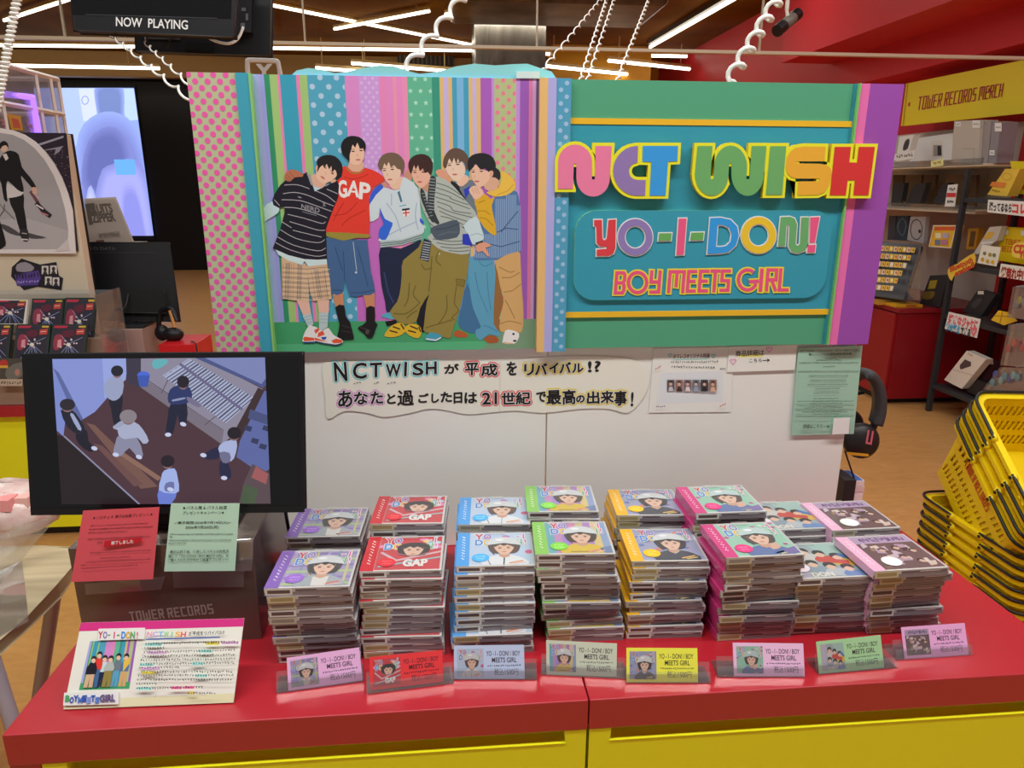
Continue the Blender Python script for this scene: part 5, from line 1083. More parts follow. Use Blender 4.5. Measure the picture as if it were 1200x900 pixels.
def basket_body():
    rows = 18; R = []
    for j in range(rows+1):
        t = j/rows; R.append(perim(BW-.02-.05*t, BL-.02-.05*t, .035-.01*t))
    n = len(R[0]); b = MB(); vs = []
    for j in range(rows+1):
        t = j/rows
        for i in range(n):
            p = Vector(R[j][i][0]); sd = R[j][i][1]
            if sd in (2, 4): p.y += (.5-t)*.05*(-1 if sd == 2 else 1)*(1 if 3 < i < n else 0)*min(1, 4*min((p.y+BL/2), (BL/2-p.y))/BL)
            vs.append((p.x, p.y, -BD*t))
    fs = []
    for j in range(rows):
        for i in range(n):
            k = (i+1) % n; sd = R[j][i][1]; s0 = [q for q in range(n) if R[j][q][1] == sd][0]; q = i-s0
            plain = sd == 2 and 9 <= q <= 24 and j < 8
            if sd and not plain and q % 2 == 1 and 2 <= j <= 16 and (j-2) % 5 not in (3, 4): continue
            fs.append((j*n+i, j*n+k, (j+1)*n+k, (j+1)*n+i))
    b.add(vs, fs, M_bask)
    bot = [R[rows][i][0] for i in range(n)]; b.face([(p[0], p[1], -BD) for p in bot], M_bask)
    return b
def ring_band(w0, l0, w1, l1, z0, z1, m):
    b = MB(); a_ = [q for s in rrect(w0, l0, .03) for q in s]; c = [q for s in rrect(w1, l1, .04) for q in s]; n = len(a_)
    vs = [(*p, z0) for p in a_]+[(*p, z1) for p in a_]+[(*p, z1) for p in c]+[(*p, z0) for p in c]
    b.add(vs, [(q*n+i, q*n+(i+1) % n, ((q+1) % 4)*n+(i+1) % n, ((q+1) % 4)*n+i) for q in range(4) for i in range(n)], m); return b
def mk(name, mb, solid=0):
    return mesh_of(name, mb)
bask_me = mk('basket_body', basket_body()); rim_me = mk('rim', ring_band(BW-.022, BL-.022, BW+.012, BL+.012, -.006, .006, M_bask))
def handle(s):
    rr = rrect(BW+.016, BL+.016, .045, 5); pts = []
    far = rr[0]+rr[1] if s > 0 else rr[2]+rr[3]
    e = .055*s; pts = [(far[0][0], e, .010)]+[(p[0], p[1], .012) for p in far]+[(far[-1][0], e, .010)]
    b = MB(); b.tube(pts, .0042, M_wire, 6); return b
def hinge(x, y):
    b = MB(); b.ball((x, y, .004), (.009, .014, .012), M_bask, 6); b.tube([(x-.009*(1 if x > 0 else -1), y, .004), (x+.011*(1 if x > 0 else -1), y, .004)], .0045, M_wire, 6); return b
han_me = [mk('handle', handle(s)) for s in (1, -1)]; hin_me = [mk('hinge', hinge(sx*(BW/2+.004), sy*.06)) for sx in (1, -1) for sy in (1, -1)]
sl = .025/BD
la = Art(lambda u, v, h: Vector((-(BW-.02)/2-.0026-h+sl*v, -u, -v)), .0001); la.sfont('TOWER RECORDS', [(-.088, .022), (.062, .022), (-.088, .058)], .42, 'b3261c'); let_me = mk('side_lettering', la)
def basket(M, label, grp, first=[]):
    r = thing('shopping_basket', label, 'basket', group=grp, M=M)
    for nm, me in [('basket_body', bask_me), ('rim', rim_me), ('side_lettering', let_me)][:3 if 'tilted' in label else 2]+[('handle', h) for h in han_me]+[('hinge', h) for h in hin_me]:
        c = bpy.data.objects.new(nm, me); COL.objects.link(c); c.parent = r
        if nm == 'basket_body': q = c.modifiers.new('thick', 'SOLIDIFY'); q.thickness = .0025; q.offset = 0
LX = 1.405+BW/2+.006; LYc = 1.655; NB = 16
for i in range(NB):
    z = -.745+BD+i*((-.09+.745-BD)/(NB-1))
    o_ = ORD[NB-1-i]; pos = 'topmost' if i == NB-1 else ('bottom' if i == 0 else o_+' from the top')
    basket(Matrix.Translation((LX+.002*math.sin(i*2), LYc+.003*math.sin(i*3), z)), f'level yellow shopping basket, {pos} of the lower nested stack', 'baskets nested in the lower stack')
MU = Matrix.Translation((1.535, 1.605, .064)) @ Matrix.Rotation(R_(-5.5), 4, 'Z') @ Matrix.Rotation(R_(1), 4, 'Y') @ Matrix.Rotation(R_(35), 4, 'X')
for i in range(4):
    basket(MU @ Matrix.Translation((0, 0, .035*i)), f'tilted yellow shopping basket, {("outermost with lettering showing on its side", "second from the outside", "third from the outside", "innermost with its open inside showing")[i]}, upper stack', 'tilted baskets stuck in the top basket')

# ================================================================ headphones and books at the right end of the board
hp = thing('headphones', 'large black headphones hanging at the right end of the pale backing board', 'headphones', (1.05, 1.60, .2))
hy = 1.60; A3 = lambda x, y, Y=hy: aY(x, y, Y)
bandp = [A3(988, 452, 1.66), A3(1000, 441, 1.64), A3(1014, 438), A3(1025, 446), A3(1030, 462), A3(1030, 480), A3(1026, 496)]
bb = smooth(bandp, 4, False); b = MB()
for i in range(len(bb)-1):
    pass
sec = [(-.011, -.022), (.011, -.022), (.014, 0), (.011, .022), (-.011, .022)]
rings = []
for i, p in enumerate(bb):
    t_ = (Vector(bb[min(i+1, len(bb)-1)])-Vector(bb[max(i-1, 0)])).normalized(); s_ = Vector((.25, 1, 0)).normalized(); nrm = t_.cross(s_).normalized()
    rings.append([Vector(p)+nrm*a_+s_*c_ for a_, c_ in sec])
n = len(sec); b.add([q for r in rings for q in r], [(i*n+k, i*n+(k+1) % n, (i+1)*n+(k+1) % n, (i+1)*n+k) for i in range(len(rings)-1) for k in range(n)]+[tuple(range(n)), tuple((len(rings)-1)*n+k for k in range(n))], C('3a3b3e', .55), True)
obj('headband', b, hp)
cq = A3(1008, 516, 1.59); Mx = Matrix.Translation(cq) @ Matrix.Rotation(R_(-20), 4, 'Y') @ Matrix.Rotation(R_(75), 4, 'X')
b = MB(); b.lathe([(0, -.02), (.03, -.02), (.043, -.008), (.045, .008), (.036, .02), (0, .022)], C('201c1d', .4), 24, Mx); obj('ear_cup', b, hp)
cq2 = A3(992, 497, 1.66); Mx2 = Matrix.Translation(cq2) @ Matrix.Rotation(R_(-20), 4, 'Y') @ Matrix.Rotation(R_(75), 4, 'X')
b = MB(); b.lathe([(0, -.02), (.026, -.02), (.038, -.008), (.04, .01), (.03, .022), (0, .022)], C('17171a', .6), 24, Mx2); obj('ear_cushion', b, hp)
b = MB(); b.tube([A3(1026, 494), A3(1021, 506), A3(1014, 516, 1.585)], .009, C('2a2728', .4), 8); obj('yoke', b, hp)
a = Art(plY(1.540), .0002); a.line([(1018, 504), (1015.5, 519), (1020.5, 520), (1023, 505)], 2.2, 'c06070'); obj('red_mark', a, hp)
a = Art(plY(1.541), .0002); a.poly([(993, 529.5), (1018, 532), (1018, 535), (993, 533)], 'c89428'); obj('yellow_stripe', a, hp)
b = MB(); b.tube([(.93, YB+.022, A3(990, 470).z), A3(1000, 462, 1.62), A3(1012, 460, 1.62)], .005, M_dark, 6); one('headphone_hook', b, 'dark hook on the board end holding the black headphones', 'hook')
b = MB(); p0 = aY(981, 588, 1.56); b.box((p0.x+.004, 1.545, 0), (p0.x+.034, 1.615, aY(985, 563, 1.545).z), M_dark); one('dark_bookend', b, 'dark upright holder beside the small stack of booklets', 'holder', bevel=.001)
z0 = 0; zt_ = aY(1005, 563, 1.55).z; xk = p0.x+.036
for i in range(7):
    h = zt_/7; b = MB(); b.box((xk, 1.55-.0008*(i % 2), i*h), (xk+.022+.001*(i % 3), 1.618, i*h+h*.93), C(('d8c4c4', 'd5c9ca', 'c9b2b4')[i % 3])); 
    if i == 6: b.face([(xk, 1.551, zt_-h*.06), (xk+.02, 1.551, zt_-h*.06), (xk+.02, 1.617, zt_-h*.06), (xk, 1.617, zt_-h*.06)], C('3a5a9a'))
    one('booklet', b, f'thin pale booklet, {"top one with blue cover" if i == 6 else ("bottom one" if i == 0 else ORD[6-i]+" from the top")} of the little stack by the board end', 'booklet', 'booklets stacked by the board end')
b = MB(); b.tube([aY(990, 528, 1.56), aY(1001, 561, 1.56)], .0022, M_black, 6); b.tube([aY(1001, 561, 1.56), aY(1003, 562, 1.60)], .0022, M_black, 6); obj('lead', b, hp)

# ================================================================ hanging televisions and cords
tv = thing('hanging_television', 'black hanging television with white NOW PLAYING words on its lower bezel', 'television', (-.93, 2.65, 1.9))
mt = plY(2.6)
def ext(q, m, d0, d1, mat): b = MB(); b.prism(q, d0, d1, m, mat); return b
obj('casing', ext([(77, -60), (276, -60), (272, 42), (87, 35.5)], mt, -.05, 0, M_black), tv, bevel=.004)
obj('dark_screen', ext([(80, -58), (274, -58), (270.5, 22), (85, 17)], mt, .0004, .001, C('0b0b0d', .12, .5)), tv)
a = Art(plY(2.5985), .0002); a.text('NOW  PLAYING', [(136, 20), (220, 24), (136, 30.5)], 'e4e4e2', .015); a.poly([(100, 16.5), (255, 21), (255, 22), (100, 17.5)], '33343a'); obj('bezel_words', a, tv)
b = MB(); p = mt(175, -20, -.06); b.tube([p, (p.x, p.y, CEIL)], .018, M_dark, 10); obj('ceiling_pole', b, tv)
tv2 = thing('hanging_television', 'black hanging television seen from behind with cables, behind the NOW PLAYING one', 'television', (-.72, 2.85, 1.85))
mt2 = plY(2.85)
obj('casing', ext([(157, -60), (316, -60), (315, 64), (158.5, 60)], mt2, -.05, 0, M_black), tv2, bevel=.004)
b = MB(); b.prism([(275, -55), (298, -55), (297, 40), (275, 38)], 0, .03, mt2, C('1d1e22', .5)); b.prism([(174, 40), (212, 41), (212, 47), (174, 46)], 0, .006, mt2, C('3a3b40', .5)); b.prism([(218, 50), (250, 51), (250, 61), (218, 59)], 0, .01, mt2, C('0c0c0e', .5)); obj('rear_panel', b, tv2)
a = Art(plY(2.8185), .0004)
for x, y, w_, h_ in ((283, 9, 5, 4), (275, 17, 4, 12), (282, 27, 5, 5), (288, 16, 3, 8)): a.rect(x, y, x+w_, y+h_, '5a5c62')
obj('sockets', a, tv2)
b = MB(); b.tube(smooth([aY(241, 42, 2.8), aY(252, 48, 2.79), (aY(268, 51, 2.78)), aY(279, 45, 2.79), aY(285, 32, 2.81)], 4, False), .005, C('dcd6d2', .4), 8); obj('white_cable', b, tv2)
b = MB(); b.tube(smooth([aY(203, 42, 2.84), aY(198, 50, 2.82), aY(196, 56, 2.83)], 4, False), .004, M_black, 8); obj('black_cable', b, tv2)
b = MB(); p = mt2(300, -20, -.06); b.tube([p, (p.x, p.y, CEIL)], .018, M_dark, 10); obj('ceiling_pole', b, tv2)
M_cord = C('ded6d0', .35, .4)
def coil(A, B, amp, turns, r, lab, seg=10, name='curly_cord'):
    A, B = Vector(A), Vector(B); d = (B-A).normalized(); s_ = d.cross(Vector((0, 1, 0))).normalized(); t_ = d.cross(s_)
    n = int(turns*seg); pts = [A+(B-A)*(i/n)+s_*amp*math.cos(i*6.2832/seg)+t_*amp*math.sin(i*6.2832/seg) for i in range(n+1)]
    up = Vector((A.x, A.y, CEIL))
    b = MB(); b.tube([up]+pts, r, M_cord, 7); one(name, b, lab, 'cord', 'white curly security cords')
YC = YB+.05
coil(aY(22, -12, 1.7), aY(-4, 128, 1.7), .0062, 27, .003, 'tightly coiled white cord hanging at the far left edge, over the clear case')
coil(aY(128, 39, 2.80), aY(228, 120, YC), .006, 8, .0028, 'thin curly white cord running from the televisions to the dotted wing, lower one')
coil(aY(170, 50, 2.78), aY(226, 102, YC), .005, 6, .0024, 'thin curly white cord running from the televisions to the dotted wing, upper one')
coil(aY(557, -22, 1.75), aY(464, 96, YC), .009, 5.5, .0048, 'thick wavy white cord rising above the picture and cloud cut-outs')
coil(aY(920, -15, 1.75), aY(852, 100, YC), .0125, 6.3, .0052, 'thick curly white cord rising above the green end of the sign')
coil(aY(712, -10, 2.8), aY(628, 92, YC), .0048, 13, .0017, 'thin curly white cord slanting down to the cloud tip, leftmost of four')
coil(aY(714, -10, 2.5), aY(679, 99, YC), .0042, 17, .0017, 'thin curly white cord above the green field, second of four')
coil(aY(723, -10, 2.5), aY(687, 99, YC), .0042, 15, .0017, 'thin curly white cord above the green field, third of four')
coil(aY(764, -10, 2.5), aY(722, 99, YC), .0042, 18, .0017, 'thin curly white cord above the green field, rightmost of four')
ys = thing('hanging_letter_sign', 'small white outlined hanging sign with a letter Y above the picture', 'sign', aY(308, 80, 6))
a = MB(); my = plY(6)
fr = smooth([(291, 92), (290, 73), (294, 70.5), (322, 71.5), (326, 75), (329, 92)], 3, False)
a.tube([my(x, y) for x, y in fr], .018, C('e8e4dc', .4, g=.5), 8); obj('outline_tube', a, ys)
c = Art(my, .004); c.text('Y', [(302, 76), (317, 76), (302, 92)], 'e4e0d8', .05); obj('letter', c, ys)
b = MB()
b.tube([my(302, 70.5), Vector((my(302, 70).x, 6, CEIL))], .006, M_cord, 6); obj('hanger', b, ys)
b = MB(); b.tube([my(317, 70.5), Vector((my(317, 70).x, 6, CEIL))], .006, M_cord, 6); obj('hanger', b, ys)
sp = thing('spotlight', 'small black and grey ceiling spotlight in front of the red bulkhead', 'spotlight', aY(922, 24, 4.4))
p0, p1 = aY(934, 17, 4.4), aY(911, 36, 4.3); d = (p1-p0)
b = MB(); b.tube([p0, p0+d*.2, p0+d*.21, p0+d*.62, p0+d*.63, p1], [.026, .03, .032, .032, .03, .03], C('6a6660', .35), 14); b.tube([p0+d*.7, p1+d*.02], .034, M_black, 14); b.tube([p0-d*.05, p0+d*.2], .033, M_black, 14); obj('lamp_barrel', b, sp)
b = MB(); q = aY(922, 12, 4.36); b.tube([p0+d*.45, q], .01, M_cord, 8); b.tube([q, Vector((q.x, q.y, CEIL))], .012, M_cord, 8); obj('bracket', b, sp)

# ================================================================ left side: second counter with film cases, poster and clear case
CX1 = aY(236, 440, 3.12).x
t = thing('rear_counter', 'low yellow counter with red top behind the desktop screen', 'counter', (-2, 3.5, FZ))
b = MB(); b.box((-3.2, 3.10, -.16), (CX1, 4.1, -.112), M_red); obj('worktop', b, t, bevel=.002)
b = MB(); b.box((-3.19, 3.13, FZ+.05), (CX1-.01, 4.08, -.16), M_yel); obj('carcass', b, t)
b = MB(); b.box((-3.15, 3.17, FZ), (CX1-.05, 4.04, FZ+.05), M_dark); obj('plinth', b, t)
M_cream = C('c9bda8', .5, .3)
YD = 3.36; md = plY(YD)
t = thing('display_stand', 'cream upright display stand with a corner poster and film cases before it', 'display stand', (-1.95, YD+.1, -.11))
zc0 = -.112; zc1 = aY(80, 157, YD).z; xr = aY(80.5, 190, YD).x
b = MB(); b.box((-2.5, YD, zc0), (xr, YD+.03, zc1), M_cream); b.box((xr-.05, YD+.03, zc0), (xr, YD+.055, zc1), M_cream); obj('cream_panel', b, t, bevel=.002)
b = MB(); b.box((-2.5, YD+.055, zc0+.1), (xr+.002, YD+.072, zc1+.004), M_black); obj('black_edge', b, t)
ms_ = plY(YD-.003)
a = Art(ms_, .0002); a.poly([(14, 313), (25, 303), (47, 310), (66, 307), (69, 323), (74, 326), (72, 340), (44, 336), (28, 340), (13, 324)], '26222b'); a.poly([(17, 322), (45, 317), (48, 326), (44, 334), (20, 335)], '55418f'); a.poly([(20, 310), (30, 307), (40, 313), (36, 318), (20, 318)], '8f8a96', 2)
a.scrib(18, 324, 46, 322, '2a2433', 8, 7, 1.2); a.scrib(20, 331, 46, 329, 'a99ad0', 8, 3, .7)
for x, y in ((49, 311.5), (59, 311), (53, 324), (62, 325)): a.rect(x, y, x+8, y+10, 'c9c4c0'); a.ell(x+4, y+4, 2, 2.4, '3a3034'); a.poly([(x+1, y+10), (x+3, y+6), (x+5, y+6), (x+7, y+10)], '3a3438')
obj('star_sticker', a, t)
# dark crowd photo and the white arched poster
o, a = paper('crowd_photo', [(0, 155), (78, 156), (92, 294), (0, 294)], plY(YD-.006), '2b2230', 'dark concert crowd photo on the cream stand, behind the arched poster', 'poster', thick=.004); rg = random.Random(5)
a.dk = .01; a.cl = [(0, 155), (78, 156), (91, 292), (0, 292)]
for i in range(170): a.ell(rg.uniform(35, 88), rg.uniform(175, 245), rg.uniform(.3, .9), rg.uniform(.3, .7), rg.choice(('7a5a6a', '9a7a80', '6a4a60', 'b89aa0')), n=5)
a.dk = 1; a.poly([(38, 171), (75, 159), (75, 161.5), (40, 173)], '9a98a8'); a.poly([(47, 177), (75, 171), (70, 178), (64, 182), (66, 175)], '8a8898')
obj('print', a, o)
pq_ = [(-60, 150), (0, 150)]+[(2+88*math.sin(R_(k*9)), 290-139*math.cos(R_(k*9))) for k in range(1, 9)]+[(89.5, 297), (-60, 297)]
o, a = paper('arched_poster', pq_, plY(YD-.014), 'd6d0d2', 'white arched poster of a person in a black suit on grey, on the cream stand', 'poster', thick=.006)
a.poly([(-60, 155), (-4, 155)]+[(2+80*math.sin(R_(k*10)), 292-136*math.cos(R_(k*10))) for k in range(1, 9)]+[(80, 292), (-60, 292)], '9d9a9f'); a.poly([(-60, 262), (30, 255), (80, 270), (80, 292), (-60, 292)], 'a9a6ab')
TA = lambda: a.T(0, 190, 6.923)
TA(); a.poly([(10, 500), (80, 520), (170, 580), (170, 600), (90, 580), (30, 540)], '4a484c', 2); a.poly([(220, 570), (300, 590), (385, 612), (300, 622), (230, 610)], '4a484c', 2)
a.poly([(78, 285), (195, 250), (200, 360), (228, 550), (170, 560), (130, 420)], '1c1b1e', 2); a.poly([(172, 550), (232, 548), (240, 635), (200, 642), (170, 590)], '2c2b2e', 2); a.line([(180, 625), (235, 628)], 10, 'c9c6c8'); a.line([(185, 575), (225, 580)], 6, 'b9b6b8')
a.poly([(68, 170), (160, 230), (200, 235), (180, 270), (90, 290), (60, 280)], 'c4c0c2', 2)
a.poly([(0, -20), (60, -85), (110, -90), (160, -60), (185, 40), (250, 120), (300, 200), (270, 212), (180, 110), (190, 170), (200, 240), (150, 225), (70, 150), (60, 220), (68, 315), (40, 300), (20, 180), (-5, 110)], '1a191c', 2)
a.poly([(30, -60), (60, -70), (78, -30), (55, -10)], 'c9c4c2'); a.ell(42, -118, 30, 38, 'cfae9c'); a.poly([(0, -110), (5, -150), (40, -172), (72, -150), (76, -110), (60, -135), (30, -130), (15, -108)], '1c1a1c', 2)
a.poly([(262, 210), (300, 205), (312, 250), (280, 260)], 'c9a090', 2); a.line([(255, 235), (310, 320), (345, 390), (410, 440)], 26, '6a4450'); a.line([(300, 330), (370, 400), (420, 440)], 34, '2a2226'); a.line([(300, 345), (360, 380)], 12, 'cfc4c8'); a.line([(345, 410), (400, 430)], 10, 'b07080'); a.line([(270, 240), (325, 300)], 6, 'd0b0b0')
a.poly([(0, 470), (15, 500), (50, 620), (50, 680), (-30, 700), (-60, 500)], '19181b', 2); a.line([(0, 330), (40, 380), (130, 465)], 4, '3a383a'); a.line([(45, 340), (42, 390), (5, 440)], 5, '3a383a')
a.poly([(455, 722), (560, 620), (575, 715)], 'c6bfc2'); a.T(); obj('print', a, o)
# clear frame case with purple glow above the stand
F0 = aY(68, 93, 4.3); xb_ = F0.x; xa_ = xb_-.9; ya_, yb_ = YD+.20, 4.3; ztp = F0.z; zb_ = zc1-.12; zm = aY(72, 134, 4.3).z
cc = thing('clear_frame_case', 'clear pale-framed case with a purple lit tube behind the cream stand', 'case', ((xa_+xb_)/2, 3.9, -.112))
M_fr = C('d3c8c0', .3, .4)
def bar(b, p, q, w_=.010): b.tube([p, q], w_, M_fr, 4, sm=False)
b = MB()
for z in (zb_, zm, ztp):
    for (p, q) in (((xa_, ya_), (xb_, ya_)), ((xb_, ya_), (xb_, yb_)), ((xb_, yb_), (xa_, yb_))): bar(b, (*p, z), (*q, z), .012)
for y in (ya_, 3.75, 4.08, 4.22, yb_): bar(b, (xb_, y, -.112), (xb_, y, ztp), .009)
for x in (xa_, xb_-.4): bar(b, (x, yb_, -.112), (x, yb_, ztp), .009)
obj('frame_bars', b, cc)
b = MB(); b.box((xb_-.004, ya_+.01, zb_), (xb_, yb_-.01, ztp-.01), CLEAR('hazy_pane', (.95, .93, .96), .06, .05, .22, (.7, .65, .68))); obj('clear_pane', b, cc)
b = MB(); b.box((xa_, ya_, -.112), (xb_-.02, yb_, zb_), C('a598a0', .5)); obj('base_block', b, cc)
b = MB(); b.tube([aY(8, 108, 3.7)+Vector((-.1, 0, 0)), aY(38, 114, 4.0), aY(45, 157, 4.0)], .016, EM('a06aff', 1.5), 8); obj('purple_tube', b, cc)
a = Art(on_plane((xb_+.003, 0, 0), (1, 0, 0)), .0006); a.poly([(8, 133), (24, 136), (27, 153), (13, 152)], 'b8892a'); a.poly([(13, 138), (21, 140), (24, 150), (16, 150)], 'b05038'); a.scrib(0, 140, 6, 146, 'a06a72', 3, 10, 1); a.scrib(31, 142, 38, 150, 'a06a72', 3, 10, 1); obj('stickers', a, cc)
# film cases in two rows
def film_art(q, m, first=True):
    a = Art(m, .0003); TL, TR, BR, BLq = q
    fn = lambda u, v: (TL[0]+(TR[0]-TL[0])*u+(BLq[0]-TL[0])*v, TL[1]+(TR[1]-TL[1])*u+(BLq[1]-TL[1])*v)
    p = lambda pts, c, sm=0: a.poly([fn(*x) for x in pts], c, sm)
    p([(.05, .04), (.95, .04), (.95, .97), (.05, .97)], '33303c'); p([(.05, .04), (.45, .04), (.4, .1), (.05, .1)], 'b0304a'); p([(.75, .04), (.95, .04), (.95, .09), (.75, .09)], 'c0a040'); p([(.70, .14), (.93, .12), (.93, .27), (.70, .28)], 'b5453f'); rg = random.Random(3)
    p([(.1, .3), (.3, .28), (.4, .5), (.2, .7), (.08, .6)], '8a3a4c', 2); p([(.3, .2), (.6, .15), (.65, .3), (.4, .36)], '5a2a3a', 2); p([(.2, .42), (.3, .4), (.32, .6), (.2, .62)], 'c88a98')
    a.dk = .1
    for ex, ey in ((.95, .85), (.75, .95), (.2, .95), (.4, .95), (.56, .97), (.9, .35), (.28, .3), (.85, .95)): a.line([fn(.52, .52), fn(ex, ey)], .5, '8fa0d0')
    for i in range(10): u, v = rg.uniform(.3, .75), rg.uniform(.38, .65); c = fn(u, v); a.ell(c[0], c[1], 1.2, 1, 'c9b8c4', n=6)
    c = fn(.52, .54); a.ell(c[0], c[1], 2.6, 2, 'e0cfc0')
    a.dk = 1; a.k = math.ceil(a.k);
    a.line([fn(.73, .20), fn(.90, .19)], .9, 'e0b0a8'); return a
LQ = [([(-6, 351), (33, 351), (30, 380), (-10, 380)], 3.22, 'film case in a pale sleeve, left end of the upper row'), ([(38, 350), (75, 350), (71, 394), (34, 394)], 3.22, 'dark film case in the middle of the upper row'), ([(77, 349), (113, 349), (108, 400), (72, 400)], 3.22, 'dark film case at the right end of the upper row'),
      ([(-22, 380), (14, 380), (9, 424), (-28, 424)], 3.13, 'dark film case cut off at the left end of the lower row'), ([(20, 380), (59.5, 380), (55, 424), (15, 424)], 3.13, 'dark film case in the middle of the lower row'), ([(62, 380), (103, 380), (98, 424), (57, 424)], 3.13, 'dark film case at the right end of the lower row')]
t = thing('film_rack', 'clear stepped rack holding dark film cases on the rear counter', 'rack', (-1.9, 3.2, -.11))
for y0, y1, zt2 in ((3.12, 3.205, aY(40, 424, 3.13).z), (3.205, 3.30, aY(60, 396, 3.22).z)):
    b = MB(); b.box((-2.3, y0, -.111), (-1.50, y1, zt2-.002), C('8c7466', .3, .5)); obj('step', b, t, bevel=.002)
b = MB(); b.box((-1.475, 3.11, -.111), (-1.469, 3.34, aY(125, 342, 3.2).z), M_acr); obj('clear_side', b, t)
b = MB(); b.box((-2.3, 3.33, -.111), (-1.5, 3.334, aY(60, 340, 3.33).z), M_acr); obj('clear_back', b, t)
for q, y, lab in LQ:
    pz = aY(q[3][0], q[3][1], y); m = on_plane(pz, (0, -math.cos(R_(14)), math.sin(R_(14))))
    r = thing('film_case', lab, 'film case', pz, group='film cases on the clear rack'); b = MB(); b.prism(q, -.013, 0, m, C('d0cbc4' if 'pale' in lab else '2f3836', .25, .5)); obj('case', b, r, bevel=.001); obj('cover_print', film_art(q, m), r)
q = [(1, 420), (27, 420), (27, 452), (0, 452)]; o, a = paper('film_leaflet', q, plY(3.085), '4a4844', 'small dark picture leaflet standing at the front edge of the rear counter', 'leaflet', thick=.004); a.ell(5, 426, 5, 5, 'b03a3a'); a.rect(0, 428, 10, 431, 'c8a040'); a.poly([(8, 432), (26, 424), (27, 440), (10, 445)], '6a6a66', 2); a.ell(21, 436, 3, 4, 'a87a72'); a.rect(0, 444, 27, 452, 'b0a090'); a.scrib(2, 448, 26, 448, '4a443c', 8, 4, .8); obj('print', a, o)
# till screen seen from behind, its box, card, headphones and red box
tb = thing('till_box', 'pale pinkish box under the till screen on the rear counter', 'box', (-1.5, 3.6, -.11))
b = MB(); zbx = aY(150, 386, 3.5).z; b.box((aY(112, 400, 3.5).x, 3.5, -.112), (aY(168, 400, 3.5).x, 3.75, zbx), C('a58c86', .25, .5)); obj('shell', b, tb, bevel=.003)
a = Art(plY(3.4995), .0004); a.sfont('RECORDS', [(122, 404), (146, 404), (122, 410)], .42, '8a6a68'); obj('front_lettering', a, tb)
tm = thing('till_screen', 'black till screen seen from behind on the pale box', 'monitor', (-1.45, 3.6, zbx)); m = on_plane(aY(150, 345, 3.62), (.12, -1, .18))
obj('rear_shell', ext([(104, 285), (197, 285), (209, 376), (112, 374)], m, -.03, .0, M_black), tm, bevel=.006)
obj('rear_hump', ext([(110, 341), (192, 341), (196, 366), (118, 366)], m, .0, .03, C('121214', .45)), tm, bevel=.006)
a = Art(lambda u, v, h: m(u, v, h+.0004), .0005); a.text('I·O DATA', [(106, 289.5), (135, 289.5), (107, 293)], '4a4b50', .02); a.line([(105, 296), (182, 296)], .9, '2e2f33'); obj('rear_marks', a, tm)
b = MB(); p = m(150, 372, .0); b.box((p.x-.07, p.y-.08, zbx), (p.x+.10, p.y+.10, zbx+.012), M_dark); b.box((p.x-.03, p.y, zbx+.012), (p.x+.03, p.y+.03, p.z+.02), M_dark); obj('foot', b, tm, bevel=.003)
b = MB(); b.tube(smooth([m(153, 345, .035), m(152, 358, .06), m(144, 368, .06), m(138, 374, .05)], 4, False), .004, C('2c2c30', .4), 6); obj('cable', b, tm)
o = None; mcf = on_plane(aY(130, 285, 3.9), (.1, -1, .22)); o, a = paper('white_name_card', [(99, 233), (136, 231), (158, 285.5), (103, 286)], mcf, 'b4aaa0', 'white framed name card leaning above the till screen', 'card', thick=.006)
a.poly([(101, 235), (134.5, 233), (155, 283), (105, 284)], 'a69c92'); a.text('FRUITS', [(103, 241), (130, 239), (106, 251)], '5c564e', .05); a.text('ZIPPER', [(107, 252), (133, 250), (110, 261)], '5c564e', .05); a.text('F', [(102, 241), (110, 240), (106, 262)], '5c564e', .06)
a.poly([(115, 274), (140, 271), (142, 278), (117, 280)], '8a8178'); a.scrib(117, 276, 140, 275, '5a544c', 9, 4, .8); a.poly([(113, 282), (122, 281), (123, 284), (113, 284)], '6a4a44'); obj('print', a, o)
b = MB(); pb_ = mcf(130, 285, -.01); b.box((pb_.x-.12, pb_.y-.0, -.112), (pb_.x+.12, pb_.y+.15, pb_.z), C('8a8078', .5)); one('card_plinth', b, 'grey block behind the till screen carrying the white name card', 'block')
hq = thing('till_headphones', 'small black headphones resting on the red box by the till screen', 'headphones', aY(200, 390, 3.55))
b = MB(); b.ball(aY(203, 392, 3.55), (.05, .035, .035), M_black, 10); obj('ear_cup', b, hq); b = MB(); b.ball(aY(190, 390, 3.58), (.035, .03, .04), M_black, 10); obj('ear_cup', b, hq)
b = MB(); b.tube(smooth([aY(186, 386, 3.6), aY(188, 366, 3.6), aY(200, 362, 3.58), aY(207, 376, 3.56)], 4, False), .012, M_black, 8); obj('headband', b, hq); b = MB(); b.tube([aY(199, 364, 3.57), aY(205, 384, 3.54)], .008, C('b07a40', .4), 8); obj('bronze_slider', b, hq)
rb = thing('red_box', 'small red box at the right end of the rear counter', 'box', aY(210, 410, 3.5)); b = MB(); b.box((aY(186, 410, 3.45).x, 3.45, -.112), (aY(229, 410, 3.45).x, 3.7, aY(205, 404, 3.45).z), C('c01f26', .35)); obj('box_body', b, rb, bevel=.002); b = MB(); b.tube(smooth([aY(224, 400, 3.5), aY(229, 402, 3.46), aY(231, 412, 3.45)], 3, False), .003, M_dark, 6); obj('cord_loop', b, rb)

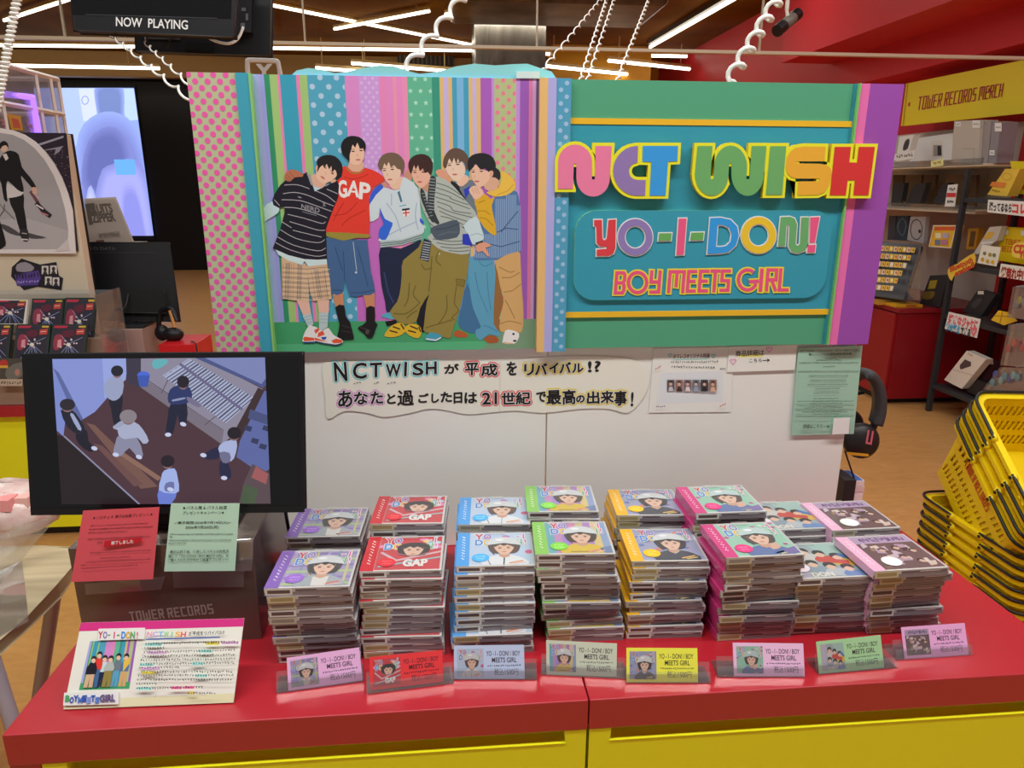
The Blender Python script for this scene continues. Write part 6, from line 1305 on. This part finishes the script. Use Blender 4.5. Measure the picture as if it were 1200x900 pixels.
# ================================================================ pale wooden table at the lower left
tt = thing('wooden_table', 'pale wood table with rounded corner and grey tube legs, left of the counter', 'table', (-1.6, 1.7, FZ))
zt3 = -.03; cpt = [aZ(x, y, zt3) for x, y in ((90, 643), (86, 660), (68, 686), (30, 722), (-70, 810))]; 
top = [(p.x, p.y) for p in cpt]; fl_ = aZ(48, 640, zt3); top = [(-2.3, fl_.y)]+[(fl_.x, fl_.y)]+top+[(-2.3, top[-1][1])]
M_wood = NOISE('pale_wood', '9c8d70', 'b8a98a', (1, 14, 1), 3, .4, 5, g=.75)
b = MB(); b.prism(top, zt3-.028, zt3, lambda x, y, h: Vector((x, y, h)), M_wood, C('8f8064', .5)); obj('tabletop', b, tt, bevel=.004)
M_leg = C('9a96a0', .3, .5)
for pts in ([aZ(63, 700, zt3-.03), aZ(66, 705, zt3-.06)+Vector((0, 0, 0)), aY(48, 800, aZ(63, 700, zt3-.03).y+.02)], [aZ(-10, 770, zt3-.03), aY(14, 846, aZ(-10, 770, zt3-.03).y-.02)]):
    p, q = Vector(pts[0]), Vector(pts[-1]); dd = (q-p); e = p+dd*((FZ-p.z)/dd.z); b = MB(); b.tube([p, p+dd*.2, e], .0145, M_leg, 14); obj('leg', b, tt)
bag = thing('clear_bag', 'clear plastic bag of pink packets on the pale wood table', 'bag', aZ(10, 640, zt3)); rg = random.Random(4)
mb = NOISE('crinkled_clear', 'b98f8c', 'e2cdc8', (1, 1, 1), 18, .15, 6, bump=.8)
p = aZ(5, 650, zt3); b = MB(); S = MB(); S.ball((p.x-.06, p.y+.10, zt3+.07), (.15, .10, .07), mb, 9)
S.v = [v+Vector((rg.uniform(-.006, .006), rg.uniform(-.006, .006), max(0, rg.uniform(-.006, .006)))) for v in S.v]; obj('crinkled_film', S, bag)
for i in range(6): b = MB(); x = p.x-.12+i*.03; b.box((x, p.y+.02+.02*(i % 3), zt3+.1), (x+.05, p.y+.06+.02*(i % 3), zt3+.14-.004*i), C(('d98a8a', 'e0a8a0', 'c87078')[i % 3], .4), None); obj('pink_packet', b, bag)
asg = thing('clear_sign_holder', 'bent clear plastic sign holder lying on the pale wood table', 'holder', aZ(20, 690, zt3))
b = MB(); h0, h1, h2, h3 = aZ(-40, 690, zt3+.002), aZ(26, 655, zt3+.002), aY(70, 602, aZ(26, 655, zt3).y+.02), aY(-40, 640, aZ(-40, 690, zt3).y+.04)
nn = (h1-h0).cross(h3-h0).normalized()*.002; b.hexa([h0, h1, h1+nn, h0+nn, h3, h2, h2+nn, h3+nn], M_acr); obj('upright_sheet', b, asg)
b = MB(); k0, k1, k2, k3 = aZ(-60, 700, zt3+.002), aZ(26, 657, zt3+.002), aZ(34, 728, zt3+.002), aZ(-60, 780, zt3+.002); b.hexa([k0, k1, k2, k3]+[v+Vector((0, 0, .002)) for v in (k0, k1, k2, k3)], M_acr); obj('base_sheet', b, asg)

# ================================================================ right side: red cabinet, slat wall, black rack and goods
MX = lambda X_: on_plane((X_, 0, 0), (-1, 0, 0))
RX = 3.45
t = thing('merchandise_cabinet', 'dark red floor cabinet with doors along the right wall', 'cabinet', (3.6, 5.6, FZ)); zc = -.026
b = MB(); b.box((3.2, 4.75, zc-.03), (4.04, 7.2, zc), C('7d1a22', .35)); obj('worktop', b, t, bevel=.002)
b = MB(); b.box((3.22, 4.77, FZ+.05), (4.04, 7.19, zc-.03), C('7d141c', .35)); obj('carcass', b, t)
for i in range(3): b = MB(); b.box((3.2, 4.79+i*.8, FZ+.06), (3.22, 5.57+i*.8, zc-.04), C('8a1a20', .35)); obj('door', b, t, bevel=.002)
b = MB(); b.box((3.25, 4.85, FZ), (4.0, 7.15, FZ+.05), M_dark); obj('plinth', b, t)
t = thing('slat_wall_unit', 'pale grey wall panel with two pale shelves above the red cabinet', 'shelving', (3.95, 5.5, zc))
M_gw = C('b0a69c', .5, .3)
b = MB(); b.box((3.98, 4.76, zc), (4.05, 7.0, 1.25), M_gw); obj('wall_panel', b, t)
SHX = 3.55; zs1 = aX(1110, 193, SHX).z; zs2 = aX(1090, 245, SHX).z; ye = aX(1152, 193, SHX).y
for z in (zs1, zs2): b = MB(); b.box((SHX, ye, z-.018), (3.98, 6.9, z), C('cfc2ad', .4)); obj('shelf', b, t, bevel=.002)
for z in (zs1, zs2): b = MB(); b.box((SHX-.004, ye, z-.01), (SHX, 6.9, z+.035), M_acr); obj('clear_lip', b, t)
b = MB(); b.box((3.90, 4.70, zc), (4.05, 4.76, 1.3), M_redwall); obj('red_end_panel', b, t)
sg = thing('merch_sign', 'long yellow hanging sign with dark red capitals above the grey shelves', 'sign', (3.8, 5.3, 1.28))
q = [(1062, 98), (1215, 67.5), (1204, 132), (1056, 147.5)]; b = MB(); b.prism(q, -.03, 0, MX(3.8), C('d8a71c', .45, g=.52)); obj('sign_board', b, sg, bevel=.002)
a = Art(MX(3.7995), .001); a.sfont('TOWER RECORDS MERCH', [(1077, 113.5), (1177, 97.3), (1074.5, 129.5)], .45, '8f1f1a', gap=.3, space=.7); a.line([(1064, 98.5), (1058.5, 147)], .7, 'a87f1a'); obj('sign_lettering', a, sg)
b = MB(); p = aX(1062, 100, 3.8)
for yy in (5.9, 5.0): b.box((3.80, yy, 1.45), (4.05, yy+.03, 1.48), M_redwall)
obj('wall_bracket', b, sg)
def slab(name, q, X_, dep, col, label, cat, grp=None, rough=.4, draw=None, bevel=.001, sub='print', g=.6):
    """box with its face q (pixels) on the plane x = X_, dep deep"""
    m = MX(X_); b = MB(); b.prism(q, -dep, 0, m, C(col, rough, g=g) if isinstance(col, str) else col)
    r = thing(name, label, cat, m(sum(p[0] for p in q)/len(q), max(p[1] for p in q)), group=grp); obj('body', b, r, bevel=bevel)
    if draw: a = Art(lambda u, v, h: m(u, v, h+.0006), .0008); a.g = .6; draw(a); obj(sub, a, r)
    return r
tagm = lambda x, y, w_=7, h_=7: (lambda a: (a.rect(x, y, x+w_, y+h_, 'd8d2ca'), a.scrib(x+1, y+h_/2, x+w_-1, y+h_/2, '4a4444', 3, 2, .5)))
slab('white_case', [(1054, 160), (1071, 158), (1062, 187), (1050, 189)], 3.7, .05, 'cfc8c2', 'white boxed set with a small dark drawing on the top grey shelf', 'box', draw=lambda a: a.poly([(1061, 165), (1066, 163), (1064, 174), (1058, 176)], '3a3638', 2))
slab('framed_sheet', [(1074, 162), (1117, 156), (1115, 188), (1066, 189)], 3.9, .03, 'd4cec8', 'large white sheet leaning at the back of the top grey shelf', 'sheet', draw=lambda a: (a.rect(1092, 165, 1105, 184, 'c0bcb8'), a.rect(1094, 170, 1104, 183, '8a8684'), a.poly([(1099, 171), (1103, 171), (1104, 182), (1099, 182)], '2a2828')))
slab('grey_box', [(1118.5, 142), (1150, 140.5), (1146, 190.5), (1115, 190.5)], 3.6, .12, 'a39c94', 'largest grey box on the top grey shelf, with two white tags', 'box', draw=lambda a: (tagm(1120, 143, 6, 5)(a), tagm(1140, 141, 9, 9)(a), a.line([(1130, 174), (1142, 174), (1141, 190)], .5, '8a837c')))
slab('grey_box', [(1152, 142), (1162, 142), (1157, 191), (1147.5, 191)], 3.62, .12, '867e80', 'slim mauve grey box beside the largest grey box', 'box')
slab('grey_box', [(1163, 142), (1173, 143), (1167, 191), (1158, 191)], 3.62, .12, '77747a', 'slim bluish grey box with a tag at the shelf end', 'box', draw=lambda a: (tagm(1166, 144, 8, 10)(a), tagm(1154+6, 176, 6, 6)(a)))
slab('price_strip', [(1048, 181), (1072, 176), (1071, 186), (1047, 188)], 3.545, .003, 'd8d2c8', 'small white price strip at the front of the top grey shelf', 'price tag', draw=lambda a: a.scrib(1050, 184, 1070, 181, '4a4440', 7, 4, .8))
slab('yellow_price_tag', [(1091, 189), (1105, 186), (1105, 194), (1091, 196)], 3.54, .003, 'd8c48a', 'small cream yellow price tag on the top shelf edge', 'price tag', draw=lambda a: a.scrib(1093, 191.5, 1103, 190, '8a6a30', 4, 4, .9))
for i, (x0, x1, c) in enumerate(((1044, 1056, '4a3a28'), (1058, 1077, '6a543a'), (1080, 1094, '59432c'), (1106, 1126, '6a543a'), (1127, 1142, '4d3a26'))):
    slab('brown_card_back', [(x0+3, 205), (x1+3, 205), (x1, 242), (x0, 242)], 3.8, .02, c, ('brown goods card on the lower grey shelf, far end', 'wide brown goods card on the lower grey shelf, second from the sign wing', 'brown goods card between the grey gap and black phones', 'wide brown goods card behind the red price strip', 'brown goods card at the near shelf end')[i], 'card')
for i, q in enumerate(([(1048, 216), (1060, 214), (1056, 236), (1044, 238)], [(1071, 216), (1086, 214), (1078, 238), (1062, 238)], [(1104, 216), (1112, 214), (1110, 238), (1093, 238)])):
    slab('black_pouch', q, 3.68, .04, '2b2a2c', ('black pouch on the lower grey shelf, nearest the purple sign wing', 'black pouch with a flat top in the middle of the lower shelf', 'black pouch beside the red price strip on the lower shelf')[i], 'pouch')
slab('price_strip', [(1111, 217), (1122, 216), (1118.5, 242), (1107, 242)], 3.545, .003, 'd8d0ca', 'upright white price strip with red band on the lower shelf', 'price tag', draw=lambda a: (a.poly([(1110, 226), (1120.5, 226), (1120, 231), (1109, 231)], 'b03034'), a.scrib(1112, 222, 1120, 222, '3a3436', 4, 4, 1), a.scrib(1110, 236, 1118, 236, '3a3436', 4, 4, 1)))
# hanging goods under the lower shelf
slab('hanging_bag', [(1042, 253), (1050, 253), (1048, 281), (1040, 281)], 3.66, .03, '35363c', 'dark hanging bag under the shelf, next to the purple wing', 'bag')
slab('hanging_bag', [(1052, 253), (1065, 253), (1063, 282), (1047, 281)], 3.64, .03, '26303c', 'navy hanging bag under the lower grey shelf', 'bag', draw=lambda a: a.line(smooth([(1053, 262), (1058, 256), (1062, 264), (1058, 276), (1053, 270)], 3), .8, '5a6470', True))
slab('hanging_disc_bag', [(1067, 254), (1085, 254), (1082, 285), (1063, 281)], 3.62, .03, '8f8a8c', 'grey hanging bag with a black record ring print', 'bag', draw=lambda a: (a.line([(1074+7*math.cos(i*.6), 269+12*math.sin(i*.6)) for i in range(11)], 1, '3a3638', True), a.ell(1078, 271, 1.6, 2.2, '2a2626')))
slab('hanging_card', [(1095, 264), (1122, 264), (1115, 291), (1089, 289)], 3.5, .05, 'cf9a28', 'yellow hanging card with four little pictures under the shelf', 'card', draw=lambda a: (a.poly([(1096, 266), (1120, 266), (1119, 270), (1095, 270)], 'b8502c'), a.rect(1096.5, 273, 1103, 279, 'c8bfa0'), a.rect(1105, 273, 1112, 279, '9a90a8'), a.rect(1096, 281, 1102, 287, '5a6a80'), a.rect(1103, 281, 1111, 287, '9a6a80'), a.line([(1095, 264.6), (1121.4, 264.6), (1114.4, 290.4), (1089.6, 288.6)], .9, 'd8d0c0', True)))
slab('hanging_card', [(1135, 268), (1147, 267), (1143, 292), (1132, 292)], 3.75, .04, 'b98a26', 'slim yellow hanging card partly behind the black rack post', 'card', draw=lambda a: a.poly([(1138, 271), (1144, 271), (1141, 289), (1135, 289)], '6a4c2a'))
# stepped badge display
bdg = thing('badge_display', 'stepped clear display with rows of small yellow badges on the red cabinet', 'badge display', (3.45, 5.2, zc)); mbd = on_plane(aX(1045, 345, 3.27), (-.8, -.0, .6))
b = MB(); q = [(1034, 283), (1079, 287), (1059, 351), (1016, 346)]; b.prism(q, -.03, 0, mbd, C('3a3a40', .3)); obj('sloped_tray', b, bdg)
a = Art(lambda u, v, h: mbd(u, v, h+.001), .001); a.g = .6; k = 0
for r_ in range(6):
    v = r_/6; xl = 1034+(1016-1034)*(v+.1); yl = 284+(346-284)*(v+.06); xr_ = 1079+(1059-1079)*(v+.1)-2; yr_ = 288+(351-288)*(v+.06)
    nb = 8
    for c in range(nb):
        u = (c+.1)/nb; x = xl+(xr_-xl)*u; y = yl+(yr_-yl)*u; w_ = (xr_-xl)/nb*.82; a.poly([(x, y), (x+w_, y+.6), (x+w_-1.6, y+6.6), (x-1.6, y+6)], 'c9a02c' if (c+r_) % 3 else 'd0a890'); 
        a.poly([(x+w_*.25, y+1.6), (x+w_*.7, y+2), (x+w_*.6, y+5), (x+w_*.15, y+4.6)], ('b0502c', 'e0d0a0', '8a5a28')[(c*2+r_) % 3])
obj('badge_rows', a, bdg, kind='stuff')
b = MB(); b.prism([(1079, 287), (1078, 352), (1059, 351)], -.002, 0, MX(3.3), M_acr); obj('clear_side', b, bdg)
slab('black_pouch', [(1090, 323), (1111, 322), (1101, 360), (1077, 358)], 3.5, .04, '2c2a2c', 'black zip pouch with yellow print standing on the red cabinet', 'pouch', draw=lambda a: (a.poly([(1090, 329), (1099, 328), (1096, 338), (1087, 339)], '8a7426'), a.poly([(1084, 342), (1096, 342), (1092, 350), (1081, 350)], '6a5a28', 2)))
for i, (x0, x1, y, c) in enumerate(((1028, 1060, 352, 'b3822c'), (1046, 1081, 354.5, 'c8961e'))):
    b = MB(); p0, p1 = aZ(x0, y+5, zc+.0), aZ(x1, y+5.5, zc+.0); z_ = zc; b.box((p0.x, 4.9+.12*(1-i)-.08, z_), (p1.x, 5.05+.12*(1-i)-.08, z_+.02), C(c)); b.box((p0.x+.08, 4.899+.12*(1-i)-.08, z_+.006), (p0.x+.16, 4.9+.12*(1-i)-.08, z_+.016), C('b03a2c')); one('flat_yellow_box', b, ('flat yellow box lying on the red cabinet, further back', 'flat yellow and red box lying on the cabinet edge')[i], 'box')
# black rack
rk = thing('black_rack', 'black metal rack with dark shelves full of goods at the right edge', 'rack', (3.6, 4.0, FZ)); M_rk = C('2b2d31', .4, .4)
zR = [aX(1140, 232, RX).z, aX(1125, 306, RX).z-.02, aX(1118, 369, RX).z-.01, aX(1090, 448, RX).z]
for x, y in ((RX, 4.62), (3.84, 4.62), (RX, 3.1), (3.84, 3.1)): b = MB(); b.box((x-.016, y-.016, FZ), (x+.016, y+.016, .93), M_rk); obj('post', b, rk, bevel=.002)
for z in zR: b = MB(); b.box((RX-.012, 3.1, z-.03), (3.85, 4.62, z), M_rk); obj('shelf', b, rk, bevel=.002)
GX = RX+.04
def F4(a, q, s_, c, bo=.03): a.text(s_, [q[0], q[1], q[3]], c, bo)
slab('yellow_carton', [(1178, 198), (1195.5, 198), (1180, 230), (1157, 228)], 3.5, .07, 'c9a43a', 'slanted yellow carton with an orange band on the top black shelf', 'carton', draw=lambda a: (a.ell(1180, 207, 6, 4.5, 'b08f34'), a.ell(1180, 207, 5, 3.6, 'c9a43a'), a.poly([(1163, 213), (1180, 214), (1177, 220), (1160, 218)], 'c07030'), a.scrib(1163, 223, 1172, 224, '8a6a20', 5, 3, .7)))
slab('yellow_carton', [(1184, 189), (1216, 190), (1212, 228), (1190, 227)], 3.62, .08, 'd8b012', 'tall yellow carton standing behind the slanted one', 'carton', draw=lambda a: a.rect(1198, 215, 1206, 222, 'b0401c'))
slab('handwritten_sign', [(1158, 234), (1216, 237), (1214, 255), (1157, 248.5)], RX-.02, .002, 'd8d0c2', 'white sign with black and red brush writing on the top black shelf', 'sign', draw=lambda a: (a.text('迷ってるなら', [(1160, 237), (1186, 239), (1159, 247)], '2a2626', .04), a.text('コレ!', [(1187, 239), (1206, 240.5), (1186.5, 249)], 'b83a34', .05)))
slab('yellow_record_box', [(1172, 266), (1216, 268), (1214, 312), (1169.5, 305)], 3.55, .06, 'd8a90f', 'flat yellow box with red capitals on the second black shelf', 'box', draw=lambda a: (a.sfont('TOWER', [(1179, 280), (1196, 281), (1178, 286.5)], .5, 'b04a18'), a.sfont('RECORDS', [(1175, 288), (1197, 289), (1174, 295)], .5, 'b04a18'), a.rect(1175, 269.5, 1182, 275, 'd0c8c0'), a.rect(1197, 270, 1204, 276, 'd0c8c0')))
slab('clear_pack', [(1160, 266), (1174, 265), (1168, 282), (1146, 298), (1141, 297)], 3.5, .04, 'a8a19a', 'silver clear pack with a yellow label on the second black shelf', 'pack', draw=lambda a: (a.poly([(1158, 272), (1166, 272), (1161, 280), (1152, 280)], 'b8943a'), a.line([(1150, 285), (1164, 284)], 2, 'd8d4d0')))
slab('picture_price_sheet', [(1151, 287), (1172.5, 290), (1167.5, 312), (1145.5, 308)], RX-.02, .002, 'cdc4ba', 'small white price sheet with six tiny pictures on the rack', 'price tag', draw=lambda a: [a.ell(x, y, 2, 2.3, c) for x, y, c in ((1154, 297, '6a6a4a'), (1160.5, 298.5, '8a7a3a'), (1165.5, 299, '5a6a4a'), (1152, 304, 'a8842c'), (1158, 306, 'a8842c'), (1164, 307, 'b8941c'))])
slab('burst_sign', smooth([(1112, 314), (1122, 309), (1130, 303), (1141, 297), (1143, 305), (1140, 313), (1128, 320), (1118, 323), (1115, 329), (1111, 322)], 2), RX-.025, .002, 'd0a53a', 'yellow cut-out burst sign with red handwriting on the rack post', 'sign', draw=lambda a: (a.text('Bluetooth', [(1113, 313), (1139, 301), (1114, 319)], 'a83c24', .04), a.text('enabled!', [(1119, 318), (1141, 307), (1120, 324)], 'a83c24', .04)))
slab('burst_sign', smooth([(1188, 286), (1200, 284), (1214, 287), (1214, 301), (1200, 303), (1186, 300)], 2), RX-.025, .002, 'd4ac4c', 'yellow burst sign with red letters before the yellow record box', 'sign', draw=lambda a: (a.text('CD', [(1189, 287), (1202, 287.5), (1188, 296)], 'b0402c', .05), a.text('TO', [(1195, 296), (1206, 296.5), (1194.5, 302)], 'b0402c', .05)))
slab('handwritten_sign', [(1173, 309), (1216, 315), (1214, 331), (1170.5, 324)], RX-.02, .002, 'd2c6ba', 'white sign with red brush writing on the second black shelf', 'sign', draw=lambda a: a.text('爆売れ中!', [(1174, 313), (1200, 316), (1172.5, 325)], '8a2a28', .05))
slab('black_product_box', [(1146, 340), (1167, 345), (1149, 371), (1128, 365)], 3.5, .05, '232326', 'black product box leaning on the third black shelf', 'box', draw=lambda a: (a.rect(1146, 341, 1153, 345, 'b0aaa4'), a.poly([(1145, 350), (1152, 351), (1144, 361), (1138, 359)], '323236', 2)))
slab('handwritten_sign', [(1112, 365.5), (1149, 374), (1144.5, 396), (1107, 385)], RX-.02, .002, 'd6cac2', 'white sign with pink and blue brush writing on the third black shelf', 'sign', draw=lambda a: (a.text('好きな', [(1113, 368), (1128, 371.5), (1111, 378)], 'c05a6a', .05), a.text('ジャケに', [(1129, 372), (1146.5, 376), (1127, 383)], 'b85060', .05), a.text('着せ替え', [(1110, 378), (1126, 382.5), (1108.5, 387)], '3a8ab0', .05), a.text('できる', [(1127, 383), (1138, 386), (1126, 392)], '2a2a2c', .05), a.text('♡', [(1139, 384), (1145, 385.5), (1138, 393)], 'c86070', .06)))
slab('yellow_leaflet', [(1170, 364), (1180, 366), (1192, 376), (1176, 381), (1161.5, 375)], RX-.01, .004, 'cfa028', 'yellow leaflet with four panels on the third black shelf', 'leaflet', draw=lambda a: (a.line([(1165.5, 370), (1186, 371)], .8, '8a6420'), a.line([(1175, 365), (1172, 379)], .8, '8a6420')))
slab('white_product_box', [(1133, 411), (1155.5, 421), (1127, 455.5), (1106.5, 445)], 3.47, .05, 'bfb8b0', 'white product box with a dark heart-shaped picture on the bottom black shelf', 'box', draw=lambda a: (a.poly([(1125, 428), (1131, 421), (1135, 423), (1138, 424), (1138, 429), (1126, 433), (1125, 431)], '4a3a40'), a.line([(1117, 433), (1141, 440)], .6, '9a948c'), a.scrib(1134, 414, 1140, 417, '6a645e', 3, 2, .6)))
slab('plum_product_box', [(1157, 421), (1166, 425), (1158, 445), (1145, 452), (1138, 443)], 3.56, .05, '3a2028', 'plum coloured box behind the white product box', 'box', draw=lambda a: a.rect(1157, 422, 1164, 427, 'b8b0ac'))
slab('black_product_box', [(1146, 445), (1170, 456), (1160, 472), (1132, 458)], 3.5, .05, '1d1c20', 'flat black box at the front of the bottom black shelf', 'box', draw=lambda a: a.poly([(1161, 464), (1168, 458), (1166, 468), (1160, 471)], 'a8a4a4'))
M_bagc = CLEAR('shiny_bag', (.93, .93, .93), .12, .12, .10, (.75, .73, .74))
for i, (q, cols, lab) in enumerate((([(1187, 336), (1214, 334), (1214, 376), (1180, 372)], ('8a8a96', 'b8ac4a', '9a9aa8'), 'clear hanging bag of silver trinkets, upper one on the rack front'), ([(1182, 380), (1214, 378), (1214, 432), (1172, 428)], ('c03a48', 'd05a34', 'a02a3a'), 'clear hanging bag of red trinkets in the middle of the rack front'), ([(1172, 430), (1214, 432), (1214, 474), (1152, 456)], ('4aa0b8', '3a4a9a', '8ac0c8'), 'clear hanging bag of blue trinkets, lowest on the rack front'))):
    r = thing('hanging_bag', lab, 'bag', aX(q[3][0], q[3][1], 3.40), group='clear hanging bags on the rack'); m = MX(3.39); b = MB(); b.prism(q, -.022, 0, m, M_bagc); obj('clear_film', b, r)
    m2 = MX(3.40); b = MB(); rg = random.Random(i)
    for j in range(7):
        x = q[3][0]+10+j*5+rg.uniform(-1, 1); y = (q[0][1]+q[3][1])/2+rg.uniform(-5, 6); p = m2(x, y); b2 = MB(); b2.ball(p, (.007, .018, .026), C(cols[j % 3], .35, .5), 6); obj('trinket', b2, r)
    b = MB(); p = m(1190, q[0][1], -.005); b.tube([p, p+Vector((.14, 0, .015))], .004, M_leg, 6); obj('peg', b, r)
